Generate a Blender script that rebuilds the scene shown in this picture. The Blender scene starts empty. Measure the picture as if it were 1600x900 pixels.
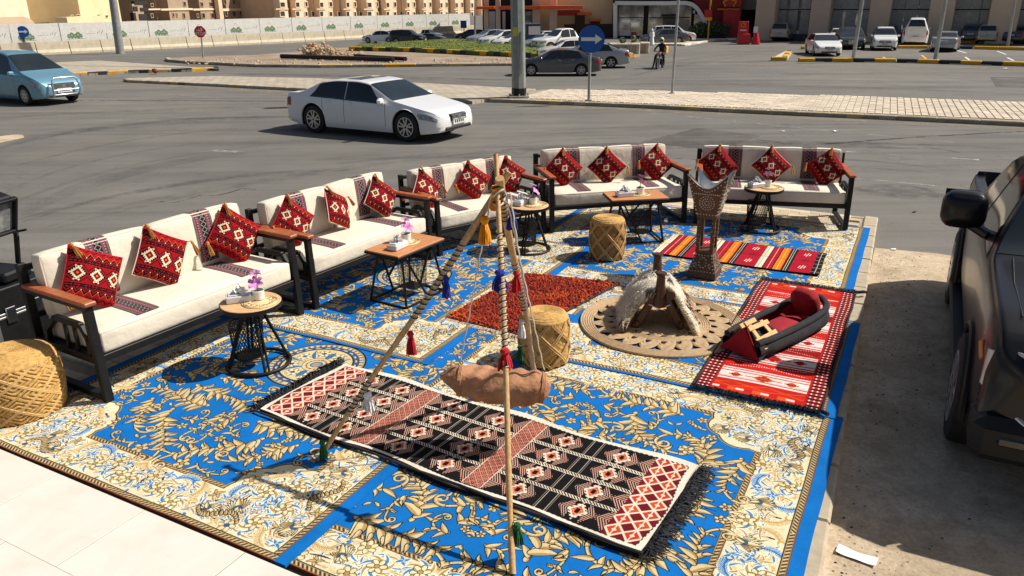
import bpy, math, random
import numpy as np
from mathutils import Matrix, Vector
PI = math.pi
rad = math.radians
scene = bpy.context.scene
C = scene.collection
random.seed(7)

# ------------------------------------------------------------------ camera
CAM_H = 3.15            # above the paved platform (z = 0); the road lies at z = ROAD
ROAD = -0.13
FPX, PITCH, ROLL = 1200.0, rad(20.4), rad(-0.6)      # focal length in photo pixels, tilt down, roll
cam = bpy.data.cameras.new('camera')
cam.sensor_width = 36.0
cam.lens = FPX / 1600.0 * 36.0
cam.clip_start = 0.1
cam.clip_end = 3000.0
camo = bpy.data.objects.new('camera', cam)
C.objects.link(camo)
_X = Vector((1, 0, 0)); _U = Vector((0, math.sin(PITCH), math.cos(PITCH))); _F = Vector((0, math.cos(PITCH), -math.sin(PITCH)))
_r = math.cos(ROLL) * _X + math.sin(ROLL) * _U
_u = -math.sin(ROLL) * _X + math.cos(ROLL) * _U
m = Matrix.Identity(4)
for i in range(3):
    m[i][0] = _r[i]; m[i][1] = _u[i]; m[i][2] = -_F[i]
m[2][3] = CAM_H
camo.matrix_world = m
scene.camera = camo

# ------------------------------------------------------------------ light
SUN_EL, SUN_AZ = rad(47), rad(10)        # azimuth measured from +X towards +Y
world = bpy.data.worlds.new('World'); scene.world = world
world.use_nodes = True
wn = world.node_tree.nodes; wl = world.node_tree.links
for n in list(wn): wn.remove(n)
wo = wn.new('ShaderNodeOutputWorld'); wb = wn.new('ShaderNodeBackground'); sky = wn.new('ShaderNodeTexSky')
sky.sky_type = 'NISHITA'; sky.sun_disc = False
sky.sun_elevation = SUN_EL
sky.sun_rotation = PI / 2 - SUN_AZ
sky.air_density = 1.0; sky.dust_density = 5.0; sky.ozone_density = 1.0; sky.altitude = 600
wb.inputs['Strength'].default_value = 0.062
wl.new(sky.outputs[0], wb.inputs[0]); wl.new(wb.outputs[0], wo.inputs[0])
sl = bpy.data.lights.new('sun', 'SUN'); sl.energy = 5.0; sl.angle = rad(0.53); sl.color = (1.0, 0.95, 0.87)
so = bpy.data.objects.new('sun', sl); C.objects.link(so)
sd = Vector((math.cos(SUN_EL) * math.cos(SUN_AZ), math.cos(SUN_EL) * math.sin(SUN_AZ), math.sin(SUN_EL)))
so.rotation_euler = (-sd).to_track_quat('-Z', 'Y').to_euler()
so.location = sd * 50
scene.view_settings.view_transform = 'Standard'
scene.view_settings.look = 'None'
scene.view_settings.exposure = 0.17
scene.view_settings.gamma = 1.0
scene.render.film_transparent = False

# ------------------------------------------------------------------ layout helpers
def ray(px, py):
    a = float(px - 800) / FPX; b = float(450 - py) / FPX
    return a * _r + b * _u + _F
def G(px, py, z=0.0):
    """ground point of the survey: where the sight line of a photo pixel meets the level z"""
    d = ray(px, py); t = (z - CAM_H) / d[2]
    return (d[0] * t, d[1] * t)
def at(px, py, Y):
    """point of the sight line at the distance Y in front of the camera"""
    d = ray(px, py); t = Y / d[1]
    return Vector((d[0] * t, Y, CAM_H + d[2] * t))
TH = rad(28.17)          # the platform is turned by this angle
UX, UY = math.cos(TH), -math.sin(TH)
VX, VY = math.sin(TH), math.cos(TH)
def S(u, v):
    return (u * UX + v * VX, u * UY + v * VY)
def SI(x, y):
    return (x * UX + y * UY, x * VX + y * VY)
# ------------------------------------------------------------------ mesh helpers
class MB:
    def __init__(self):
        self.v = []; self.f = []; self.m = []; self.uv = []; self.M = None; self.has_uv = False
    def add(self, verts, faces, mi=0, uvs=None):
        o = len(self.v)
        if self.M is not None:
            verts = [tuple(self.M @ Vector(p)) for p in verts]
        self.v.extend([tuple(p) for p in verts])
        for k, f in enumerate(faces):
            self.f.append([o + i for i in f])
            self.m.append(mi if not isinstance(mi, (list, tuple)) else mi[k])
            if uvs is not None:
                self.has_uv = True
                self.uv.append([uvs[i] for i in f])
            else:
                self.uv.append([(0, 0)] * len(f))
        return self
    def box(self, x0, x1, y0, y1, z0, z1, mi=0, ch=0.0):
        if x1 < x0: x0, x1 = x1, x0
        if y1 < y0: y0, y1 = y1, y0
        if z1 < z0: z0, z1 = z1, z0
        c = min(ch, (x1 - x0) * .49, (y1 - y0) * .49, (z1 - z0) * .49)
        if c <= 0:
            V = [(x0, y0, z0), (x1, y0, z0), (x1, y1, z0), (x0, y1, z0), (x0, y0, z1), (x1, y0, z1), (x1, y1, z1), (x0, y1, z1)]
            F = [(3, 2, 1, 0), (4, 5, 6, 7), (0, 1, 5, 4), (1, 2, 6, 5), (2, 3, 7, 6), (3, 0, 4, 7)]
            return self.add(V, F, mi)
        V = []; idx = {}
        X = (x0, x1); Y = (y0, y1); Z = (z0, z1)
        for i in (0, 1):
            for j in (0, 1):
                for k in (0, 1):
                    sx = 1 if i == 0 else -1; sy = 1 if j == 0 else -1; sz = 1 if k == 0 else -1
                    idx[i, j, k, 'x'] = len(V); V.append((X[i], Y[j] + sy * c, Z[k] + sz * c))
                    idx[i, j, k, 'y'] = len(V); V.append((X[i] + sx * c, Y[j], Z[k] + sz * c))
                    idx[i, j, k, 'z'] = len(V); V.append((X[i] + sx * c, Y[j] + sy * c, Z[k]))
        F = []
        def q(a, b, cc, d, flip): F.append((d, cc, b, a) if flip else (a, b, cc, d))
        for s in (0, 1):
            q(idx[s, 0, 0, 'x'], idx[s, 1, 0, 'x'], idx[s, 1, 1, 'x'], idx[s, 0, 1, 'x'], s == 0)
            q(idx[0, s, 0, 'y'], idx[1, s, 0, 'y'], idx[1, s, 1, 'y'], idx[0, s, 1, 'y'], s == 1)
            q(idx[0, 0, s, 'z'], idx[1, 0, s, 'z'], idx[1, 1, s, 'z'], idx[0, 1, s, 'z'], s == 0)
        for a in (0, 1):
            for b in (0, 1):
                q(idx[a, b, 0, 'x'], idx[a, b, 1, 'x'], idx[a, b, 1, 'y'], idx[a, b, 0, 'y'], (a + b) % 2 == 1)
                q(idx[a, 0, b, 'x'], idx[a, 1, b, 'x'], idx[a, 1, b, 'z'], idx[a, 0, b, 'z'], (a + b) % 2 == 0)
                q(idx[0, a, b, 'y'], idx[1, a, b, 'y'], idx[1, a, b, 'z'], idx[0, a, b, 'z'], (a + b) % 2 == 1)
        for i in (0, 1):
            for j in (0, 1):
                for k in (0, 1):
                    t = (idx[i, j, k, 'x'], idx[i, j, k, 'y'], idx[i, j, k, 'z'])
                    F.append(t if (i + j + k) % 2 == 1 else t[::-1])
        return self.add(V, F, mi)
    def bar(self, p0, p1, w, h=None, mi=0, up=(0, 0, 1), ch=0.0):
        h = h or w
        p0 = Vector(p0); p1 = Vector(p1); d = p1 - p0; L = d.length
        if L < 1e-6: return self
        d.normalize(); upv = Vector(up)
        if abs(d.dot(upv)) > .98: upv = Vector((0, 1, 0))
        x = d.cross(upv).normalized(); z = x.cross(d).normalized()
        R = Matrix(((x[0], d[0], z[0], p0[0]), (x[1], d[1], z[1], p0[1]), (x[2], d[2], z[2], p0[2]), (0, 0, 0, 1)))
        old = self.M
        self.M = R if old is None else old @ R
        self.box(-w / 2, w / 2, 0, L, -h / 2, h / 2, mi, ch)
        self.M = old
        return self
    def tube(self, pts, r, n=8, mi=0, cap=True, closed=False):
        pts = [Vector(p) for p in pts]; k = len(pts)
        rs = r if isinstance(r, (list, tuple)) else [r] * k
        V = []; F = []
        prev = None
        for i in range(k):
            if closed:
                t = pts[(i + 1) % k] - pts[i - 1]
            else:
                t = pts[min(i + 1, k - 1)] - pts[max(i - 1, 0)]
            if t.length < 1e-9: t = Vector((0, 0, 1))
            t.normalize()
            if prev is None:
                a = Vector((0, 0, 1)) if abs(t.z) < .9 else Vector((1, 0, 0))
                x = t.cross(a).normalized()
            else:
                x = (prev - t * prev.dot(t))
                x = x.normalized() if x.length > 1e-6 else t.cross(Vector((0, 0, 1))).normalized()
            prev = x
            y = t.cross(x)
            for j in range(n):
                A = 2 * PI * j / n
                V.append(tuple(pts[i] + (x * math.cos(A) + y * math.sin(A)) * rs[i]))
        lim = k if closed else k - 1
        for i in range(lim):
            for j in range(n):
                a = i * n + j; b = i * n + (j + 1) % n; i2 = (i + 1) % k
                F.append((a, b, i2 * n + (j + 1) % n, i2 * n + j))
        if cap and not closed:
            F.append(tuple(range(n))[::-1]); F.append(tuple(range((k - 1) * n, k * n)))
        return self.add(V, F, mi)
    def lathe(self, prof, n=24, c=(0, 0, 0), mi=0, axis='z', cap=True):
        V = []; F = []
        k = len(prof)
        for (r, z) in prof:
            for j in range(n):
                A = 2 * PI * j / n
                a, b = r * math.cos(A), r * math.sin(A)
                if axis == 'z': V.append((c[0] + a, c[1] + b, c[2] + z))
                elif axis == 'y': V.append((c[0] + b, c[1] + z, c[2] + a))
                else: V.append((c[0] + z, c[1] + a, c[2] + b))
        for i in range(k - 1):
            for j in range(n):
                F.append((i * n + j, i * n + (j + 1) % n, (i + 1) * n + (j + 1) % n, (i + 1) * n + j))
        if cap:
            if prof[0][0] > 1e-5: F.append(tuple(range(n))[::-1])
            if prof[-1][0] > 1e-5: F.append(tuple(range((k - 1) * n, k * n)))
        return self.add(V, F, mi if not isinstance(mi, list) else [mi[min(i // n, len(mi) - 1)] for i in range(len(F))])
    def prism(self, poly, z0, z1, mi=0, axis='z'):
        n = len(poly)
        a = sum(poly[i][0] * poly[(i + 1) % n][1] - poly[(i + 1) % n][0] * poly[i][1] for i in range(n))
        if a < 0: poly = poly[::-1]
        def P(p, z):
            if axis == 'z': return (p[0], p[1], z)
            if axis == 'y': return (p[0], -z, p[1])
            return (z, p[0], p[1])
        V = [P(p, z0) for p in poly] + [P(p, z1) for p in poly]
        F = [tuple(range(n))[::-1], tuple(range(n, 2 * n))] + [(i, (i + 1) % n, n + (i + 1) % n, n + i) for i in range(n)]
        return self.add(V, F, mi)
    def grid(self, fn, nu, nv, mi=0, uv=True, flip=False, closeu=False):
        V = []; UV = []; F = []
        for j in range(nv + 1):
            for i in range(nu + 1):
                s = i / nu; t = j / nv
                V.append(tuple(fn(s, t))); UV.append((s, t))
        for j in range(nv):
            for i in range(nu):
                a = j * (nu + 1) + i
                q = (a, a + 1, a + nu + 2, a + nu + 1)
                F.append(q[::-1] if flip else q)
        return self.add(V, F, mi, UV if uv else None)
    def build(self, name, mats, parent=None, smooth=None, kind=None, label=None, cat=None, group=None, loc=None, rotz=None):
        me = bpy.data.meshes.new(name)
        me.from_pydata(self.v, [], self.f)
        if not isinstance(mats, (list, tuple)): mats = [mats]
        for q in mats: me.materials.append(q)
        if len(mats) > 1: me.polygons.foreach_set('material_index', self.m)
        if self.has_uv:
            l = me.uv_layers.new(name='UVMap')
            l.data.foreach_set('uv', [c for f in self.uv for p in f for c in p])
        me.update()
        if smooth is not None:
            me.polygons.foreach_set('use_smooth', [True] * len(me.polygons))
            if smooth < 179: me.set_sharp_from_angle(angle=rad(smooth))
        o = bpy.data.objects.new(name, me); C.objects.link(o)
        if parent is not None: o.parent = parent
        return tag(o, label, cat, group, kind, loc, rotz)

def tag(o, label=None, cat=None, group=None, kind=None, loc=None, rotz=None):
    if label: o['label'] = label
    if cat: o['category'] = cat
    if group: o['group'] = group
    if kind: o['kind'] = kind
    if loc is not None: o.location = loc if len(loc) == 3 else (loc[0], loc[1], 0)
    if rotz is not None: o.rotation_euler = (0, 0, rotz)
    return o
def thing(name, label, cat, loc=(0, 0, 0), rotz=0.0, group=None):
    o = bpy.data.objects.new(name, None); C.objects.link(o)
    o.empty_display_size = .2
    return tag(o, label, cat, group, None, loc, rotz)
def link_copy(src, parent=None, loc=None, rot=None, scale=None):
    c = src.copy(); C.objects.link(c)
    if parent is not None: c.parent = parent
    if loc is not None: c.location = loc
    if rot is not None: c.rotation_euler = rot
    if scale is not None: c.scale = scale
    return c
def kids(o):
    return [x for x in C.objects if x.parent is o]
def copy_thing(src, loc, rotz=0.0, label=None, group=None, scale=None, tree=None):
    """a copy of a thing with copies of its parts and sub-parts"""
    tree = tree or [(k, [(g, None) for g in kids(k)]) for k in kids(src)]
    r = src.copy(); C.objects.link(r)
    r.location = loc; r.rotation_euler = (0, 0, rotz)
    if scale is not None: r.scale = (scale,) * 3
    if label: r['label'] = label
    if group: r['group'] = group
    for k, sub in tree:
        c = k.copy(); C.objects.link(c); c.parent = r
        for g, _ in sub:
            d = g.copy(); C.objects.link(d); d.parent = c
    return r

def rb_map(p, s, r, puff):
    """a raw point on a box of size s pushed onto a rounded, stuffed cushion surface"""
    h = [x / 2 for x in s]
    inner = [max(a - r, 1e-4) for a in h]
    c = [max(-inner[i], min(inner[i], p[i])) for i in range(3)]
    q = Vector([p[i] - c[i] for i in range(3)])
    if q.length > 1e-7: q = q.normalized() * r
    n = q.normalized() if q.length > 1e-7 else Vector((0, 0, 0))
    o = Vector(c) + q
    e = [1 - abs(p[i] / h[i]) ** 2.4 for i in range(3)]
    k = 1.0
    for i in range(3):
        w = abs(n[i])
        k2 = 1.0
        for j in range(3):
            if j != i: k2 *= max(e[j], 0)
        o[i] += n[i] * puff * k2
    return o, n
def rbox(mb, s, r, n=(10, 4, 10), puff=0.02, off=(0, 0, 0), mi=0):
    """cushion: subdivided rounded box"""
    key = {}; V = []; F = []
    def coords(k):
        a = [-.5 + i / n[k] for i in range(n[k] + 1)]
        e = r / s[k] * .5
        extra = [-.5 + e * .45, -.5 + e, .5 - e, .5 - e * .45]
        a = sorted(set([round(x, 5) for x in a + extra]))
        return [x * s[k] for x in a]
    cs = [coords(k) for k in range(3)]
    def vid(p):
        kk = tuple(round(x, 5) for x in p)
        if kk not in key:
            key[kk] = len(V); o, _ = rb_map(p, s, r, puff)
            V.append(tuple(o + Vector(off)))
        return key[kk]
    for ax in range(3):
        b, c = (ax + 1) % 3, (ax + 2) % 3
        for sg in (-1, 1):
            for i in range(len(cs[b]) - 1):
                for j in range(len(cs[c]) - 1):
                    q = []
                    for (ii, jj) in ((i, j), (i + 1, j), (i + 1, j + 1), (i, j + 1)):
                        p = [0, 0, 0]; p[ax] = sg * s[ax] / 2; p[b] = cs[b][ii]; p[c] = cs[c][jj]
                        q.append(vid(p))
                    F.append(tuple(q) if sg > 0 else tuple(q[::-1]))
    mb.add(V, F, mi)
def skin_body(name, joints, edges, mat, parent=None, sub=2, root=0):
    """one continuous figure grown round a joint skeleton"""
    me = bpy.data.meshes.new(name)
    me.from_pydata([j[:3] for j in joints], edges, [])
    o = bpy.data.objects.new(name, me); C.objects.link(o)
    me.materials.append(mat)
    md = o.modifiers.new('skin', 'SKIN')
    sv = me.skin_vertices[0] if me.skin_vertices else None
    if sv is None:
        bpy.context.view_layer.update()
        sv = me.skin_vertices[0]
    for i, j in enumerate(joints):
        sv.data[i].radius = (j[3], j[4] if len(j) > 4 else j[3])
        sv.data[i].use_root = (i == root)
    md.use_smooth_shade = True
    sm = o.modifiers.new('sub', 'SUBSURF'); sm.levels = sub; sm.render_levels = sub
    if parent is not None: o.parent = parent
    return o
# ------------------------------------------------------------------ materials
def lin(c):
    return tuple(((x / 12.92) if x <= .04045 else ((x + .055) / 1.055) ** 2.4) for x in c)
def rgb(r, g, b): return lin((r / 255, g / 255, b / 255))
class NT:
    def __init__(self, name):
        self.mat = bpy.data.materials.new(name); self.mat.use_nodes = True
        self.t = self.mat.node_tree
        for n in list(self.t.nodes): self.t.nodes.remove(n)
        self.out = self.n('ShaderNodeOutputMaterial')
        self.b = self.n('ShaderNodeBsdfPrincipled')
        self.l(self.b.outputs[0], self.out.inputs[0])
        self._co = None
    def n(self, t, **k):
        x = self.t.nodes.new(t)
        for a, b in k.items(): setattr(x, a, b)
        return x
    def l(self, a, b): self.t.links.new(a, b)
    def co(self, kind='Object'):
        if self._co is None: self._co = self.n('ShaderNodeTexCoord')
        return self._co.outputs[kind]
    def noise(self, scale, detail=4, rough=.55, co=None, stretch=None, dist=0.0):
        x = self.n('ShaderNodeTexNoise')
        x.inputs['Scale'].default_value = scale; x.inputs['Detail'].default_value = detail
        x.inputs['Roughness'].default_value = rough; x.inputs['Distortion'].default_value = dist
        c = co or self.co()
        if stretch is not None:
            mp = self.n('ShaderNodeMapping'); mp.inputs['Scale'].default_value = stretch[:3]
            if len(stretch) > 3: mp.inputs['Rotation'].default_value = (0, 0, stretch[3])
            self.l(c, mp.inputs[0]); c = mp.outputs[0]
        self.l(c, x.inputs['Vector'])
        return x.outputs['Fac']
    def ramp(self, fac, stops):
        r = self.n('ShaderNodeValToRGB')
        e = r.color_ramp.elements
        while len(e) < len(stops): e.new(.5)
        for k, (p, c) in enumerate(stops):
            e[k].position = p; e[k].color = (*c, 1) if len(c) == 3 else c
        self.l(fac, r.inputs[0])
        return r.outputs[0]
    def mix(self, fac, a, b, mode='MIX'):
        x = self.n('ShaderNodeMix', data_type='RGBA', blend_type=mode)
        for s, val in ((x.inputs[0], fac), (x.inputs[6], a), (x.inputs[7], b)):
            if hasattr(val, 'links'): self.l(val, s)
            elif isinstance(val, (int, float)): s.default_value = val
            else: s.default_value = (*val, 1)
        return x.outputs[2]
    def math(self, op, a, b=None, clamp=False):
        x = self.n('ShaderNodeMath', operation=op, use_clamp=clamp)
        for k, val in enumerate((a, b)):
            if val is None: continue
            if hasattr(val, 'links'): self.l(val, x.inputs[k])
            else: x.inputs[k].default_value = val
        return x.outputs[0]
    def col(self, c):
        if hasattr(c, 'links'): self.l(c, self.b.inputs['Base Color'])
        else: self.b.inputs['Base Color'].default_value = (*c, 1)
    def set(self, **k):
        names = dict(rough='Roughness', metal='Metallic', spec='Specular IOR Level', coat='Coat Weight', coatr='Coat Roughness', sheen='Sheen Weight', trans='Transmission Weight', alpha='Alpha', ior='IOR')
        for a, val in k.items():
            s = self.b.inputs[names[a]]
            if hasattr(val, 'links'): self.l(val, s)
            else: s.default_value = val
    def bump(self, h, strength=.3, dist=.01):
        x = self.n('ShaderNodeBump'); x.inputs['Strength'].default_value = strength; x.inputs['Distance'].default_value = dist
        self.l(h, x.inputs['Height']); self.l(x.outputs[0], self.b.inputs['Normal'])
def simple(name, c, rough=.6, metal=0.0, var=.12, scale=6.0, bump=0.0, bscale=60.0, bdist=.004, **k):
    t = NT(name)
    f = t.noise(scale, 5)
    dk = tuple(x * (1 - var) for x in c); lt = tuple(min(1, x * (1 + var)) for x in c)
    t.col(t.ramp(f, [(.3, dk), (.7, lt)]))
    t.set(rough=rough, metal=metal, **k)
    if bump: t.bump(t.noise(bscale, 3), bump, bdist)
    return t.mat
def wood(name, c1, c2, scale=8.0, axis=(1, 12, 12), rough=.5, bump=.15):
    t = NT(name)
    f = t.noise(scale, 6, .6, stretch=axis, dist=.6)
    t.col(t.ramp(f, [(.3, c1), (.7, c2)]))
    t.set(rough=rough); t.bump(f, bump, .003)
    return t.mat
def image_mat(name, arr, rough=.9, bump=.25, bscale=500.0, interp='Linear', var=.15, sheen=0.0, bdist=.002, ext='EXTEND'):
    """arr: HxWx3 pattern computed in this script (sRGB 0..1), row 0 at the bottom"""
    h, w = arr.shape[:2]
    im = bpy.data.images.new(name, w, h)
    px = np.ones((h, w, 4), np.float32); px[..., :3] = arr
    im.pixels.foreach_set(px.ravel()); im.update()
    t = NT(name)
    tx = t.n('ShaderNodeTexImage', interpolation=interp, extension=ext); tx.image = im
    t.l(t.co('UV'), tx.inputs[0])
    f = t.noise(2.4, 8, .7)
    dirt = t.ramp(f, [(.28, (1 - var * 1.6, 1 - var * 1.6, 1 - var * 1.7)), (.6, (1.0,) * 3)])
    fib = t.noise(bscale, 2)
    c = t.mix(1.0, tx.outputs[0], dirt, 'MULTIPLY')
    c = t.mix(.5, c, t.ramp(fib, [(.3, (.72,) * 3), (.7, (1.0,) * 3)]), 'MULTIPLY')
    t.col(c); t.set(rough=rough, spec=.15, sheen=sheen)
    if bump:
        b0 = t.n('ShaderNodeBump'); b0.inputs['Strength'].default_value = .5; b0.inputs['Distance'].default_value = .03
        t.l(t.noise(3.2, 3, .5, dist=.8), b0.inputs['Height'])
        b1 = t.n('ShaderNodeBump'); b1.inputs['Strength'].default_value = bump; b1.inputs['Distance'].default_value = bdist
        t.l(fib, b1.inputs['Height']); t.l(b0.outputs[0], b1.inputs['Normal']); t.l(b1.outputs[0], t.b.inputs['Normal'])
    return t.mat

M = {}
M['black_metal'] = simple('black_metal', (.009, .009, .0095), .5, 0.0, .3, 12, .1, 200, spec=.3)
M['black_plastic'] = simple('black_plastic', (.010, .010, .011), .5, 0, .3, 9, spec=.3)
M['rubber'] = simple('rubber', (.018, .017, .016), .8, 0, .3, 14, .2, 80)
M['chrome'] = simple('chrome', (.62, .62, .62), .15, 1.0, .05)
M['alloy'] = simple('alloy', (.5, .5, .51), .32, .85, .1)
M['galv'] = simple('galvanised_steel', (.33, .34, .33), .5, .35, .2, 5, .05, 40)
M['pole_paint'] = simple('pole_paint', (.24, .26, .24), .55, .1, .18, 4, .05, 40)
M['cushion'] = simple('cushion_canvas', rgb(222, 212, 192), .95, 0, .06, 3, .6, 7, .02, sheen=.1)
M['piping'] = simple('cushion_piping', rgb(214, 204, 182), .95, 0, .06)
M['arm_wood'] = wood('arm_wood', rgb(128, 62, 30), rgb(186, 104, 58), 5, (1, 14, 14), .45)
M['table_wood'] = wood('table_wood', rgb(176, 112, 66), rgb(212, 150, 98), 5, (2, 16, 16), .5)
M['table_wood_pale'] = wood('table_wood_pale', rgb(196, 152, 104), rgb(224, 186, 138), 5, (2, 16, 16), .5)
M['dark_wood'] = wood('dark_wood', rgb(58, 36, 20), rgb(112, 74, 42), 7, (6, 6, 1.2), .5, .25)
M['saddle_wood'] = wood('saddle_wood', rgb(46, 26, 14), rgb(92, 56, 32), 9, (6, 6, 1.2), .45, .25)
M['pale_wood'] = wood('pale_wood', rgb(196, 140, 76), rgb(232, 184, 116), 7, (2, 10, 10), .6)
M['pole_wood'] = wood('pole_wood', rgb(168, 126, 78), rgb(218, 180, 124), 10, (9, 9, 1.0), .6, .3)
M['stud'] = simple('stud_metal', (.75, .68, .5), .35, .7, .1)
M['tin'] = simple('tin_lining', (.62, .64, .64), .3, .8, .15, 8)
M['white_ceramic'] = simple('white_ceramic', (.8, .79, .76), .3, 0, .03)
M['tissue'] = simple('tissue_paper', (.85, .85, .84), .9, 0, .03, 20, .3, 60)
M['petal'] = simple('lily_petal', rgb(216, 140, 200), .6, 0, .3, 40)
M['petal_dark'] = simple('lily_petal_dark', rgb(176, 118, 160), .6, 0, .3, 40)
M['leaf'] = simple('plant_leaf', (.06, .13, .04), .6, 0, .4, 18)
M['soil_moss'] = simple('pot_moss', (.06, .14, .04), .9, 0, .5, 60, .5, 90)
M['doily'] = simple('lace_doily', rgb(214, 190, 142), .9, 0, .12, 60)
M['rope_white'] = simple('cotton_rope', rgb(216, 206, 188), .95, 0, .1, 60)
def solid(k, c, **kw): M[k] = simple(k, c, kw.pop('rough', .9), 0, kw.pop('var', .25), kw.pop('scale', 40), **kw)
solid('tassel_tan', rgb(190, 138, 70)); solid('tassel_red', rgb(176, 18, 28)); solid('tassel_blue', rgb(20, 40, 140))
solid('tassel_orange', rgb(236, 150, 20)); solid('tassel_green', rgb(14, 86, 50)); solid('tassel_white', rgb(226, 224, 220)); solid('tassel_black', (.02, .02, .025))
M['skin_hide'] = simple('goat_hide', rgb(170, 122, 88), .9, 0, .25, 9, .6, 22, .02)
M['fleece'] = simple('sheep_fleece', rgb(250, 245, 232), 1.0, 0, .05, 9)
M['fleece_brown'] = simple('brown_fleece', rgb(128, 72, 38), 1.0, 0, .3, 9)
for _k in ('fleece', 'fleece_brown'):      # wool lets light through
    _n = M[_k].node_tree; _b = next(n for n in _n.nodes if n.type == 'BSDF_PRINCIPLED'); _o = next(n for n in _n.nodes if n.type == 'OUTPUT_MATERIAL')
    _tr = _n.nodes.new('ShaderNodeBsdfTranslucent'); _mx = _n.nodes.new('ShaderNodeMixShader'); _mx.inputs[0].default_value = .5
    _c = _b.inputs['Base Color'].links[0].from_socket; _n.links.new(_c, _tr.inputs[0]); _n.links.new(_b.outputs[0], _mx.inputs[1]); _n.links.new(_tr.outputs[0], _mx.inputs[2]); _n.links.new(_mx.outputs[0], _o.inputs[0])
M['jute'] = simple('jute_braid', rgb(180, 152, 116), .95, 0, .2, 30, .5, 160, .006)
M['jute_dark'] = simple('jute_shadow', rgb(150, 116, 76), .95, 0, .25, 30, .5, 160, .006)
M['pouf'] = simple('woven_straw', rgb(196, 154, 88), .9, 0, .32, 34, .6, 220, .006)
M['pouf2'] = simple('woven_straw_brown', rgb(160, 118, 62), .9, 0, .32, 24, .5, 150, .006)
M['pouf_rope'] = simple('straw_rope', rgb(206, 168, 108), .9, 0, .2, 40, .4, 200, .004)
M['black_cloth'] = simple('black_cloth', (.022, .022, .025), .95, 0, .3, 12, .4, 250, .002)
M['red_cloth'] = simple('red_cloth', rgb(150, 14, 30), .9, 0, .2, 12, .4, 250, .002)
M['glass_dark'] = None
def glassy(name, c, rough=.06, spec=.6, var=.25):
    t = NT(name); t.col(t.ramp(t.noise(1.5, 3), [(.3, tuple(x * (1 - var) for x in c)), (.7, tuple(x * (1 + var) for x in c))]))
    t.set(rough=rough, spec=spec, coat=.3); return t.mat
M['glass_dark'] = glassy('tinted_glass', (.012, .014, .016))
M['glass_wind'] = glassy('windscreen_glass', (.016, .023, .025), .05)
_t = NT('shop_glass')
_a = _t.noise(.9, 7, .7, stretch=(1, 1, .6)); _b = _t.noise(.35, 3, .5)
_c = _t.ramp(_a, [(.30, (.05, .047, .046)), (.46, (.2, .185, .17)), (.58, (.42, .39, .36)), (.72, (.75, .7, .66))])  # pale blotches put street reflections and shop interiors into the glass colour
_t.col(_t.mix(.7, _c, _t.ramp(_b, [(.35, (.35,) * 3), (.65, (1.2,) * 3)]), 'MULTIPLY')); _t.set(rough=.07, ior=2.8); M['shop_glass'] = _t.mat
M['window_dark'] = glassy('window_dark', (.03, .03, .032), .15)
def paint(name, c, rough=.28, metal=0.0, dust=.25, coat=.8, spec=.5):
    t = NT(name)
    f = t.noise(2.2, 6, .65)
    dusty = tuple(x * .6 + y * .4 for x, y in zip(c, (.32, .27, .2)))
    t.col(t.mix(t.ramp(f, [(.45, (0, 0, 0)), (.8, (dust,) * 3)]), c, dusty))
    t.set(rough=rough, metal=metal, coat=coat, coatr=.06, spec=spec)
    return t.mat
M['paint_white'] = paint('paint_white', (.82, .82, .80), dust=.12); M['paint_silver'] = paint('paint_silver', (.42, .43, .44), .35, .5)
M['paint_grey'] = paint('paint_grey', (.085, .088, .098), .3, .3); M['paint_black'] = paint('paint_black', (.01, .01, .012))
M['paint_blue'] = paint('paint_light_blue', rgb(116, 164, 184), .32, .35); M['paint_beige'] = paint('paint_beige', rgb(186, 176, 156), .35, .4)
M['paint_dark'] = paint('paint_dark_green', (.02, .027, .03)); M['paint_truck'] = paint('paint_truck', (.0065, .007, .0085), .28, .0, .04, .16, .3)
M['lamp_red'] = simple('tail_lamp', (.32, .012, .015), .2, 0, .2); M['lamp_clear'] = simple('head_lamp', (.34, .34, .33), .1, .3, .55, 14)
M['lamp_amber'] = simple('side_lamp', (.75, .24, .03), .2)
M['plate'] = simple('number_plate', (.7, .7, .68), .5, 0, .08, 30)
M['grille'] = simple('grille_dark', (.02, .02, .022), .35)
M['kerb_grey'] = simple('kerb_concrete', rgb(176, 162, 138), .9, 0, .2, 5, .4, 60, .006)
M['kerb_worn'] = simple('kerb_worn_paint', rgb(160, 148, 126), .9, 0, .3, 5, .4, 60, .006)
M['kerb_yellow'] = simple('kerb_yellow', rgb(214, 160, 30), .8, 0, .18, 5, .3, 60, .005)
M['kerb_fade_yellow'] = simple('kerb_faded_yellow', rgb(188, 166, 112), .85, 0, .22, 5, .3, 60, .005)
M['kerb_black'] = simple('kerb_black', (.026, .026, .028), .8, 0, .3, 5, .3, 60, .005)
M['concrete'] = simple('concrete', rgb(196, 184, 160), .9, 0, .15, 3, .3, 40, .008)
M['sign_blue'] = simple('sign_blue', rgb(14, 84, 166), .35, 0, .08, 3); M['sign_red'] = simple('sign_red', rgb(206, 32, 40), .4, 0, .08, 3)
M['sign_white'] = simple('sign_white', (.78, .78, .76), .45, 0, .05, 3)
M['sign_yellow'] = simple('sign_yellow', rgb(240, 176, 26), .5, 0, .1, 3)
M['skin'] = simple('skin', rgb(150, 100, 72), .6); M['white_robe'] = simple('white_robe', (.78, .78, .77), .9, 0, .05)
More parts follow.
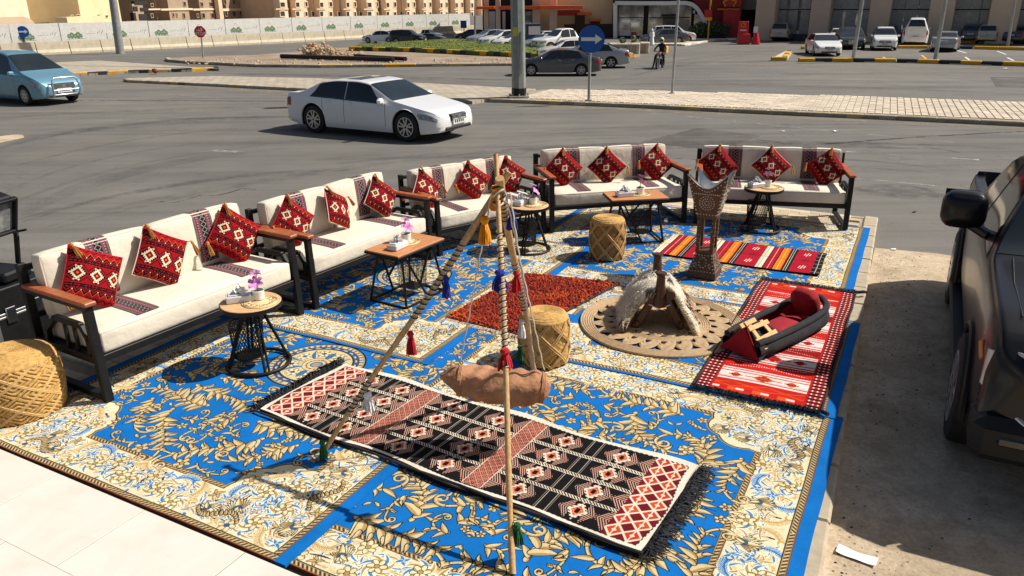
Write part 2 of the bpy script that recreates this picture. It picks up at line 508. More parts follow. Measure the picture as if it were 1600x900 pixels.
# ------------------------------------------------------------------ woven patterns, drawn by code
def sr(r, g, b): return np.array((r / 255, g / 255, b / 255), np.float32)
class Cv:
    def __init__(s, w, h, ppm, bg):
        s.w, s.h, s.ppm = w, h, ppm
        s.W, s.H = int(round(w * ppm)), int(round(h * ppm))
        s.a = np.empty((s.H, s.W, 3), np.float32); s.a[:] = bg
        s.X, s.Y = np.meshgrid((np.arange(s.W) + .5) / ppm, (np.arange(s.H) + .5) / ppm)
        s.X = s.X.astype(np.float32); s.Y = s.Y.astype(np.float32)
    def rect(s, x0, x1, y0, y1, c):
        s.a[(s.X >= x0) & (s.X < x1) & (s.Y >= y0) & (s.Y < y1)] = c
    def curve(s, pts, rs, fill, edge=None, ow=.006, shade=None, side=.25):
        pts = np.asarray(pts, np.float32); rs = np.asarray(rs, np.float32)
        if len(pts) > 2:
            t0 = np.linspace(0, 1, len(pts)); t1 = np.linspace(0, 1, len(pts) * 3 - 2)
            pts = np.stack([np.interp(t1, t0, pts[:, 0]), np.interp(t1, t0, pts[:, 1])], 1).astype(np.float32); rs = np.interp(t1, t0, rs).astype(np.float32)
        R = rs.max() + ow + .004
        x0 = max(int((pts[:, 0].min() - R) * s.ppm), 0); x1 = min(int((pts[:, 0].max() + R) * s.ppm) + 1, s.W)
        y0 = max(int((pts[:, 1].min() - R) * s.ppm), 0); y1 = min(int((pts[:, 1].max() + R) * s.ppm) + 1, s.H)
        if x1 <= x0 or y1 <= y0: return
        X = s.X[y0:y1, x0:x1]; Y = s.Y[y0:y1, x0:x1]
        D = np.full(X.shape, 9.0, np.float32); Lt = np.zeros(X.shape, np.float32)
        n = len(pts)
        for i in range(n):
            t = pts[min(i + 1, n - 1)] - pts[max(i - 1, 0)]
            t = t / (np.hypot(*t) + 1e-9)
            dx = X - pts[i, 0]; dy = Y - pts[i, 1]
            d = np.hypot(dx, dy) - rs[i]
            k = d < D
            D[k] = d[k]; Lt[k] = ((t[0] * dy - t[1] * dx) / max(rs[i], 1e-4))[k]
        A = s.a[y0:y1, x0:x1]
        if edge is not None: A[D < ow] = edge
        A[D < 0] = fill
        if shade is not None: A[(D < 0) & (Lt > side)] = shade
    def ring(s, cx, cy, r0, r1, c):
        d = np.hypot(s.X - cx, s.Y - cy); s.a[(d >= r0) & (d < r1)] = c

BLUE = sr(12, 112, 192); CREAM = sr(216, 196, 146); TAN = sr(178, 146, 92); INK = sr(26, 26, 30); BROWN = sr(120, 62, 46); PALEB = sr(70, 132, 190)
def spine(p, ang, L, k0, k1, n=18):
    pts = [p]; a = ang
    for i in range(n):
        a += (k0 + (k1 - k0) * i / n) * L / n
        pts.append((pts[-1][0] + math.cos(a) * L / n, pts[-1][1] + math.sin(a) * L / n))
    return pts
def leaf(cv, p, a, L, w, k, fill, edge, ow, shade):
    pts = spine(p, a, L, k, k * .4, 9)
    rs = [max(w * (math.sin(PI * min(1, (.12 + .88 * i / 9)) ** .8)) * (1 - .25 * i / 9), .0025) for i in range(10)]
    cv.curve(pts, rs, fill, edge, ow, shade)
def acanthus(cv, p, ang, L, k0, k1, w, rnd, fill=CREAM, edge=INK, shade=TAN, ow=.0055):
    sp = spine(p, ang, L, k0, k1, 20)
    n = max(3, int(L / .07))
    sg0 = 1 if k1 > 0 else -1
    a = math.atan2(sp[-1][1] - sp[-2][1], sp[-1][0] - sp[-2][0])
    # the tip rolls up into a volute
    q = [sp[-1]]; b = a; kk = sg0 * 9 / max(w * 10, .5)
    for i in range(16):
        b += kk * (.5 + i * .16) * w * .28
        q.append((q[-1][0] + math.cos(b) * w * .2, q[-1][1] + math.sin(b) * w * .2))
    cv.curve(q, [w * .14 * (1 - .03 * i) for i in range(16)] + [w * .2], fill, edge, ow, shade)
    cv.curve(sp, [w * .17 * (1 - .35 * i / 20) for i in range(21)], fill, edge, ow, shade)
    for j in range(n):
        i = 1 + int(j * 18 / n)
        a = math.atan2(sp[i + 1][1] - sp[i][1], sp[i + 1][0] - sp[i][0])
        sz = w * (1.5 - .5 * j / n) * (.7 + .55 * rnd.random())
        for sgn in ((1, -1) if rnd.random() < .7 else (rnd.choice((1, -1)),)):
            kk = sgn * (.55 + .9 * rnd.random()) / sz
            leaf(cv, sp[i], a + sgn * (.45 + .35 * rnd.random()), sz, sz * (.165 + .06 * rnd.random()), kk, fill, edge, ow, shade)
            for q in range(rnd.choice((0, 1, 1))):
                s2 = spine(sp[i], a + sgn * .5, sz * .5, kk, kk, 6)
                leaf(cv, s2[-1], a + sgn * (.9 + .5 * q), sz * .5, sz * .11, kk * 1.5, fill, edge, ow, shade)
def flower(cv, c, r, rnd, n=5, fill=CREAM, edge=INK, shade=TAN, core=TAN, ow=.005):
    a0 = rnd.random() * 6.28
    for j in range(n):
        a = a0 + j * 2 * PI / n
        q = (c[0] + math.cos(a) * r * .55, c[1] + math.sin(a) * r * .55)
        cv.curve([q, (c[0] + math.cos(a) * r * .75, c[1] + math.sin(a) * r * .75)], [r * .34, r * .30], fill, edge, ow, shade, .35)
    cv.curve([c, c], [r * .27] * 2, core, edge, ow)
def palmette(cv, c, ang, r, rnd, fill=CREAM, edge=INK, shade=TAN, blue=None):
    for j in (-4, 4, -3, 3, -2, 2, -1, 1, 0):
        a = ang + j * .36
        leaf(cv, c, a, r * (1 - .06 * abs(j)), r * .17, -j * .9 / r * .3, fill, edge, .005, shade)
    cv.curve([c, c], [r * .2] * 2, blue if blue is not None else shade, edge, .005)
    for j in (-1, 0, 1):
        leaf(cv, c, ang + PI + j * .5, r * .55, r * .12, j * 3, fill, edge, .005, shade)
def fits(discs, new, gap):
    for (x, y, r) in new:
        for (a, b, q) in discs:
            if (x - a) ** 2 + (y - b) ** 2 < (r + q + gap) ** 2: return False
    return True
def rope_band(cv, axis, p0, p1, lo, hi, step=.034):
    """guard stripe: tan band with slanted dark links between thin rules"""
    A, B = (cv.X, cv.Y) if axis == 'x' else (cv.Y, cv.X)
    k = (B >= p0) & (B < p1) & (A >= lo) & (A < hi)
    w = p1 - p0
    q = (B - p0) / w
    ph = ((A + (B - p0) * .8) / step) % 1.0
    a = cv.a
    a[k] = TAN * .92
    a[k & (ph < .42) & (q > .22) & (q < .8)] = sr(62, 54, 44)
    a[k & (ph > .55) & (ph < .85) & (q > .26) & (q < .76)] = sr(214, 192, 146)
    a[k & (q < .14)] = BROWN; a[k & (q > .9)] = INK * 1.6
def carpet(w, h, seed, medal=True, ppm=300, sel=.09, end=.03):
    rnd = random.Random(seed); nr = np.random.RandomState(seed)
    qw, qh = w / 2, h / 2
    cv = Cv(qw, qh, ppm, BLUE)
    g0x, g0y = sel, end
    g = .052; bw = .33
    ix, iy = g0x + g + bw, g0y + g + bw            # where the inner guard starts
    # cream border and the corner lobe
    bx = (cv.X > g0x + g) & (cv.Y > g0y + g) & ((cv.X < ix) | (cv.Y < iy))
    cl = .52
    lob = np.hypot(cv.X - (ix + .10), cv.Y - (iy + .10))
    lim = .34 + .035 * np.abs(np.sin(4 * np.arctan2(cv.Y - iy - .1, cv.X - ix - .1)))
    field = (cv.X >= ix) & (cv.Y >= iy)
    rope_band(cv, 'y', ix, ix + g, iy + cl - .05, 9); rope_band(cv, 'x', iy, iy + g, ix + cl - .05, 9)
    cv.a[field & (lob < lim + .022)] = TAN; cv.a[field & (lob < lim + .012) & (lob > lim + .004)] = INK
    corner = field & (lob < lim)
    cream = bx | corner
    cv.a[cream] = sr(231, 219, 182)
    sp = nr.rand(cv.H, cv.W)
    sp2 = nr.rand(cv.H // 3 + 1, cv.W // 3 + 1).repeat(3, 0).repeat(3, 1)[:cv.H, :cv.W]
    cv.a[cream & (sp2 < .16)] = sr(222, 204, 160)
    # field motifs
    F = []
    discs = []
    for k in range(12):       # blocked: border and corner lobe
        discs.append((ix + .1 + .2 * math.cos(k * .52), iy + .1 + .2 * math.sin(k * .52), .18))
    mr = .46
    if medal: discs.append((qw, qh, mr + .03))
    def inside(ds):
        return all(x - r * .6 > ix + g and y - r * .6 > iy + g and x < qw + .05 and y < qh + .05 for x, y, r in ds)
    for L, wd, tries in ((.74, .105, 900), (.56, .09, 1200), (.4, .076, 1500), (.26, .06, 1800)):
        for _ in range(tries):
            p = (rnd.uniform(ix, qw), rnd.uniform(iy, qh)); a = rnd.uniform(0, 6.28)
            k0 = rnd.choice((-1, 1)) * rnd.uniform(1.5, 3.2); k1 = -k0 * rnd.uniform(-2.2, 2.0)
            s_ = spine(p, a, L, k0 / L, k1 / L, 20)
            ds = [(s_[i][0], s_[i][1], wd * .80) for i in range(0, 21, 3)]
            if inside(ds) and fits(discs, ds, .0):
                discs += ds; acanthus(cv, p, a, L, k0 / L, k1 / L, wd, rnd)
    for _ in range(500):
        p = (rnd.uniform(ix + .08, qw), rnd.uniform(iy + .08, qh)); a = rnd.uniform(0, 6.28); L = rnd.uniform(.16, .34)
        k0 = rnd.choice((-1, 1)) * rnd.uniform(2, 5); s_ = spine(p, a, L, k0, k0 * rnd.uniform(1.5, 5), 18)
        ds = [(q[0], q[1], .02) for q in s_[::3]]
        if inside(ds) and fits(discs, ds, .0):
            discs += ds; cv.curve(s_, [.011 * (1 - .025 * i) for i in range(19)], CREAM, INK, .005, TAN)
            for i in (4, 9, 13):
                b = math.atan2(s_[i + 1][1] - s_[i][1], s_[i + 1][0] - s_[i][0]); leaf(cv, s_[i], b + rnd.choice((-1, 1)) * .9, .055, .014, 12, CREAM, INK, .005, TAN)
            flower(cv, s_[-1], rnd.uniform(.022, .034), rnd)
    for r, tries in ((.085, 200), (.06, 160), (.042, 200), (.028, 120)):
        for _ in range(tries):
            p = (rnd.uniform(ix, qw), rnd.uniform(iy, qh)); ds = [(p[0], p[1], r)]
            if inside(ds) and fits(discs, ds, .004):
                discs += ds
                if r > .07: palmette(cv, p, rnd.random() * 6.28, r * 1.1, rnd)
                elif r > .035: flower(cv, p, r, rnd)
                else:
                    leaf(cv, p, rnd.random() * 6.28, r * 1.9, r * .5, 12, CREAM, INK, .005, TAN)
    # border motifs: dense feathers in tan and blue, dark outlined blooms and rope arcs
    DK = sr(58, 56, 58)
    bd = []
    def inb(x, y, r):
        if x < g0x + g + r * .55 or y < g0y + g + r * .55 or x > qw + .03 or y > qh + .03: return False
        return (x < ix - r * .45 or y < iy - r * .45) or math.hypot(x - ix - .1, y - iy - .1) < .32 - r * .6
    for _ in range(1500):
        if rnd.random() < .5: p = (rnd.uniform(g0x + .07, qw), rnd.uniform(g0y + .07, iy + .35))
        else: p = (rnd.uniform(g0x + .07, ix + .35), rnd.uniform(g0y + .07, qh))
        k0 = rnd.choice((-1, 1)) * rnd.uniform(3, 9); s_ = spine(p, rnd.uniform(0, 6.28), rnd.uniform(.08, .2), k0, k0 * rnd.uniform(.5, 3), 12)
        if all(inb(q[0], q[1], .03) for q in s_[::4]):
            z = rnd.random(); cv.curve(s_, [.0075 * math.sin(PI * (.15 + .8 * i / 12)) for i in range(13)], TAN if z < .42 else (PALEB if z < .72 else (sr(222, 196, 140) if z < .9 else DK)), sr(246, 240, 220) if z < .72 else None, .0045)
    for r, tries in ((.105, 500), (.08, 900), (.06, 1600), (.042, 2600), (.028, 4000)):
        for _ in range(tries):
            if rnd.random() < .5: p = (rnd.uniform(g0x, qw), rnd.uniform(g0y, iy + .4))
            else: p = (rnd.uniform(g0x, ix + .4), rnd.uniform(g0y, qh))
            if inb(p[0], p[1], r) and fits(bd, [(p[0], p[1], r)], -.006):
                bd.append((p[0], p[1], r)); z = rnd.random(); a = rnd.random() * 6.28
                wht = sr(240, 230, 196)
                if r > .095:
                    if z < .5:
                        for j in range(7):
                            b = a + j * .9
                            leaf(cv, (p[0] + .045 * math.cos(b), p[1] + .045 * math.sin(b)), b + .7, .1, .017, 14, PALEB if j % 2 else TAN, wht, .006, wht)
                        flower(cv, p, .06, rnd, 6, sr(236, 220, 174), DK, TAN, TAN, .004)
                    else: palmette(cv, p, a, .115, rnd, sr(236, 222, 178), DK, sr(200, 168, 108), sr(40, 104, 160))
                elif r > .07:
                    c1 = sr(36, 112, 186) if z < .5 else sr(196, 160, 96)
                    sp_ = spine((p[0] - .07 * math.cos(a), p[1] - .07 * math.sin(a)), a - .5, .17, 8, 8, 12)
                    for i in range(1, 12):
                        b = math.atan2(sp_[i][1] - sp_[i - 1][1], sp_[i][0] - sp_[i - 1][0])
                        for sg in (1, -1): leaf(cv, sp_[i], b + sg * .8, .06, .0085, -sg * 10, c1, wht, .004, None)
                    cv.curve(sp_, [.006] * 13, c1, None)
                elif r > .05:
                    flower(cv, p, r, rnd, 6, sr(232, 214, 164), DK, sr(206, 176, 118), sr(30, 96, 160) if z < .4 else TAN, .004)
                elif r > .035:
                    for j in range(4): leaf(cv, p, a + j * 1.57, r * 1.25, r * .27, 16, (sr(206, 172, 108), sr(62, 128, 190))[z < .45], DK if z > .7 else sr(240, 230, 196), .004, None)
                else: leaf(cv, p, a, r * 1.7, r * .42, 20, (sr(210, 178, 116), sr(72, 130, 186))[z < .4], DK if z > .75 else None, .003, None)
    for cx, cy, rr in ((ix + .05, g0y + g + .10, .3), (g0x + g + .10, iy + .05, .3)):   # rope arcs by the corner
        for j in range(16):
            a = (.15 + j * .075) if cx > cy else (PI / 2 - .15 - j * .075)
            q = (cx + (rr + .3) * (a if cx > cy else 0) * .5, cy + .05 * math.sin(j * .4)) if cx > cy else (cx + .05 * math.sin(j * .4), cy + (rr + .3) * (PI / 2 - a) * .5)
            leaf(cv, q, (.8 if cx > cy else .6), .05, .012, 6, TAN, INK, .005, CREAM)
    if medal:
        d = np.hypot(cv.X - qw, cv.Y - qh); an = np.arctan2(cv.Y - qh, cv.X - qw)
        m_ = d < mr
        cv.a[m_] = CREAM
        for r0, r1, c in ((.445, .46, INK), (.43, .445, TAN), (.395, .43, CREAM), (.385, .395, BROWN), (.34, .385, BLUE * .8), (.33, .34, INK), (.13, .135, INK), (.1, .13, CREAM), (.085, .1, BROWN), (.06, .085, CREAM), (.045, .06, BLUE), (0, .045, TAN)):
            cv.a[(d >= r0) & (d < r1)] = c
        cv.a[(d > .395) & (d < .43) & (np.sin(an * 48) > .2)] = sr(60, 110, 150)
        for j in range(0, 24):
            a = j * 2 * PI / 24 + .06
            p = (qw + .36 * math.cos(a), qh + .36 * math.sin(a))
            leaf(cv, p, a + 1.2, .06, .013, 20, CREAM, INK, .003, TAN)
        for j in range(8):
            a = j * 2 * PI / 8 + .39
            flower(cv, (qw + .235 * math.cos(a), qh + .235 * math.sin(a)), .066, rnd, 6, sr(236, 222, 180), DK, TAN, sr(30, 96, 160), .004)
            a += .39
            p = (qw + .15 * math.cos(a), qh + .15 * math.sin(a))
            leaf(cv, p, a, .16, .03, 2, sr(44, 112, 170), DK, .004, sr(226, 206, 150))
        cv.a[(d > .085) & (d < .1) & (np.sin(an * 16) > 0)] = TAN
    # outer guard drawn last so that nothing spills over it
    rope_band(cv, 'y', g0x, g0x + g, g0y, 9); rope_band(cv, 'x', g0y, g0y + g, g0x, 9)
    k = (cv.X < g0x) | (cv.Y < g0y); cv.a[k] = BLUE
    q = cv.a
    q = np.concatenate([q, q[:, ::-1]], 1); q = np.concatenate([q, q[::-1]], 0)
    return q

def runner_img(L=3.42, Wd=1.07, ppm=320):
    cv = Cv(L, Wd, ppm, sr(20, 18, 20)); X, Y, a = cv.X, cv.Y, cv.a
    SAL = sr(216, 140, 116); ORG = sr(200, 78, 44); CRM = sr(232, 216, 192); DKR = sr(110, 20, 30)
    m = .055; lane = (Wd - 2 * m) / 4
    t = (Y - m) / lane; li = np.floor(t); tf = t - li - .5          # -.5 .. .5 over a lane
    eb = .25                                                         # end bands
    segs = [(m + eb, L * .315 - .08), (L * .315 + .08, L * .62 - .08), (L * .62 + .08, L - m - eb)]
    px = lambda v: np.round(v * 40) / 40
    for n_, (s0, s1) in enumerate(segs):
        k = (X >= s0) & (X < s1)
        U = X - s0; Ls = s1 - s0
        def tri(c, half, d, off):
            # feathered triangle: base at c, pointing d
            q = (U - c) * d
            ins = (q > 0) & (q < half) & (np.abs(tf) < .46 * (1 - np.floor(q / half * 7) / 7))
            st = (np.abs(tf) * 1.6 + q / half * 1.0) * 5.0 % 1.0
            sel = k & ins
            a[sel] = sr(24, 20, 22); a[sel & (st < .46)] = SAL; a[sel & (st < .16)] = CRM
        c0 = Ls * .5
        for c in ((.25, .75) if Ls > .6 else (.5,)):
            cc = Ls * c
            tri(cc - .05, .085, -1, 0); tri(cc + .05, .085, 1, 0)
            d = np.abs(U - cc) / .062 + np.abs(tf) / .36
            z = k & (d < 1); a[z] = CRM
            tooth = (np.floor(np.abs(tf) * 16) % 2 == 0)
            a[k & (d < 1.22) & (d >= 1) & tooth] = CRM
            a[k & (d < .74)] = ORG
            a[k & (d < .74) & ((np.floor(U * 60) + np.floor(tf * 14)) % 2 == 0) & (d > .4)] = SAL
            a[k & (np.abs(U - cc) < .015) & (np.abs(tf) < .1)] = sr(20, 18, 20)
        tri(0.0, .1, 1, 0); tri(Ls, .1, -1, 0)
        for c in (Ls * .5 - .035, Ls * .5 + .035, Ls * .5 - .05, Ls * .5 + .05):
            a[k & (np.abs(U - c) < .0028)] = CRM * .8
    # hatched ropes between the lanes
    for j in (1, 2, 3):
        y = m + lane * j
        k = (np.abs(Y - y) < .018) & (X > m + eb) & (X < L - m - eb)
        a[k] = sr(22, 20, 20); a[k & ((X * 42 + (Y - y) * 42) % 1 < .5)] = CRM
        a[k & (np.abs(np.abs(Y - y) - .016) < .0025)] = CRM
    # lattice bands
    for c in (L * .315, L * .62):
        k = (np.abs(X - c) < .08) & (Y > m) & (Y < Wd - m)
        a[k] = SAL * .95
        A = ((X - c) + Y) / .062; B = ((X - c) - Y) / .062
        fa = np.abs(A % 1 - .5); fb = np.abs(B % 1 - .5)
        a[k & (np.maximum(fa, fb) < .38)] = sr(60, 22, 24)
        a[k & (np.maximum(fa, fb) < .26)] = SAL
        a[k & (np.maximum(fa, fb) < .13)] = sr(40, 20, 22)
        a[k & (np.abs(np.abs(X - c) - .077) < .004)] = CRM
    # end bands of red and orange diamonds
    for s0 in (m, L - m - eb):
        k = (X >= s0) & (X < s0 + eb)
        q = (X - s0) / eb * 2; ph = (Y - m) / .125
        fq = np.abs(q % 1 - .5) * 2; fp = np.abs(ph % 1 - .5) * 2
        dd = fq + fp
        row = np.floor(ph) + np.floor(q)
        a[k] = CRM
        a[k & (dd < .85) & (row % 2 == 0)] = ORG; a[k & (dd < .85) & (row % 2 == 1)] = sr(196, 60, 40)
        a[k & (dd > 1.2)] = DKR
        a[k & (dd < .3)] = CRM; a[k & (np.abs(fq - .02) < .05)] = CRM
    e = .05
    k = (X < e) | (X > L - e) | (Y < e) | (Y > Wd - e); a[k] = sr(234, 222, 202)
    ed = np.minimum(np.minimum(X, L - X), np.minimum(Y, Wd - Y))
    a[(np.abs(ed - .05) < .004) & (np.floor((X + Y) * 50) % 2 == 0)] = sr(60, 50, 50)
    a[(Y < .012)] = sr(30, 28, 28)
    return a
def redwhite_img(L=3.05, Wd=1.06, ppm=300):
    cv = Cv(Wd, L, ppm, sr(196, 30, 26)); X, Y, a = cv.X, cv.Y, cv.a
    RED = sr(196, 28, 26); DR = sr(150, 22, 22); WH = sr(232, 222, 214); OR = sr(226, 86, 34); BK = sr(24, 16, 18)
    per = .49; y0 = .26
    Xm = X - Wd / 2
    for n in range(5):
        yy = y0 + n * per
        def band(b0, b1, c):
            edge = .006 * np.sign(np.sin(X * 30)) * 0
            a[(Y >= yy + b0 + edge) & (Y < yy + b1 + edge)] = c
        band(.0, .035, WH); band(.05, .175, WH); band(.062, .066, RED); band(.19, .225, WH); band(.24, .262, WH)
        band(.30, .44, DR if n % 2 else sr(206, 36, 28)); band(.45, .468, WH)
        # stepped medallions on the white band
        for c, s, col in ((-.24, .05, OR if n == 0 else RED), (0, .085, OR if n % 2 == 0 else RED), (.24, .05, OR if n == 0 else RED)):
            d = (np.floor(np.abs(Xm - c) / .012) * .012) / s + (np.floor(np.abs(Y - yy - .112) / .012) * .012) / (s * .75)
            a[d < 1] = col; a[(d < .62) & (d > .42)] = BK; a[d < .22] = DR
            if s > .06:
                a[(np.abs(Y - yy - .112) < .008) & (np.abs(Xm - c) < .16)] = col
        # crossed feather lines on the red band
        z = np.abs(np.abs(Xm) / .30 - np.abs((Y - yy - .37) / .055))
        a[(Y > yy + .31) & (Y < yy + .43) & (z < .10) & (np.floor(Xm * 90) % 2 == 0)] = WH if n % 2 == 0 else sr(230, 190, 170)
    # ends
    for k in ((Y < .2), (Y > L - .2)):
        a[k] = sr(204, 40, 24)
    for s0, sg in ((0.05, 1), (L - .05, -1)):
        q = (Y - s0) * sg
        k = (q > 0) & (q < .06)
        a[k] = OR
        f = np.floor(X / .07)
        a[k & (f % 3 == 0)] = RED; a[k & (f % 3 == 2) & (q > .015) & (q < .045)] = WH
        z = np.abs((q - .12) / .05) - np.abs((X / .3 % 1) - .5) * 2
        a[(q > .07) & (q < .17) & (np.abs(z) < .12)] = OR
    # side bands with small diamonds
    for k0 in ((X < .15), (X > Wd - .15)):
        a[k0] = sr(176, 30, 24)
        xx = np.where(X < .5, X - .075, X - Wd + .075)
        fy = np.abs(Y / .062 % 1 - .5) * 2
        fx = np.abs((xx + .06) / .04 % 1 - .5) * 2
        dd = fx + fy
        a[k0 & (np.abs(xx) < .058)] = BK * 1.3
        a[k0 & (np.abs(xx) < .058) & (fy < .55)] = sr(186, 34, 26)
        a[k0 & (np.abs(xx) < .055) & (dd < .52)] = WH
    a[(X < .012) | (X > Wd - .012) | (Y < .012) | (Y > L - .012)] = BK
    return a
def striped_img(L=2.06, Wd=.96, ppm=300):
    cv = Cv(L, Wd, ppm, sr(170, 14, 40)); X, Y, a = cv.X, cv.Y, cv.a
    RED = sr(176, 16, 44); OR = sr(240, 126, 16); BK = sr(26, 24, 28); CR = sr(232, 220, 190)
    unit = [(.085, CR), (.012, BK), (.05, RED), (.006, CR), (.045, RED), (.012, BK), (.095, OR), (.01, sr(190, 40, 30)), (.085, BK), (.255, RED)]
    x = 0.0; runs = []
    while x < L:
        for w_, c in unit:
            runs.append((x, x + w_, c)); x += w_
    for x0, x1, c in runs:
        a[(X >= x0) & (X < x1)] = c
        if c is OR:
            a[(np.abs(X - (x0 + x1) / 2) < .005)] = sr(250, 190, 120)
        if c is BK and x1 - x0 > .05:
            for q in (.3, .62): a[np.abs(X - (x0 + (x1 - x0) * q)) < .003] = CR
        if c is CR and x1 - x0 > .05: a[np.abs(X - (x0 + .035)) < .003] = BK
        if c is RED and x1 - x0 > .2:
            for yy in (.22, .5, .76):
                for q in (.4, .52, .64):
                    k = (np.abs(X - (x0 + (x1 - x0) * q) - (Y - yy) * .15) < .007) & (np.abs(Y - yy) < .075 - .03 * abs(q - .52) * 8)
                    a[k] = CR if yy != .5 else sr(120, 10, 30)
    a[(np.abs(Y - Wd / 2) < .006)] = a[(np.abs(Y - Wd / 2) < .006)] * .5
    k = X > L - .1
    a[k] = BK
    a[k & (np.abs(Y % .16 - .08) < .004)] = CR; a[k & (np.abs(X - L + .05) < .004)] = CR
    a[(Y < .01) | (Y > Wd - .01)] = BK
    return a
def pillow_img(v, ppm=320):
    cv = Cv(1.0, 1.0, ppm, sr(176, 16, 26)); X, Y, a = cv.X, cv.Y, cv.a
    p = X * 2 - 1; q = Y * 2 - 1
    if v == 1: q = q * .92 + .12
    RED = sr(164, 16, 26); BK = sr(20, 14, 16); CR = sr(236, 220, 184); OR = sr(206, 104, 46)
    a[:] = RED
    # middle belt: toothed white lozenges on black between red ones
    k = np.abs(q) < .34
    P = (p + .34) / .68
    f = (P % 1 - .5) * 2; n = np.floor(P)
    qq = np.abs(q) / .34
    d = np.abs(f) + qq * .98
    a[k & (d >= 1.0)] = RED * .95
    a[k & (d < 1.0)] = BK
    st = np.floor(np.abs(f) * 8) / 8 + np.floor(qq * 8) / 8
    saw = np.abs(((np.abs(f) - qq) * 3.2) % 1 - .5) * 2
    a[k & (d < .62 + .26 * saw) & (d > .46)] = CR
    a[k & (d < .46)] = RED
    a[k & (d < .3) & (d > .18)] = BK; a[k & (d < .18)] = OR
    a[k & (d > 1.12) & (np.abs(d - 1.3) < .06)] = BK
    for pc in (-.68, 0.0, .68):
        for s in (-1, 1):
            for dx in (-.08, .08):
                a[(np.hypot(p - pc - dx, q - s * .25) < .03)] = CR
    # beaded black lines
    for c in (.40, .48):
        for s in (-1, 1):
            z = np.abs(q - s * c) + .025 * np.abs(np.sin(p * 26 + c * 40))
            a[z < .042] = BK
    # zigzags
    tri = np.abs((p * 3.4) % 1 - .5) * 2
    for s in (-1, 1):
        z = s * q - (.56 + .18 * tri)
        a[np.abs(z) < .045] = BK; a[(z > -.16) & (z < -.10)] = BK; a[np.abs(z - .055) < .014] = OR
        a[(np.hypot((p * 3.4 % 1 - .5) / 3.4, s * q - .60) < .022)] = CR
        z = s * q - (.84 + .1 * tri)
        a[np.abs(z) < .022] = BK
    a[np.maximum(np.abs(p), np.abs(q)) > .965] = sr(150, 14, 22)
    return a
def band_img(L=1.2, Wd=.2, ppm=500):
    cv = Cv(Wd, L, ppm, sr(118, 104, 98)); X, Y, a = cv.X, cv.Y, cv.a
    PK = sr(156, 62, 92); BK = sr(34, 30, 36); WH = sr(176, 168, 158); GR = sr(122, 110, 102)
    def col(x0, x1, c): a[(X >= x0) & (X < x1)] = c
    for s in (0, 1):
        def mm(x): return x if s == 0 else Wd - x
        def cc(x0, x1, c): col(min(mm(x0), mm(x1)), max(mm(x0), mm(x1)), c)
        cc(.022, .026, BK); cc(.03, .05, PK)
        xx = np.where(np.full_like(X, s) == 0, X, Wd - X)
        k = (xx > .03) & (xx < .05)
        a[k & ((np.abs(Y % .024 - .012) + np.abs(xx - .04)) < .007)] = WH
        a[k & (np.abs(Y % .024) < .004)] = sr(90, 30, 60)
        cc(.055, .06, PK); cc(.063, .067, BK)
    k = (X > .07) & (X < .13)
    a[k] = BK
    fy = np.abs(Y / .05 % 1 - .5) * 2; fx = np.abs(X - .1) / .03
    a[k & (np.abs(fx - fy) < .16)] = WH; a[k & (fx + fy < .4)] = GR
    return a
def hoarding_img(ppm=110, w=3.4, h=1.45):
    cv = Cv(w, h, ppm, sr(236, 234, 226)); X, Y, a = cv.X, cv.Y, cv.a
    g = sr(112, 142, 104); gr = sr(150, 152, 146); rd = sr(200, 130, 120)
    for i, (x, r) in enumerate(((.55, .12), (.78, .17), (1.02, .13), (1.25, .19), (1.46, .11))):
        y = .52 + .05 * (i % 2)
        k = np.hypot((X - x) / 1.0, (Y - y) / 1.25) < r
        a[k] = g; a[np.hypot(X - x, (Y - y) / 1.2) < r * .45] = sr(170, 188, 160)
        a[(np.abs(X - x) < .012) & (Y > .33) & (Y < y)] = sr(90, 100, 80)
    a[(Y > .30) & (Y < .34) & (X > .42) & (X < 1.66)] = gr
    a[(np.abs(np.hypot(X - .98, Y - .98) - .12) < .014) & (Y > .9)] = rd
    rnd = random.Random(3)
    x = 1.8
    while x < 2.6:                                  # a thin line of small script, too far away to read
        L = rnd.uniform(.03, .09)
        cv.curve([(x, .66), (x + L * .5, .62 + rnd.uniform(0, .05)), (x + L, .66)], [.012] * 3, gr)
        x += L + .03
    for x, y, L, b in ((2.72, .62, .16, 1.2), (2.86, .7, .2, -1.5), (3.0, .55, .22, 1.0), (3.12, .72, .14, 2.0)):
        cv.curve(spine((x, y), 1.2, L, b * 3, -b * 4, 12), [.016] * 13, sr(120, 130, 118))
    n = np.random.RandomState(5).rand(cv.H // 8 + 1, cv.W // 8 + 1).repeat(8, 0).repeat(8, 1)[:cv.H, :cv.W]
    a *= (1 - .06 * n)[..., None]
    return a
M['band'] = image_mat('woven_band', band_img(), .95, .2, 400)
M['pillow'] = [image_mat('kilim_pillow', pillow_img(v), .95, .35, 260, bdist=.003) for v in (0, 1)]
M['runner'] = image_mat('runner_weave', runner_img(), .95, .3, 300, bdist=.003)
M['redwhite'] = image_mat('red_kilim', redwhite_img(), .95, .3, 300, bdist=.003)
M['striped'] = image_mat('striped_kilim', striped_img(), .95, .3, 300, bdist=.003)
M['hoarding'] = image_mat('hoarding_print', hoarding_img(), .6, 0, 80, var=.08)
CARP = {'left': (3.36, 4.36), 'right': (3.84, 3.42), 'mid': (3.08, 4.02), 'small': (3.3, 2.16), 'far': (4.3, 4.0)}
CARPM = {k: image_mat('carpet_' + k, carpet(w, h, 11 + i * 5, k in ('left', 'mid'), 300, .09, 0.0 if k in ('left', 'right') else .03), .95, .3, 240, bdist=.003)
         for i, (k, (w, h)) in enumerate(CARP.items())}
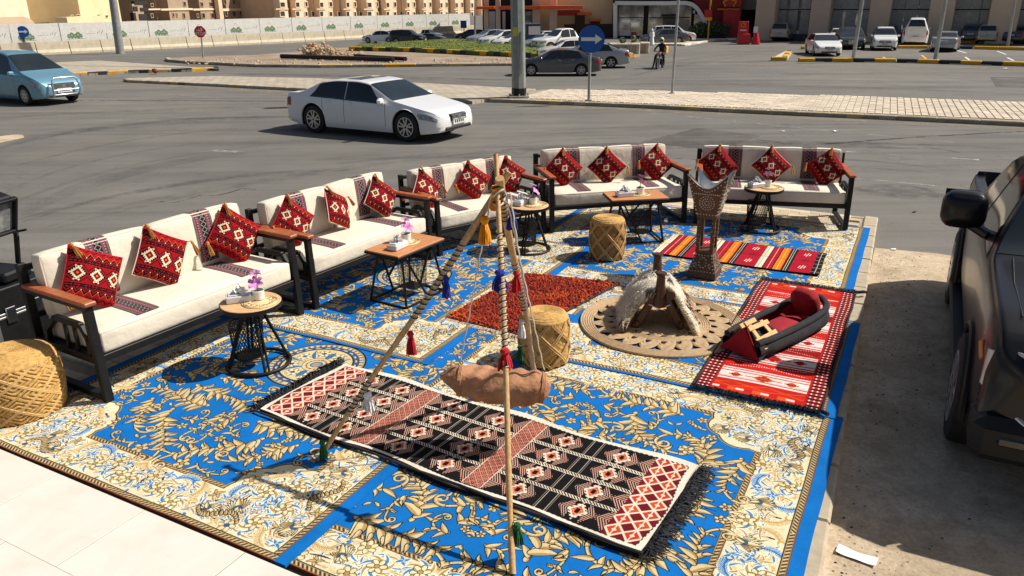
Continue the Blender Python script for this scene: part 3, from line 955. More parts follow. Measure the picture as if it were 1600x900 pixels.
# ------------------------------------------------------------------ ground and islands
def asphalt_mat():
    t = NT('asphalt')
    co = t.co('Object')
    big = t.noise(.09, 5, .6); med = t.noise(.6, 6, .65); fine = t.noise(45, 3)
    streak = t.noise(.5, 6, .62, stretch=(.16, 2.4, 1, TH))
    streak2 = t.noise(1.1, 5, .6, stretch=(.10, 2.0, 1, TH * .55), dist=.4)
    base = t.ramp(big, [(.3, (.135, .127, .114)), (.55, (.168, .158, .140)), (.75, (.205, .19, .164))])
    c = t.mix(.42, base, t.ramp(streak, [(.3, (.66,) * 3), (.52, (1.0,) * 3), (.75, (1.28, 1.25, 1.2))]), 'MULTIPLY')
    c = t.mix(.45, c, t.ramp(streak2, [(.36, (.62,) * 3), (.5, (1.0,) * 3), (.78, (1.2, 1.18, 1.14))]), 'MULTIPLY')
    c = t.mix(.6, c, t.ramp(med, [(.3, (.8,) * 3), (.7, (1.16,) * 3)]), 'MULTIPLY')
    c = t.mix(.5, c, t.ramp(fine, [(.3, (.66,) * 3), (.7, (1.24,) * 3)]), 'MULTIPLY')
    # hairline cracks
    vo = t.n('ShaderNodeTexVoronoi', feature='DISTANCE_TO_EDGE'); vo.inputs['Scale'].default_value = .22
    mp = t.n('ShaderNodeMix', data_type='RGBA'); mp.inputs[0].default_value = .12
    nz = t.n('ShaderNodeTexNoise'); nz.inputs['Scale'].default_value = 1.2; nz.inputs['Detail'].default_value = 6
    t.l(co, nz.inputs['Vector']); t.l(co, mp.inputs[6]); t.l(nz.outputs['Color'], mp.inputs[7])
    ad = t.n('ShaderNodeVectorMath', operation='ADD'); sc = t.n('ShaderNodeVectorMath', operation='SCALE'); sc.inputs['Scale'].default_value = 2.2
    t.l(nz.outputs['Color'], sc.inputs[0]); t.l(co, ad.inputs[0]); t.l(sc.outputs[0], ad.inputs[1]); t.l(ad.outputs[0], vo.inputs['Vector'])
    cr = t.ramp(vo.outputs['Distance'], [(.0, (.62,) * 3), (.006, (1,) * 3)])
    c = t.mix(.55, c, cr, 'MULTIPLY')
    t.col(c); t.set(rough=.85, spec=.3)
    t.bump(fine, .35, .006)
    return t.mat
M['asphalt'] = asphalt_mat()
def sand_mat(name, c1, c2, c3, s=1.2):
    t = NT(name)
    a = t.noise(s, 7, .68); f = t.noise(38, 4, .7); b = t.noise(6.0, 6, .7, dist=.5)
    c = t.ramp(a, [(.28, c1), (.5, c2), (.72, c3)])
    c = t.mix(.6, c, t.ramp(f, [(.3, (.62,) * 3), (.7, (1.25,) * 3)]), 'MULTIPLY')
    c = t.mix(.55, c, t.ramp(b, [(.35, (.62, .6, .57)), (.6, (1.1,) * 3)]), 'MULTIPLY')
    t.col(c); t.set(rough=.95, spec=.15)
    t.bump(t.math('ADD', t.math('MULTIPLY', f, .5), b), .7, .012)
    return t.mat
M['sandy_concrete'] = sand_mat('sandy_concrete', (.34, .265, .175), (.54, .425, .295), (.64, .53, .39), 1.0)
M['dirt'] = sand_mat('dirt', (.24, .17, .12), (.34, .26, .19), (.44, .36, .28), .5)
M['grass'] = sand_mat('grass_lawn', (.095, .12, .028), (.14, .17, .04), (.19, .21, .065), .6)
def brick_mat(name, c1, c2, mortar, w, h, rot=0.0):
    t = NT(name)
    mp = t.n('ShaderNodeMapping'); mp.inputs['Rotation'].default_value = (0, 0, rot); t.l(t.co('Object'), mp.inputs[0])
    b = t.n('ShaderNodeTexBrick'); b.inputs['Scale'].default_value = 1; b.inputs['Brick Width'].default_value = w; b.inputs['Row Height'].default_value = h
    b.inputs['Mortar Size'].default_value = .018; b.inputs['Color1'].default_value = (*c1, 1); b.inputs['Color2'].default_value = (*c2, 1); b.inputs['Mortar'].default_value = (*mortar, 1)
    t.l(mp.outputs[0], b.inputs['Vector'])
    c = t.mix(.7, b.outputs['Color'], t.ramp(t.noise(1.4, 6, .65), [(.3, (.72,) * 3), (.7, (1.12,) * 3)]), 'MULTIPLY')
    t.col(c); t.set(rough=.9); t.bump(b.outputs['Fac'], -.3, .01)
    return t.mat
M['island_paving'] = brick_mat('island_paving', rgb(190, 178, 160), rgb(172, 160, 140), rgb(120, 108, 92), .55, .3, TH)
M['paver'] = simple('paver', rgb(188, 170, 142), .9, 0, .16, 3, .4, 70, .006)
M['paver2'] = simple('paver_pale', rgb(204, 188, 160), .9, 0, .14, 3, .4, 70, .006)
M['joint'] = simple('sand_joint', rgb(154, 140, 120), .95, 0, .2, 8)
M['median_paver'] = simple('median_paver', rgb(200, 186, 165), .9, 0, .17, 1.1, .3, 40, .006)
def tile_mat():
    t = NT('white_tile')
    a = t.noise(1.1, 8, .7, dist=1.2); w = t.noise(.8, 6, .6, stretch=(1, 5, 1, .5), dist=.8); sp = t.noise(60, 2)
    c = t.ramp(a, [(.3, rgb(210, 204, 190)), (.6, rgb(222, 217, 206)), (.8, rgb(216, 208, 191))])
    c = t.mix(.6, c, t.ramp(w, [(.28, (.82, .81, .78)), (.42, (1,) * 3)]), 'MULTIPLY')
    c = t.mix(.25, c, t.ramp(sp, [(.22, (.6, .58, .54)), (.32, (1,) * 3)]), 'MULTIPLY')
    t.col(c); t.set(rough=.42, spec=.4); return t.mat
M['white_tile'] = tile_mat()

def struct_poly(name, pts, z0, z1, mat, side=None):
    mb = MB(); mb.prism([p[:2] for p in pts], z0, z1, 0)
    return mb.build(name, mat, kind='structure')
mb = MB(); mb.add([(-700, -60, ROAD), (700, -60, ROAD), (700, 1500, ROAD), (-700, 1500, ROAD)], [(0, 1, 2, 3)])
mb.build('ground', M['asphalt'], kind='structure')

# the paved platform
def kerb_line_u(v): return -.12 - .30 * (v - 3.9) / 8.9
plat = [S(-9.5, -.5), S(.2, -.5), S(kerb_line_u(3.9) - .16, 3.9), S(kerb_line_u(12.8) - .16, 12.8), S(-5.0, 12.8), S(-6.8, 10.6), S(-7.2, 6.6), S(-9.5, 5.4)]
pavement = struct_poly('pavement', plat, ROAD - .3, -.045, M['joint'])
# single pavers where the photo shows them: behind the far benches and under the near bench
def inpoly(x, y, P):
    c = False; n = len(P)
    for i in range(n):
        (x1, y1), (x2, y2) = P[i], P[i - 1]
        if (y1 > y) != (y2 > y) and x < (x2 - x1) * (y - y1) / (y2 - y1) + x1: c = not c
    return c
pv = []
PL, PW = .30, .15
pm = MB(); pm.box(-PL / 2 + .004, PL / 2 - .004, -PW / 2 + .004, PW / 2 - .004, -.06, 0, 0, .006)
zones = [(-5.6, -.62, 11.55, 12.76), (-6.6, -5.55, 2.7, 3.9), (-6.9, -6.1, 3.9, 6.6), (-5.6, -4.4, 9.6, 11.55)]
first = None; npv = 0
rr = random.Random(2)
for zi, (u0, u1, v0, v1) in enumerate(zones):
    for j in range(int((v1 - v0) / PW)):
        for i in range(int((u1 - u0) / PL) + 1):
            u = u0 + (i + .5 * (j % 2)) * PL; v = v0 + (j + .5) * PW
            x, y = S(u, v)
            if not inpoly(x, y, plat) or u > kerb_line_u(v) - .3: continue
            if zi and npv > 285: continue
            if first is None:
                pm2 = pm; first = pm.build('paver', M['paver'], pavement); o = first
                alt = first.data.copy(); alt.materials[0] = M['paver2']
            else:
                o = link_copy(first)
                if rr.random() < .5: o.data = alt
            npv += 1
            o.location = (x, y, -.016 + rr.uniform(-.003, .003)); o.rotation_euler = (rr.uniform(-.01, .01), rr.uniform(-.01, .01), -TH)
# the rest of the platform's paving (all of it lies under the carpets)
sub = [S(-7.0, 2.7), S(-.62, 2.7), S(-.75, 11.45), S(-4.3, 11.45), S(-6.0, 9.4), S(-6.05, 2.7)]
def kerb_run(parent, pts, z, mats, step=.95, w=.18, h=.17, seed=1, name='kerb_stone', side=1, ch=.03, nmax=400):
    """kerb stones laid end to end along a line; every stone is a part of its island"""
    rnd = random.Random(seed); k = 0; protos = {}
    for a, b in zip(pts[:-1], pts[1:]):
        A = Vector((a[0], a[1], 0)); B = Vector((b[0], b[1], 0)); d = B - A; L = d.length
        if L < .05: continue
        n = max(1, round(L / step)); st = L / n; d.normalize(); nrm = Vector((-d.y, d.x, 0)) * side
        ang = math.atan2(d.y, d.x)
        for i in range(n):
            mt = mats[k % len(mats)]; k += 1
            if k > nmax: return
            c = A + d * (st * (i + .5)) + nrm * (w / 2)
            if mt not in protos:
                b_ = MB(); b_.box(-.5, .5, -w / 2, w / 2, 0, h, 0, ch)
                me_o = b_.build(name, M[mt], parent); protos[mt] = me_o; o = me_o
            else: o = link_copy(protos[mt], parent)
            o.location = (c.x, c.y, z + rnd.uniform(-.006, .006)); o.rotation_euler = (0, rnd.uniform(-.006, .006), ang + rnd.uniform(-.004, .004)); o.scale = ((st - .012), 1, 1)
kp = [S(kerb_line_u(v), v) for v in (3.9, 6.0, 8.2, 10.5, 12.8)]
kerb_run(pavement, kp, ROAD - .02, ['kerb_grey'], .62, .2, .135, 4, side=1, ch=.02)
kerb_run(pavement, [S(kerb_line_u(12.8), 12.8), S(-5.0, 12.82)], ROAD - .02, ['kerb_grey'], .8, .1, .115, 5, side=1, ch=.01)
kerb_run(pavement, [S(1.5, 3.35), S(-.16, 3.93)], ROAD - .02, ['kerb_grey'], .6, .14, .075, 6, side=-1, ch=.015)
# sandy concrete strip beside the kerb
struct_poly('concrete_strip', [S(kerb_line_u(3.5), -.4), S(4.5, -.4), S(4.5, 10.6), S(1.6, 11.35), S(.4, 11.55), S(-.36, 11.45)], ROAD - .05, ROAD + .006, M['sandy_concrete'])
# white tiled terrace in front
ter = struct_poly('terrace', [S(-9.5, -.5), S(-.4, -.5), S(-.4, 2.62), S(-9.5, 2.62)], ROAD, .0015, simple('tile_joint', rgb(92, 84, 72), .9))
tw, td = .92, .62; first = None
for r_ in range(4):
    for c_ in range(9):
        u0 = -8.9 + c_ * tw + (r_ % 2) * tw * .45 + .1; v1 = 2.62 - r_ * td
        if u0 + tw > -.4: continue
        if first is None:
            b_ = MB(); b_.box(-tw / 2 + .003, tw / 2 - .003, -td / 2 + .0004, td / 2 - .0004, -.035, 0, 0, .0015)
            first = b_.build('floor_tile', M['white_tile'], ter); o = first
        else: o = link_copy(first)
        x, y = S(u0 + tw / 2, v1 - td / 2)
        o.location = (x, y, .004 + rr.uniform(-.0005, .0005)); o.rotation_euler = (0, 0, -TH)

# ---- traffic islands (survey points in photo pixels)
def P(px, py, z=ROAD): return G(px, py, z)
def island(name, near, far, mat, ztop=0.0):
    pts = [P(*q) for q in near] + [P(q[0], q[1], ztop) for q in far]
    return struct_poly(name, pts, ROAD - .1, ztop - .02, mat)
# right median
near_r = [(765, 160), (800, 161), (1000, 169), (1200, 179), (1400, 188), (1600, 198), (1800, 208)]
far_r = [(1800, 172), (1600, 159), (1400, 152), (1200, 146), (1000, 141), (848, 139), (800, 146)]
med = island('median', near_r, far_r, M['joint'])
kerb_run(med, [P(*q) for q in near_r], ROAD - .03, ['kerb_worn', 'kerb_worn', 'kerb_fade_yellow', 'kerb_grey', 'kerb_worn'], 1.0, .2, .155, 7)
A = Vector((*P(800, 161), 0)); B = Vector((*P(1800, 208), 0)); dr = (B - A).normalized(); nr_ = Vector((-dr.y, dr.x, 0))
mpoly = [P(q[0], q[1]) for q in near_r] + [P(q[0], q[1], 0) for q in far_r]
mb = MB(); ang = math.atan2(dr.y, dr.x)
cs_, sn_ = math.cos(ang), math.sin(ang)
near_line = lambda s: None
pw, pd = .205, .30
for i in range(int((B - A).length / pw)):
    for j in range(48):
        c = A + dr * ((i + .5) * pw) + nr_ * (-1.0 + (j + .5) * pd)
        if not inpoly(c.x, c.y, mpoly): continue
        # keep clear of the kerb stones
        q = c - nr_ * .42
        if not inpoly(q.x, q.y, mpoly): continue
        z = rr.uniform(-.004, .006); hw, hd = pw / 2 - .006, pd / 2 - .008; e = .012
        V = []
        for (a, b, zz) in ((-hw, -hd, -.03), (hw, -hd, -.03), (hw, hd, -.03), (-hw, hd, -.03), (-hw + e, -hd + e, z), (hw - e, -hd + e, z), (hw - e, hd - e, z), (-hw + e, hd - e, z)):
            V.append((c.x + a * cs_ - b * sn_, c.y + a * sn_ + b * cs_, zz))
        mb.add(V, [(4, 5, 6, 7), (0, 1, 5, 4), (1, 2, 6, 5), (2, 3, 7, 6), (3, 0, 4, 7)])
mb.build('paving_stones', M['median_paver'], med, kind='stuff')
# left tongue of the median
near_l = [(193, 127), (200, 129), (330, 135), (480, 143), (665, 155), (728, 161)]
far_l = [(738, 157), (800, 147), (838, 138), (620, 127), (480, 121), (330, 118), (205, 121)]
ml = island('median_tongue', near_l, far_l, M['island_paving'])
kerb_run(ml, [P(*q) for q in near_l + [(740, 159)]], ROAD - .03, ['kerb_worn', 'kerb_grey', 'kerb_worn', 'kerb_fade_yellow'], 1.1, .2, .15, 8)
# island with black and yellow kerb on the left
near_y = [(30, 123), (105, 120), (200, 115), (300, 112), (335, 110)]
far_y = [(342, 107), (300, 104), (155, 94), (80, 97), (20, 100)]
iy = island('paved_island', near_y, far_y, M['island_paving'])
kerb_run(iy, [P(*q) for q in near_y + [(342, 108)]], ROAD - .03, ['kerb_yellow', 'kerb_black'], .95, .22, .2, 9)
# dirt island with the lawn
near_d = [(258, 94), (262, 97), (300, 100), (400, 105), (500, 106), (600, 105), (700, 104), (800, 103), (880, 102)]
far_d = [(960, 92), (1000, 88), (1000, 80), (760, 62), (560, 72), (400, 85), (300, 88)]
idt = island('dirt_island', near_d, far_d, M['dirt'])
kerb_run(idt, [P(*q) for q in near_d[:5]], ROAD - .03, ['kerb_grey', 'kerb_worn'], 1.6, .3, .2, 10)
kerb_run(idt, [P(*q) for q in near_d[4:]], ROAD - .03, ['kerb_fade_yellow', 'kerb_worn', 'kerb_yellow', 'kerb_worn'], 1.5, .3, .2, 11)
lawn_pts = [(545, 79), (640, 81), (760, 87), (830, 90), (960, 92), (990, 90), (880, 80), (800, 73), (760, 66), (700, 65), (620, 70), (560, 75)]
lawn = struct_poly('lawn', [P(q[0], q[1], 0) for q in lawn_pts], -.04, .24, M['grass'])
kerb_run(lawn, [P(q[0], q[1], 0) for q in lawn_pts[:6]], -.03, ['kerb_yellow', 'kerb_black'], 1.15, .35, .30, 12, side=1)
kerb_run(lawn, [P(q[0], q[1], 0) for q in ((740, 64), (770, 67), (800, 72), (840, 76))], -.03, ['kerb_black', 'kerb_yellow'], 1.2, .3, .3, 13, side=-1)
# grass blades, a low fuzz over the lawn
mb = MB(); lp = [P(q[0], q[1], 0) for q in lawn_pts]
xs = [q[0] for q in lp]; ys = [q[1] for q in lp]
for k in range(9000):
    x = rr.uniform(min(xs), max(xs)); y = rr.uniform(min(ys), max(ys))
    if inpoly(x, y, lp):
        h = rr.uniform(.02, .06); a = rr.uniform(0, 6.28); w = .05
        mb.add([(x - w * math.cos(a), y - w * math.sin(a), .235), (x + w * math.cos(a), y + w * math.sin(a), .235), (x + rr.uniform(-.08, .08), y + rr.uniform(-.08, .08), .24 + h)], [(0, 1, 2)])
mb.build('lawn_grass', M['grass'], kind='stuff')
# car park kerbs on the right
near_p = [(1248, 97), (1300, 97), (1400, 98), (1500, 101), (1600, 104), (1750, 108)]
pk = struct_poly('parking_strip', [P(*q) for q in near_p] + [P(q[0], q[1] - 4) for q in near_p[::-1]], ROAD - .1, ROAD + .05, M['concrete'])
kerb_run(pk, [P(*q) for q in near_p], ROAD - .03, ['kerb_yellow', 'kerb_black'], 1.0, .34, .24, 14)
near_q = [(1205, 95), (1229, 95), (1236, 84)]
pk2 = struct_poly('parking_corner', [P(*q) for q in ((1206, 94), (1230, 94), (1237, 83), (1228, 82))], ROAD - .1, ROAD + .12, M['concrete'])
kerb_run(pk2, [P(*q) for q in near_q], ROAD - .03, ['kerb_yellow', 'kerb_black', 'kerb_yellow'], .9, .3, .24, 15)
near_s = [(1252, 77), (1262, 77)]
near_t = [(1404, 76), (1450, 76), (1520, 77), (1600, 79), (1700, 81)]
pk3 = struct_poly('parking_divider', [P(*q) for q in near_t] + [P(q[0], q[1] - 2) for q in near_t[::-1]], ROAD - .1, ROAD + .05, M['concrete'])
kerb_run(pk3, [P(*q) for q in near_t], ROAD - .03, ['kerb_yellow', 'kerb_yellow', 'kerb_black'], 1.4, .34, .24, 16)
kerb_run(pk3, [P(*q) for q in near_s], ROAD - .03, ['kerb_yellow'], 1.4, .34, .24, 17)
# restaurant forecourt kerb
near_f = [(1010, 70), (1070, 72), (1125, 63), (1200, 62)]
pf = struct_poly('forecourt', [P(*q) for q in near_f] + [P(1200, 58), P(1010, 60)], ROAD - .1, ROAD + .1, M['concrete'])
kerb_run(pf, [P(*q) for q in near_f], ROAD - .03, ['sign_white', 'concrete'], 1.6, .3, .17, 18)
# lane paint
def strip(name, pts, w, mat, z=ROAD + .004):
    mb = MB()
    for a, b in zip(pts[:-1], pts[1:]):
        A = Vector((*P(*a), 0)); B = Vector((*P(*b), 0)); d = (B - A).normalized(); n = Vector((-d.y, d.x, 0)) * w / 2
        mb.add([(*(A - n)[:2], z), (*(B - n)[:2], z), (*(B + n)[:2], z), (*(A + n)[:2], z)], [(0, 1, 2, 3)])
    return mb.build(name, mat, kind='structure')
def worn_mat(name, c, lo=.42, hi=.56):
    t = NT(name); f = t.noise(3.0, 8, .75)
    t.col(c); t.set(rough=.9); t.set(alpha=t.ramp(f, [(lo, (0, 0, 0)), (hi, (1, 1, 1))])); return t.mat
M['worn_white'] = worn_mat('worn_white_paint', (.42, .40, .36), .46, .66)
M['worn_tan'] = worn_mat('road_sand', (.34, .26, .17), .40, .72)
M['worn_dark'] = worn_mat('road_tar', (.045, .043, .042), .40, .60)
strip('lane_line', [(1322, 237), (1530, 250)], .12, M['worn_white'])
strip('lane_line', [(1338, 279), (1500, 294)], .12, M['worn_white'])
strip('lane_line', [(1000, 175), (1300, 205), (1500, 224)], .1, M['worn_white'])
strip('lane_line', [(333, 235), (390, 239)], .22, M['worn_white'])
strip('lane_line', [(255, 147), (340, 153)], .12, M['worn_white'])
strip('road_seam', [(0, 151), (120, 157), (445, 158)], .16, M['worn_dark'])
strip('road_seam', [(1290, 225), (1420, 215), (1600, 205)], .14, M['worn_dark'])
for q in ((1496, 79, 1510, 83), (1558, 80, 1572, 85), (1620, 82, 1636, 87), (1508, 89, 1515, 94), (1574, 90, 1584, 95), (1380, 89, 1385, 93), (1440, 86, 1447, 92)):
    strip('bay_line', [(q[0], q[1]), (q[2], q[3])], .12, M['sign_yellow'] if q[0] < 1450 else M['sign_white'])
strip('kerb_sand', [(780, 163), (1000, 172), (1200, 182), (1400, 192), (1600, 202)], .5, M['worn_tan'], ROAD + .005)
strip('kerb_sand', [(180, 130), (330, 138), (480, 147), (640, 158)], .7, M['worn_tan'], ROAD + .005)
strip('kerb_sand', [(1160, 101), (1400, 103), (1600, 108)], .8, M['worn_tan'], ROAD + .005)
mb = MB(); c0 = Vector((*P(0, 218), 0))
mb.prism([(c0.x + .45 * math.cos(a / 16 * 6.28) * (1 + .12 * math.sin(a * 2)), c0.y + .8 * math.sin(a / 16 * 6.28)) for a in range(16)], ROAD - .02, ROAD + .006)
mb.build('road_patch', M['sandy_concrete'], kind='structure')
for (x0, y0, x1, y1) in ((250, 318, 400, 294), (900, 232, 1200, 262), (1180, 220, 1500, 236)):
    strip('road_crack', [(x0 + (x1 - x0) * i / 7, y0 + (y1 - y0) * i / 7 + 3 * math.sin(i * 2.1 + x0)) for i in range(8)], .045, M['worn_dark'])
# faint tyre tracks and dust trails swept round the junction
def trail(mb, pts, w, z, mi):
    n = 26; q = []
    for i in range(n + 1):
        t = i / n; a = (1 - t) ** 2; b = 2 * t * (1 - t); c = t * t
        q.append(Vector((*P(a * pts[0][0] + b * pts[1][0] + c * pts[2][0], a * pts[0][1] + b * pts[1][1] + c * pts[2][1]), z)))
    V = []
    for i, p in enumerate(q):
        d = (q[min(i + 1, n)] - q[max(i - 1, 0)]).normalized(); nn = Vector((-d.y, d.x, 0)) * w / 2 * (math.sin(PI * (.06 + .88 * i / n)))
        V += [tuple(p - nn), tuple(p + nn)]
    mb.add(V, [(2 * i, 2 * i + 2, 2 * i + 3, 2 * i + 1) for i in range(n)], mi)
def faint(name, c, amt, s):
    t = NT(name); f = t.noise(s, 7, .7, stretch=(1, 1, 1)); t.col(c); t.set(rough=.9, spec=.2); t.set(alpha=t.ramp(f, [(.36, (0, 0, 0)), (.75, (amt,) * 3)])); return t.mat
tm = [faint('tyre_dark', (.08, .077, .073), .24, 1.3), faint('dust_pale', (.30, .275, .235), .34, 1.1), faint('tyre_dark_fine', (.085, .082, .078), .26, 3.0)]
mb = MB(); rt = random.Random(41); k_ = 0
base = [((0, 268), (200, 200), (460, 196)), ((0, 300), (160, 230), (420, 210)), ((20, 330), (180, 250), (440, 226)), ((0, 240), (180, 180), (520, 185)), ((0, 190), (300, 168), (520, 172)), ((0, 215), (240, 180), (480, 178)), ((40, 345), (260, 268), (560, 262)), ((60, 360), (300, 290), (700, 245)), ((520, 255), (900, 215), (1500, 232)), ((700, 240), (1000, 205), (1600, 226)), ((740, 228), (1100, 196), (1600, 214)), ((760, 215), (1100, 188), (1600, 206)), ((1100, 260), (1300, 262), (1480, 280)), ((1090, 240), (1300, 236), (1520, 262)), ((1330, 300), (1420, 300), (1500, 312)),
        ((960, 130), (1200, 128), (1600, 146)), ((960, 118), (1200, 112), (1600, 124)), ((960, 125), (1060, 95), (1200, 84)), ((980, 120), (1100, 92), (1220, 78)), ((1000, 100), (1090, 84), (1180, 78)), ((300, 113), (500, 116), (800, 124)), ((330, 116), (560, 118), (800, 132)), ((930, 126), (1300, 118), (1600, 132))]
for pts in base:
    for j in range(2):
        o_ = rt.uniform(-7, 7) if pts[0][1] > 140 else rt.uniform(-2.5, 2.5)
        trail(mb, [(x + rt.uniform(-30, 30), y + o_) for x, y in pts], rt.choice((.16, .22, .3, .7, 1.1)) , ROAD + .0015 + .00004 * k_, rt.choice((0, 0, 1, 2, 2))); k_ += 1
mb.build('tyre_tracks', tm, kind='structure')
mb = MB(); mb.add([(*P(*q), ROAD + .006) for q in ((1556, 136), (1640, 140), (1640, 122), (1546, 120))], [(0, 1, 2, 3)]); mb.add([(*P(*q), ROAD + .006) for q in ((1000, 222), (1120, 236), (1190, 212), (1090, 200))], [(0, 1, 2, 3)])
mb.build('asphalt_patch', faint('asphalt_patch', (.09, .085, .078), .6, .6), kind='structure')
# grit on the sandy strip
mb = MB(); rt = random.Random(17)
for k in range(900):
    v = rt.uniform(2.5, 11.3); u = kerb_line_u(v) + .06 + abs(rt.gauss(0, .35)); x, y = S(u, v); s_ = rt.uniform(.004, .013)
    V = [(x + s_ * math.cos(a), y + s_ * .8 * math.sin(a), ROAD + .006) for a in np.linspace(0, 6.28, 6)[:-1]] + [(x + rt.uniform(-.3, .3) * s_, y, ROAD + .006 + s_ * .8)]
    mb.add(V, [(i, (i + 1) % 5, 5) for i in range(5)], rt.choice((0, 0, 0, 0, 0, 1)))
mb.build('grit', [M['kerb_grey'], M['kerb_black']], kind='stuff')
# sky dome is the world's sky
# ------------------------------------------------------------------ buildings, walls, poles
def wallmat(name, c, var=.1, sc=.5):
    return simple(name, c, .85, 0, var, sc, .15, 30, .01)
M['cream_wall'] = wallmat('cream_render', rgb(232, 206, 160)); M['cream_pale'] = wallmat('pale_cream_render', rgb(228, 212, 182))
M['house_grey'] = wallmat('taupe_render', rgb(170, 146, 120)); M['house_pink'] = wallmat('sand_stone', rgb(222, 194, 162)); M['house_trim'] = wallmat('sand_trim', rgb(232, 208, 178))
M['tan_column'] = wallmat('tan_column', rgb(206, 184, 160)); M['brown_wall'] = wallmat('brown_cladding', rgb(92, 70, 58))
M['orange_canopy'] = simple('orange_canopy', rgb(222, 92, 40), .5, 0, .1, 3); M['slat_red'] = simple('slat_red', rgb(172, 40, 44), .5, 0, .25, 6)
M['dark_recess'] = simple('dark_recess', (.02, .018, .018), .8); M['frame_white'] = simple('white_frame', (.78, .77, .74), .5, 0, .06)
M['grey_clad'] = wallmat('grey_cladding', rgb(150, 142, 130)); M['blue_plinth'] = simple('blue_plinth', rgb(60, 72, 92), .6)
class Facade:
    """a wall plane surveyed from the photo: x runs along the wall, y goes into the building, z is height"""
    def __init__(s, a, b):
        s.A = Vector((a[0], a[1], 0)); s.B = Vector((b[0], b[1], 0)); s.d = (s.B - s.A).normalized(); s.n = Vector((-s.d.y, s.d.x, 0))
        s.rot = math.atan2(s.d.y, s.d.x)
    def xz(s, px, py, off=0.0):
        r = ray(px, py); A = s.A + s.n * off
        t = (A.x * s.n.x + A.y * s.n.y) / (r.x * s.n.x + r.y * s.n.y)
        p = Vector((r.x * t, r.y * t, CAM_H + r.z * t))
        return (p - A).dot(s.d), p.z
    def thing(s, name, label, cat, group=None):
        return thing(name, label, cat, (s.A.x, s.A.y, 0), s.rot, group)
def fbox(f, mb, px0, px1, py0, py1, d0, d1, mi=0, ch=0.0):
    x0, z1 = f.xz(px0, py0, d0); x1, z0 = f.xz(px1, py1, d0)
    mb.box(min(x0, x1), max(x0, x1), d0, d1, min(z0, z1), max(z0, z1), mi, ch)
    return (x0, x1, z0, z1)
def part_rect(f, name, mat, parent, px0, px1, py0, py1, d0, d1, ch=0.0):
    mb = MB(); fbox(f, mb, px0, px1, py0, py1, d0, d1, 0, ch)
    return mb.build(name, mat, parent)
def window_on(f, parent, px0, px1, py0, py1, fw=.12, frame='house_trim', glass='window_dark', d=0.0):
    mb = MB(); x0, z1 = f.xz(px0, py0, d); x1, z0 = f.xz(px1, py1, d)
    for b in ((x0 - fw, x0, z0 - fw, z1 + fw), (x1, x1 + fw, z0 - fw, z1 + fw), (x0, x1, z1, z1 + fw), (x0, x1, z0 - fw, z0)):
        mb.box(b[0], b[1], d - .1, d + .05, b[2], b[3])
    w = mb.build('window', M[frame], parent)
    m2 = MB(); m2.box(x0, x1, d - .03, d + .04, z0, z1); m2.build('pane', M[glass], w)
    return w

# hoarding with printed panels behind a line of concrete barriers
hA = Vector((*P(-60, 91), 0)); hB = Vector((*P(735, 52), 0))
hf = Facade(hA, hB); hl = (hB - hA).length
hoard = hf.thing('hoarding_fence', 'long white printed hoarding with green tree emblems behind concrete barriers', 'fence')
n = 15; pw_ = hl / n
for i in range(n):
    zt = 2.02
    mb = MB(); x0 = i * pw_ + .03; x1 = (i + 1) * pw_ - .03
    mb.add([(x0, 0, .55), (x1, 0, .55), (x1, 0, zt), (x0, 0, zt)], [(0, 1, 2, 3)], 0, [(0, 0), (1, 0), (1, 1), (0, 1)])
    mb.add([(x0, .06, .55), (x1, .06, .55), (x1, .06, zt), (x0, .06, zt)], [(3, 2, 1, 0), ], 0, [(0, 0)] * 4)
    mb.box(x0, x1, .004, .056, .545, zt + .01, 1)
    mb.build('panel', [M['hoarding'], M['sign_white']], hoard)
    if i % 2 == 0:
        mb = MB(); mb.box(i * pw_ - .05, i * pw_ + .05, .07, .17, ROAD, zt + .05, 0); mb.build('post', M['galv'], hoard)
mb = MB()
prof = [(-.3, ROAD), (-.3, .02), (-.16, .22), (-.1, .78), (.1, .78), (.16, .22), (.3, .02), (.3, ROAD)]
nb = 22; bl = hl / nb
mb.add([(x, p[0], p[1]) for x in (-bl / 2 + .03, bl / 2 - .03) for p in prof], [tuple(range(8)), tuple(range(15, 7, -1))] + [(i + 8, (i + 1) % 8 + 8, (i + 1) % 8, i) for i in range(8)])
first = None
for i in range(nb):
    c = hA + hf.d * (bl * (i + .5)) - hf.n * .75
    lb = 'cream concrete road barrier standing in line before the printed hoarding'
    if first is None:
        first = mb.build('concrete_barrier', M['concrete'], None, label=lb, cat='barrier', group='concrete barriers along the hoarding'); o = first
    else: o = link_copy(first)
    o.location = (c.x, c.y, 0); o.rotation_euler = (0, 0, hf.rot + rr.uniform(-.012, .012))

# cream villas on the left
fv = Facade(at(-80, 45, 84), at(216, 45, 136))
v1 = fv.thing('villa', 'cream blank walled villa at the far left with brown door recess', 'building')
mb = MB(); fbox(fv, mb, -80, 104, -90, 60, 0, 14); mb.build('wall', M['cream_pale'], v1)
part_rect(fv, 'recess_panel', M['house_grey'], v1, 87, 106, 8, 28, -.12, .3)
part_rect(fv, 'roof_beam', M['house_grey'], v1, 78, 110, -3, 8, -.9, .3)
for q in ((52, 26, 54, 29), (81, 25, 86, 29)): window_on(fv, v1, q[0], q[2], q[1], q[3], .06)
tn = MB(); x0, z0 = fv.xz(-30, 45, -3); x1, z1 = fv.xz(36, 26, -3)
tn.lathe([(z1 * .55, 0), (z1 * .55, x1 - x0)], 20, (x0, -3, z1 * .45), 0, 'x'); t_ = tn.build('storage_tank', M['house_grey'], None, smooth=40, label='grey brown rounded storage shed in front of the cream villa', cat='tank', loc=(fv.A.x, fv.A.y, 0), rotz=fv.rot)
bsx, bz = fv.xz(61, 45, -2.0)
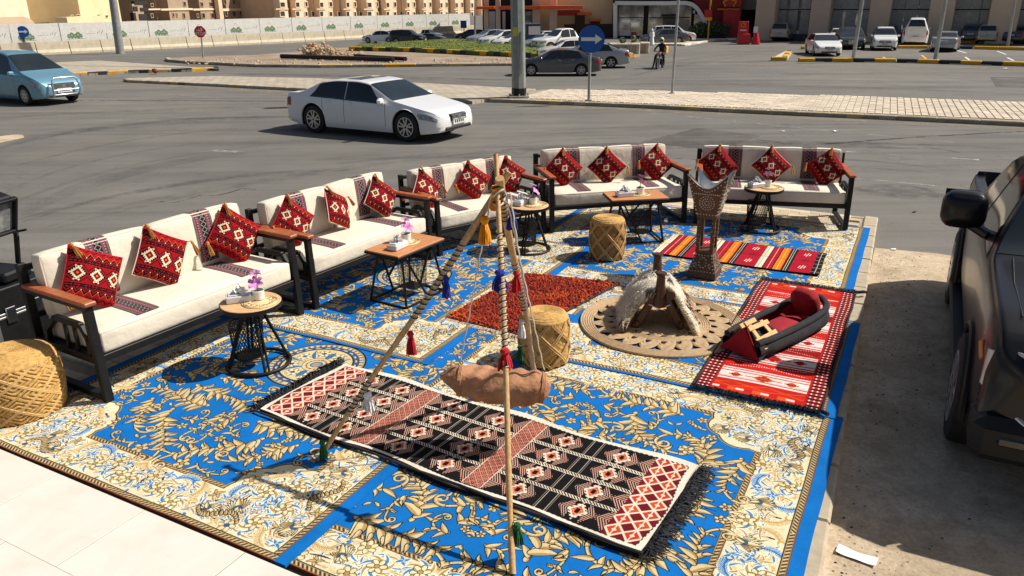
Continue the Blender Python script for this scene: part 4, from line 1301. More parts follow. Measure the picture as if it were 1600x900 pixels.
mb = MB(); x0, z0 = fv.xz(47, 46, -2); x1, z1 = fv.xz(77, 35, -2); mb.box(x0, x1, -2, -1.6, z0, z1); mb.build('site_board', M['window_dark'], None, label='dark rectangular board behind the hoarding below the cream villa', cat='board', loc=(fv.A.x, fv.A.y, 0), rotz=fv.rot)
fv2 = Facade(at(104, 45, 96), at(212, 45, 128))
v2 = fv2.thing('villa', 'yellow cream villa block with small vents behind the light pole', 'building')
mb = MB(); fbox(fv2, mb, 104, 195, -90, 60, 0, 14); mb.build('wall', M['cream_wall'], v2)
mb = MB(); fbox(fv2, mb, 195, 209, 10, 60, .5, 14); mb.build('side_wall', M['cream_wall'], v2)
mb = MB(); fbox(fv2, mb, 104, 168, 27, 60, -1.2, -.02); mb.build('garden_wall', M['cream_wall'], v2)
for q in ((110, 24, 114, 27), (119, 23, 124, 27), (132, 25, 134, 27), (138, 25, 141, 27), (151, 23, 156, 27), (164, 24, 168, 27)): window_on(fv2, v2, q[0], q[2], q[1], q[3], .05)
# taupe houses
fh = Facade(at(206, 45, 124), at(430, 45, 168))
hs = [(206, 232, [], 'half built house with open dark storeys behind the light pole'), (232, 252, [(235, 6, 239, 10), (235, 22, 239, 27)], 'narrow taupe house with two small windows in one column'),
      (252, 302, [(269, 21, 272, 26), (275, 21, 277, 26), (285, 21, 289, 28), (286, 3, 290, 9)], 'taupe house with a blank gable and low windows beside the narrow house'),
      (302, 344, [(307, 22, 310, 27), (315, 21, 320, 28), (329, 21, 334, 28), (313, 4, 317, 10), (327, 4, 332, 10)], 'taupe house with pairs of square windows left of the pink pier'),
      (344, 432, [(351, 18, 355, 25), (363, 18, 368, 25), (374, 18, 377, 23), (385, 18, 390, 25), (410, 16, 414, 23), (349, 0, 353, 6), (363, 0, 367, 6), (383, 0, 387, 6), (398, 0, 402, 6)], 'wide taupe house with many square windows right of the pink pier')]
for k, (a, b, ws, lb) in enumerate(hs):
    o = fh.thing('house', lb, 'house', 'taupe houses behind the hoarding')
    mb = MB(); fbox(fh, mb, a, b - .5, -60 if k else 6, 60, (k % 2) * .6, 12); mb.build('wall', M['house_grey'], o)
    mb = MB(); fbox(fh, mb, a, b - .5, 33, 44, -1.6, -.4); mb.build('garden_wall', M['house_grey'], o)
    if k:
        mb = MB(); fbox(fh, mb, a, b - .5, 13.5, 15.5, (k % 2) * .6 - .18, (k % 2) * .6 - .004); mb.build('string_course', M['house_trim'], o)
    for q in ws: window_on(fh, o, q[0], q[2], q[1], q[3], .1, 'house_grey', 'window_dark', (k % 2) * .6)
    if k == 0:
        for q in ((208, 10, 216, 17), (219, 12, 231, 17), (208, 20, 214, 33), (217, 22, 231, 33), (210, 2, 230, 7)):
            mb = MB(); fbox(fh, mb, q[0], q[2], q[1], q[3], -.1, .5); mb.build('opening', M['dark_recess'], o)
    if k == 4:
        part_rect(fh, 'pier', M['house_pink'], o, 341, 345, -40, 33, -.5, .3)
# row of sand coloured townhouses
ft = Facade(at(428, 45, 150), at(765, 40, 235))
bays = [(430, 452), (456, 473), (494, 510), (536, 550), (568, 586), (599, 612), (632, 643), (659, 668), (685, 694), (709, 718), (733, 742), (751, 760)]
edges = [428] + [(bays[i][1] + bays[i + 1][0]) / 2 for i in range(len(bays) - 1)] + [764]
which = ['first', 'second', 'third', 'fourth', 'fifth', 'sixth', 'seventh', 'eighth', 'ninth', 'tenth', 'eleventh', 'last']
for k, (a, b) in enumerate(bays):
    e0, e1 = edges[k], edges[k + 1]
    o = ft.thing('townhouse', 'sand coloured townhouse with projecting bay, %s from the left in the far row' % which[k], 'house', 'sand coloured townhouses in a row')
    mb = MB(); fbox(ft, mb, e0 + .2, e1 - .2, -60, 48, 0, 11); mb.build('wall', M['house_pink'], o)
    mb = MB(); fbox(ft, mb, a, b, -60, 33 - k * .25, -1.5, -.01, 0, .08); mb.build('bay', M['house_trim'], o)
    mb = MB(); fbox(ft, mb, e0 + .5, e1 - .5, 36 - k * .2, 48, -4, -3.6); mb.build('garden_wall', M['house_trim'], o)
    if k < 6: 
        mb = MB(); fbox(ft, mb, (e0 + a) / 2 - 1, (e0 + a) / 2 + 1.2, 27, 40, -4.3, -4.02); mb.build('gate_pier', M['house_trim'], o)
    w = (b - a) * .34; c = (a + b) / 2; dz = k * .12
    window_on(ft, o, c - w / 2, c + w / 2, 18 + dz, 25 + dz * .6, .16, 'house_pink', 'window_dark', -1.5)
    window_on(ft, o, c - w / 2, c + w / 2, 4 + dz, 10.5 + dz, .16, 'house_pink', 'window_dark', -1.5)
    mb = MB(); fbox(ft, mb, a + 1, b - 1, 13.2 + dz * .5, 15 + dz * .5, -1.68, -1.504); mb.build('string_course', M['house_pink'], o)
    if e1 - b > 5:
        c2 = (b + e1) / 2; w = min(5, (e1 - b) * .4)
        window_on(ft, o, c2 - w / 2, c2 + w / 2, 18.5 + dz, 25 + dz * .6, .16, 'house_trim')
        window_on(ft, o, c2 - w / 2, c2 + w / 2, 3 + dz, 10 + dz, .16, 'house_trim')
        mb = MB(); x0, z0 = ft.xz(c2 - 1.5, 40, 0); x1, z1 = ft.xz(c2 + 1.5, 30.5, 0); mb.box(x0, x1, -.1, .05, z0, z1); mb.build('door', M['brown_wall'], o)
    if a - e0 > 6:
        c2 = (a + e0) / 2
        window_on(ft, o, c2 - 2, c2 + 2, 18.5 + dz, 25 + dz * .6, .16, 'house_trim')

# restaurant with orange canopies
fo = Facade(P(748, 62), P(962, 60))
ob = fo.thing('restaurant', 'cream and brown restaurant with orange canopy beams and square columns', 'building')
mb = MB(); fbox(fo, mb, 838, 962, -60, 61, 2.4, 14); mb.build('wall', M['cream_wall'], ob)
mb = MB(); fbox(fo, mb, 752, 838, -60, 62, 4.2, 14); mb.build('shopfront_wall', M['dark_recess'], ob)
mb = MB(); fbox(fo, mb, 882, 962, 38, 61, 2.25, 2.39); mb.build('plinth', M['brown_wall'], ob)
for a, b in ((754, 763.5), (773, 782), (832, 844), (859, 870)):
    mb = MB(); fbox(fo, mb, a, b, -60, 50, 0, 1.0, 0, .03); c = mb.build('column', M['tan_column'], ob)
    mb = MB(); fbox(fo, mb, a - .3, b + .3, 50, 63, -.04, 1.04); mb.build('column_base', M['brown_wall'], ob)
for a, b, y0, y1, dd in ((741, 772.5, 10, 14.5, -.8), (780, 843, 9.5, 14.5, -.5), (843, 911, 9, 14, -1.6), (902, 925, 19.5, 23.5, .9)):
    mb = MB(); fbox(fo, mb, a, b, y0, y1, dd, dd + 3.2, 0, .02); mb.build('canopy', M['orange_canopy'], ob)
for a, b in ((764, 774), (785, 790), (820, 832), (875, 884)):
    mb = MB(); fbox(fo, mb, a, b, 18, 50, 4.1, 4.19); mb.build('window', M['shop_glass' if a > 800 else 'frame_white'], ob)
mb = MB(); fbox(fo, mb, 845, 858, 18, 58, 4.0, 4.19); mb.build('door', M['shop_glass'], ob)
mb = MB(); fbox(fo, mb, 872, 906, 16, 24, 2.0, 2.3); mb.build('signboard', M['slat_red'], ob)
for a in (899, 906): 
    mb = MB(); fbox(fo, mb, a, a + 7, 21, 60, 2.1, 2.38); mb.build('pilaster', M['brown_wall'], ob)
mb = MB(); fbox(fo, mb, 921, 939, 30, 33, 1.3, 2.38); mb.build('awning', M['orange_canopy'], ob)
mb = MB(); fbox(fo, mb, 922, 937, 33, 56, 2.2, 2.38); mb.build('side_door', M['brown_wall'], ob)
# blue kiosk cabinet
kb = Facade(P(818, 76), P(846, 75.5)); k = kb.thing('kiosk', 'dark blue cabinet kiosk with white notice behind the steel pole', 'kiosk')
mb = MB(); fbox(kb, mb, 822, 845, 39, 76, 0, 1.2, 0, .03); mb.build('cabinet', simple('kiosk_blue', rgb(40, 70, 110), .5), k)
mb = MB(); fbox(kb, mb, 821.5, 845.5, 37.5, 39, -.06, 1.26); mb.build('roof', M['blue_plinth'], k)
mb = MB(); fbox(kb, mb, 826, 844, 41, 54, -.04, -.005); mb.build('notice', M['sign_white'], k)

# red slatted fast food restaurant with the white rounded frame
fr = Facade(P(958, 60), P(1190, 60))
rb_ = fr.thing('restaurant', 'dark red slatted fast food restaurant with white rounded window frame', 'building')
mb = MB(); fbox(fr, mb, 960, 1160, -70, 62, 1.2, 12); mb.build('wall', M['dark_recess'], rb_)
X0, _ = fr.xz(958, 60); X1, _ = fr.xz(1160, 60)
_, ZT = fr.xz(1000, 4); _, Z8 = fr.xz(1000, -60)
# white frame: upright, lintel and the curved fall on the right
cx = []
for px, py in ((961, 62), (961, 20), (961, 4.5), (1000, 5), (1040, 5), (1072, 4.5), (1082, 7), (1090, 14), (1096, 24), (1102, 36), (1109, 46), (1118, 53)):
    x, z = fr.xz(px, py, -.3); cx.append((x, z))
mb = MB()
for (a, b) in zip(cx[:-1], cx[1:]):
    mb.bar((a[0], .1, a[1]), (b[0], .1, b[1]), .9, .34, 0, up=(0, 1, 0)) if False else mb.bar((a[0], .1, a[1]), (b[0], .1, b[1]), .34, .9, 0, up=(0, 1, 0))
mb.build('window_surround', M['frame_white'], rb_)
first = None
n = 95
for i in range(n):
    x = X0 + .2 + (X1 - X0 - .4) * i / (n - 1)
    px_ = 960 + 200 * i / (n - 1)
    zb = ZT + .3
    if px_ > 1076: 
        t_ = (px_ - 1076) / 44.0
        zb = max(ZT + .3 - 3.6 * t_ ** 1.5, .15) if t_ < 1 else .1
    if 1144 < px_ < 1160: pass
    o = None
    if first is None:
        b_ = MB(); b_.box(-.045, .045, .9, 1.12, 0, 1); first = b_.build('slat', M['slat_red'], rb_); o = first
    else: o = link_copy(first)
    o.location = (x, 0, zb); o.scale = (1, 1, 7.5 - zb)
for a, b in ((967, 985), (986, 1004), (1014, 1033), (1034.5, 1056), (1057, 1078), (1085, 1098)):
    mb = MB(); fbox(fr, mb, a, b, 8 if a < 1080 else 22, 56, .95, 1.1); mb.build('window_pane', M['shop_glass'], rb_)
for y_ in (27.5,):
    for a, b in ((967, 1004), (1014, 1078)):
        mb = MB(); fbox(fr, mb, a, b, y_ - .5, y_ + .5, .86, .949); mb.build('mullion', M['black_metal'], rb_)
mb = MB(); fbox(fr, mb, 1033, 1059, 22.5, 25.5, .3, .9); mb.build('door_canopy', M['black_metal'], rb_)
mb = MB(); fbox(fr, mb, 1036, 1046, 26, 57, .87, .94); fbox(fr, mb, 1046.6, 1056, 26, 57, .87, .94); mb.build('door', M['window_dark'], rb_)
mb = MB(); fbox(fr, mb, 965, 1100, 57, 62, .8, 1.19); mb.build('plinth', M['black_metal'], rb_)
for a, b, y0, y1, mt in ((968, 984, 48, 55, 'sign_white'), (986, 994, 50, 56, 'sign_red'), (1062, 1076, 30, 54, 'grey_clad'), (1083, 1086, 16, 21, 'sign_white')):
    mb = MB(); fbox(fr, mb, a, b, y0, y1, .9, .945); mb.build('window_poster', M[mt], rb_)
red = fr.thing('sign_tower', 'bright red sign tower with yellow outlined emblem beside the slatted restaurant', 'sign')
mb = MB(); fbox(fr, mb, 1137, 1154, -60, 58, -.4, .6); mb.build('tower', M['sign_red'], red)
def emblem(f, px, py, s, off, parent):
    """yellow outlined star burst"""
    mb = MB(); x, z = f.xz(px, py, off)
    pts = []
    for i in range(11):
        a = i * 2 * PI / 10 + .35; r = s * (1.0 if i % 2 == 0 else .62); pts.append((x + r * math.cos(a), off, z + r * math.sin(a)))
    for a, b in zip(pts[:-1], pts[1:]): mb.bar(a, b, .16 * s, .05, 0, up=(0, 1, 0))
    return mb.build('emblem', M['sign_yellow'], parent)
emblem(fr, 1140, 6, .62, -.5, red)
mb = MB()
fbox(fr, mb, 1120, 1155, 11.2, 12.6, -.75, -.55); mb.build('sign_beam', M['black_metal'], red)
mb = MB()
for a in np.arange(1122, 1154, 2.6):
    if not 1131 < a < 1146: fbox(fr, mb, a, a + 1.7, 12.8, 15.4, -.62, -.56)
mb.build('lettering', M['sign_yellow'], red)
mb = MB(); fbox(fr, mb, 1155, 1201, -60, 15, .5, 6); o = mb.build('canopy_block', M['grey_clad'], None, label='grey clad drive through canopy between the red tower and the shops', cat='canopy', loc=(fr.A.x, fr.A.y, 0), rotz=fr.rot)
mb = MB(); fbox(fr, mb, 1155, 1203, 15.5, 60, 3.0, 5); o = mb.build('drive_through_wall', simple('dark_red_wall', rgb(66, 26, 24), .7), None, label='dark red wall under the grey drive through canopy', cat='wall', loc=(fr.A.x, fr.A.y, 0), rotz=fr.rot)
# red drive-through order board and bollard post
fk = Facade(P(1150, 69.5), P(1190, 69.5))
k = fk.thing('order_board', 'red drive through order board with yellow emblem on a red block', 'sign')
mb = MB(); fbox(fk, mb, 1155, 1168.5, 33.5, 54, .05, .35, 0, .02); mb.build('board', M['sign_red'], k)
mb = MB(); fbox(fk, mb, 1153.5, 1171.5, 53, 69.5, -.1, .8, 0, .03); mb.build('base', M['sign_red'], k)
emblem(fk, 1161.5, 39, .2, .03, k)
mb = MB(); fbox(fk, mb, 1156.5, 1166, 46.5, 48, .035, .049); mb.build('lettering', M['sign_white'], k)
k = fk.thing('clearance_post', 'red cone shaped post with white sign right of the order board', 'post')
x0, z0 = fk.xz(1180.5, 69); x1, z1 = fk.xz(1180.5, 51)
mb = MB(); mb.lathe([(.34, z0), (.34, z0 + .1), (.12, z1), (.0, z1)], 14, (x0, 0, 0)); mb.build('cone', M['sign_red'], k, smooth=40)
mb = MB(); fbox(fk, mb, 1178, 1184, 42, 51, -.06, .06); mb.build('panel', M['sign_white'], k)
# small price sign on a yellow post
x0, z0 = fr.xz(1106, 62, -3); 
k = fr.thing('price_sign', 'small red and yellow sign on a yellow pole by the hedge', 'sign')
mb = MB(); xa, za = fr.xz(1106, 62, -3); xb, zb = fr.xz(1110, -10, -3); mb.tube([(xa, -3, ROAD), (xa, -3, zb)], .06, 8); mb.build('pole', M['sign_yellow'], k)
for y0, y1, mt in ((15.5, 21, 'sign_red'), (21.3, 27, 'sign_red'), (27.3, 32, 'sign_yellow')):
    mb = MB(); fbox(fr, mb, 1101, 1112.5, y0, y1, -3.12, -3.07); mb.build('panel', M[mt], k)
# hedge and planters
def leafy(name, c, rx, ry, rz, n, size, mat, rnd, parent=None, **kw):
    mb = MB()
    for _ in range(n):
        while True:
            q = [rnd.uniform(-1, 1) for _ in range(3)]
            if .45 < sum(t * t for t in q) < 1: break
        p = Vector((c[0] + q[0] * rx, c[1] + q[1] * ry, c[2] + q[2] * rz))
        d = Vector([rnd.uniform(-1, 1) for _ in range(3)]).normalized(); e = d.cross(Vector((rnd.uniform(-1, 1), rnd.uniform(-1, 1), .3))).normalized()
        s = size * rnd.uniform(.6, 1.3)
        mb.add([tuple(p - d * s), tuple(p + e * s * .4), tuple(p + d * s), tuple(p - e * s * .4)], [(0, 1, 2, 3)])
    return mb.build(name, mat, parent, **kw)
M['hedge'] = simple('hedge_leaf', (.075, .105, .045), .7, 0, .5, 3)
rnd = random.Random(4)
hx0, hz0 = fr.xz(1084, 61, -2); hx1, _ = fr.xz(1133, 60, -2)
mb = MB()
hd = fr.thing('hedge', 'grey green clipped hedge along the slatted restaurant terrace', 'hedge')
for k in range(9):
    x = hx0 + (hx1 - hx0) * (k + .5) / 9
    leafy('foliage', (x, -1.8, .62), .75, .5, .5 + .12 * (k % 3), 260, .13, M['hedge'], rnd, hd)
mb.box(hx0, hx1, -2.2, -1.4, ROAD, .25); mb.build('planter_box', M['black_metal'], hd)
for k, (a, b, y0, y1, lb) in enumerate(((951, 985, 68, 86, 'long grey concrete block left of the other two blocks'), (985, 1000, 68, 87, 'middle concrete block with a white end face'), (1000, 1015, 66.5, 83.5, 'right hand concrete block nearest the motorcycle rider'))):
    f_ = Facade(P(a, y1), P(b, y1)); o = f_.thing('concrete_block', lb, 'block', 'concrete blocks by the lawn')
    mb = MB(); fbox(f_, mb, a, b - .7, y0, y1, 0, 1.1, 0, .05); mb.build('block', M['concrete'], o)
    mb = MB(); fbox(f_, mb, a + 2, b - 6, y0 + 3, y1 - 1, -.02, .0); mb.build('grey_panel', M['grey_clad'], o)  # thin sheet, greyer than the block, over part of its front
for k, (px, py) in enumerate(((973, 69), (990, 66.5))):
    f_ = Facade(P(px - 5, 86), P(px + 5, 86)); x, z = f_.xz(px, py, .5)
    o = f_.thing('potted_plant', ('small dark plant on the long concrete block', 'small dark plant on the middle concrete block')[k], 'plant')
    leafy('foliage', (x, .5, z + .22), .2, .2, .24, 60, .1, M['leaf'], rnd, o)
    mb = MB(); mb.lathe([(.12, z - .02), (.16, z + .12)], 10, (x, .5, 0)); mb.build('pot', M['brown_wall'], o)

# shopping strip on the right
fs = Facade(P(1192, 64), P(1640, 70))
sb = fs.thing('shop_building', 'shop row with tan columns and dark glass fronts behind the car park', 'building')
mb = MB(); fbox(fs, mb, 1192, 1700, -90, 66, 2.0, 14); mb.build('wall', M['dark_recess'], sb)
for a, b in ((1191, 1206), (1279, 1291), (1374, 1384), (1470, 1482), (1568, 1583), (1660, 1675)):
    mb = MB(); fbox(fs, mb, a, b, -90, 64 + (a - 1192) * .014, 0, 1.9, 0, .04); mb.build('column', M['tan_column'], sb)
spans = [(1206, 1279), (1291, 1374), (1384, 1470), (1482, 1568), (1583, 1660)]
for k, (a, b) in enumerate(spans):
    n = (4, 4, 4, 4, 3)[k]
    yb = 53 + k * 1.5
    for i in range(n):
        x0 = a + (b - a) * i / n; x1 = a + (b - a) * (i + 1) / n
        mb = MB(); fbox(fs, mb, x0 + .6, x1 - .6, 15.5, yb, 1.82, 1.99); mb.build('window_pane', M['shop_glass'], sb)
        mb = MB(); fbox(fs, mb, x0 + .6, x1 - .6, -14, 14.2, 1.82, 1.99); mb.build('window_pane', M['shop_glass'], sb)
    mb = MB()
    for i in range(n + 1): 
        x0 = a + (b - a) * i / n; fbox(fs, mb, x0 - .45, x0 + .45, -60, yb, 1.7, 1.81)
    mb.build('mullions', M['galv'], sb)
    mb = MB(); fbox(fs, mb, a, b, 14.2, 15.5, 1.66, 1.81); mb.build('transom', M['black_metal'], sb)
    mb = MB(); fbox(fs, mb, a, b, yb + .2, yb + 8, 1.3, 1.81); mb.build('plinth', M['blue_plinth'], sb)
for a, b, y0, y1, mt in ((1508, 1545, 3.5, 13, 'sign_blue'), (1380, 1406, 24, 38, 'grey_clad'), (1256, 1263, 22, 28, 'sign_white'), (1350, 1364, 22, 30, 'window_dark'), (1512, 1518, 28, 38, 'sign_blue'), (1420, 1436, 9.5, 12.5, 'frame_white'), (1228, 1241, 17, 48, 'grey_clad'), (1243, 1258, 17, 48, 'window_dark'), (1480, 1500, 17, 40, 'window_dark')):
    mb = MB(); fbox(fs, mb, a, b, y0, y1, 1.72, 1.815); mb.build('shop_sign' if 'sign' in mt else 'door', M[mt], sb)
kerb_run(pk3, [P(1240, 63), P(1450, 66), P(1600, 69.5), P(1700, 72)], ROAD - .02, ['kerb_yellow', 'kerb_black', 'kerb_black'], 2.0, .3, .25, 21)
# street poles
def pole(name, label, base, top, r0, r1, mat, n=12, cat='pole', plate=True, group=None, z=0.0):
    """base pixel on the ground, top pixel at the same distance (keeps its lean)"""
    bx, by = G(base[0], base[1], z); tp = at(top[0], top[1], by)
    d = Vector((tp.x - bx, 0, tp.z - z)); L = d.length; d.normalize()
    H_ = 9.0
    o = thing(name, label, cat, (bx, by, z), 0, group)
    mb = MB(); mb.tube([(0, 0, 0), (d.x * H_, 0, d.z * H_)], [r0, r1], n); mb.build('shaft', mat, o, smooth=30)
    return o, d
def bolts(o, r, h=.07, n=8, z=0.0):
    mb = MB()
    for i in range(n):
        a = i * 2 * PI / n; mb.lathe([(.025, 0), (.025, h), (0, h)], 6, (r * math.cos(a), r * math.sin(a), z))
    mb.build('anchor_bolts', M['galv'], o, kind='stuff')
bp, d = pole('street_light_pole', 'thick grey octagonal steel pole with bolted base on the median', (811, 151), (808.5, 0), .25, .22, M['pole_paint'], 8)
mb = MB(); mb.box(-.36, .36, -.36, .36, 0, .05, 0, .01); mb.build('base_plate', M['galv'], bp)
mb = MB(); mb.lathe([(.262, .05), (.262, .3), (.252, .31)], 8, (0, 0, 0)); mb.build('base_collar', M['black_metal'], bp)
bolts(bp, .32, .12)
mb = MB(); mb.bar((.09, -.235, .8), (.07, -.225, 2.2), .03, .03); mb.build('cable_conduit', M['galv'], bp)
mb = MB(); mb.box(-.08, .08, -.01, .0, 0, .3); h = mb.build('inspection_sticker', simple('yellow_sticker', rgb(190, 180, 60), .6), bp); h.location = (-.12, -.235, 2.05)
lp_, d = pole('street_light_pole', 'grey round street light pole in front of the printed hoarding', (188, 84), (176.5, 0), .30, .24, M['galv'], 14, z=ROAD)
for px, top, py, lb in ((1333, 1347.5, 93, 'slim grey lamp pole in front of the dark saloon car'), (1461, 1477.5, 94, 'slim grey lamp pole standing beside the silver saloon'), (1574, 1586, 74, 'slim grey lamp pole right of the beige minivan'), (1274, 1281, 59, 'slim grey lamp pole left of the glass shop doors'), (1370, 1377, 53, 'slim grey lamp pole in front of the tan shop column'), (742, 742.5, 63, 'thin grey post by the orange canopy restaurant')):
    pole('lamp_pole', lb, (px, py), (top, 0), .11 if py > 80 else .1, .08, M['galv'], 10, group='slim lamp poles in the car park', z=ROAD)
# traffic signs
def disc_sign(o, c, r, mat, yaw, th=.02):
    mb = MB(); mb.lathe([(r, 0), (r, th)], 40, (0, 0, 0), 0, 'y'); dsc = mb.build('sign_disc', mat, o); dsc.location = c; dsc.rotation_euler = (0, 0, yaw); return dsc
def arrow(parent, s, y=-.006):
    mb = MB()
    pts = [(-.78, -.13), (.28, -.13), (.28, -.36), (.8, 0), (.28, .36), (.28, .13), (-.78, .13)]
    mb.prism([(x * s, z * s) for x, z in pts], -y, -y + .004, 0, 'y'); return mb.build('arrow', M['sign_white'], parent)
def sign_post(label, base, top, z, r, n='road_sign', group=None):
    bx, by = G(base[0], base[1], z); tp = at(top[0], top[1], by)
    o = thing(n, label, 'road sign', (bx, by, z), 0, group)
    mb = MB(); mb.tube([(0, 0, 0), (tp.x - bx, 0, tp.z - z)], r, 10); mb.build('post', M['galv'], o, smooth=40)
    return o, Vector((tp.x - bx, 0, tp.z - z)), by
o, tv, by = sign_post('round blue sign with white right arrow on a post on the median', (920, 157), (923, 42), 0, .05)
r = 17.3 / FPX * (by / math.cos(rad(0)))*1.0
zc = at(924, 61, by)
dsc = disc_sign(o, (tv.x * .85 + .03, -.07, zc.z), 18.5 / FPX * by * 1.06, M['sign_blue'], rad(-4)); arrow(dsc, 18.5 / FPX * by * 1.06)
mb = MB(); mb.box(-.09, .09, -.09, .09, 0, .03); mb.build('base_plate', M['galv'], o)
o, tv, by = sign_post('thin bare grey signpost on the paved median right of the blue arrow sign', (1050, 146), (1061, -14), 0, .045)
mb = MB(); mb.box(-.08, .08, -.08, .08, 0, .03); mb.build('base_plate', M['galv'], o)
disc_sign(o, (tv.x, .06, tv.z + .15), .38, M['galv'], 0)
o, tv, by = sign_post('small round blue sign with white arrow before the hoarding at far left', (42, 86), (36, 42), ROAD, .05)
zc = at(36.5, 49.5, by); dsc = disc_sign(o, (zc.x - o.location.x, -.07, zc.z - ROAD), 7.6 / FPX * by * 1.05, M['sign_blue'], rad(20)); arrow(dsc, 7.6 / FPX * by * 1.05)
o, tv, by = sign_post('red octagonal stop sign with white Arabic and English lettering', (318, 94), (313, 42), ROAD, .05)
zc = at(313, 49.5, by); sr_ = 8.2 / FPX * by * 1.06
mb = MB(); mb.lathe([(sr_, 0), (sr_, .02)], 8, (0, 0, 0), 0, 'y'); plate = mb.build('sign_plate', M['sign_red'], o); plate.location = (zc.x - o.location.x, -.07, zc.z - ROAD); plate.rotation_euler = (0, rad(22.5), 0)
def text_part(name, txt, size, mat, parent, loc, rot, font=None, ex=.003):
    cu = bpy.data.curves.new(name, 'FONT'); cu.body = txt; cu.size = size; cu.align_x = 'CENTER'; cu.align_y = 'CENTER'; cu.extrude = ex
    if font: cu.font = font
    t_ = bpy.data.objects.new(name, cu); C.objects.link(t_)
    bpy.context.view_layer.update()
    me = bpy.data.meshes.new_from_object(t_.evaluated_get(bpy.context.evaluated_depsgraph_get()))
    bpy.data.objects.remove(t_)
    me.materials.clear(); me.materials.append(mat)
    o_ = bpy.data.objects.new(name, me); C.objects.link(o_); o_.parent = parent; o_.location = loc; o_.rotation_euler = rot
    return o_
tx = text_part('lettering', 'STOP', sr_ * .72, M['sign_white'], plate, (0, -.012, 0), (PI / 2, 0, 0))
tx.rotation_euler = (Matrix.Rotation(rad(-22.5), 3, 'Y') @ Matrix.Rotation(PI / 2, 3, 'X')).to_euler()
tx.location = Matrix.Rotation(rad(-22.5), 3, 'Y') @ Vector((0, -.012, -sr_ * .34))
# the Arabic word above it (qaf with two dots, then feh with one), built as small white strokes
mb = MB()
def q_(x, z):
    v = Matrix.Rotation(rad(-22.5), 3, 'Y') @ Vector((x * sr_, -.012, z * sr_ + sr_ * .1)); return v
loop = [q_(.30 + .11 * math.cos(a), .20 + .10 * math.sin(a)) for a in np.linspace(0, 6.28, 11)]
mb.tube(loop, sr_ * .045, 5)
mb.tube([q_(.41, .18), q_(.36, .05), q_(.1, .04), q_(-.1, .04)], sr_ * .05, 5)
mb.tube([q_(-.10 + .09 * math.cos(a), .15 + .09 * math.sin(a)) for a in np.linspace(0, 6.28, 11)], sr_ * .045, 5)
mb.tube([q_(-.06, .05), q_(-.3, .03), q_(-.46, .06), q_(-.52, .2)], sr_ * .05, 5)
for x, z in ((.25, .43), (.38, .43), (-.1, .37)): mb.tube([q_(x - .03, z), q_(x + .03, z)], sr_ * .055, 5)
mb.build('arabic_lettering', M['sign_white'], plate)
# small blue sign far away by the hoarding end
o, tv, by = sign_post('tiny blue square sign on a thin post near the hoarding end', (725, 60), (725, 34), ROAD, .05)
zc = at(725, 38, by); mb = MB(); mb.box(-.3, .3, -.06, -.03, -.35, .35); p_ = mb.build('sign_plate', M['sign_blue'], o); p_.location = (0, 0, zc.z - ROAD)
# rubble pile and the black pipes
rnd = random.Random(8)
rx, ry = P(490, 85, 0)
rp = thing('rubble_pile', 'pile of pale broken rock and earth on the dirt island', 'rubble', (rx, ry, 0))
mb = MB()
def rock(mb, c, s, rnd):
    V = []; F = []
    n, m_ = 7, 4
    for j in range(m_ + 1):
        for i in range(n):
            a = i / n * 6.28; b = -PI / 2 + PI * j / m_
            k = s * rnd.uniform(.72, 1.2)
            V.append((c[0] + k * math.cos(a) * math.cos(b), c[1] + k * math.sin(a) * math.cos(b), c[2] + k * .8 * math.sin(b)))
    for j in range(m_):
        for i in range(n): F.append((j * n + i, j * n + (i + 1) % n, (j + 1) * n + (i + 1) % n, (j + 1) * n + i))
    mb.add(V, F)
for k in range(330):
    a = rnd.random(); x = -.7 + 3.9 * a ** .8; hmax = max(.08, (1.05 - .33 * abs(x) - (0 if x > 0 else .5 * abs(x)) - .12 * x))
    z = rnd.uniform(0, hmax * .8); rock(mb, (x, rnd.gauss(0, .8) * (1.1 - z * .8), z), rnd.uniform(.05, .15) * (1.25 if x < .4 else .8), rnd)
for k in range(10): rock(mb, (rnd.uniform(-.5, .3), rnd.uniform(-.5, .5), rnd.uniform(.1, .35)), rnd.uniform(.2, .34), rnd)
mb.build('rocks', simple('pale_rock', rgb(188, 162, 132), .95, 0, .35, 2.5, .6, 12, .05), rp, kind='stuff')
for k, (a, b, lb, r) in enumerate((((440, 91.5), (615, 97), 'long black pipe lying on the dirt island', .14), ((555, 91), (634, 96), 'short black pipe behind the long pipe', .12))):
    p0 = Vector((*G(*a, 0), .14)); p1 = Vector((*G(*b, 0), .14))
    mb = MB(); mb.tube([Vector((0, 0, 0)), p1 - p0], r, 10); mb.tube([(p1 - p0) * .995, (p1 - p0) * 1.0], r * 1.06, 10)
    mb.build('black_pipe', M['rubber'], None, smooth=40, label=lb, cat='pipe', loc=tuple(p0))
mb = MB()
for k in range(150):
    px = rnd.uniform(290, 900); py = rnd.uniform(92, 100)
    x, y = G(px, py, 0); rock(mb, (x, y, .0), rnd.uniform(.03, .09), rnd)
mb.build('gravel', simple('gravel_stone', rgb(196, 172, 140), .95, 0, .3, 3), None, kind='stuff')
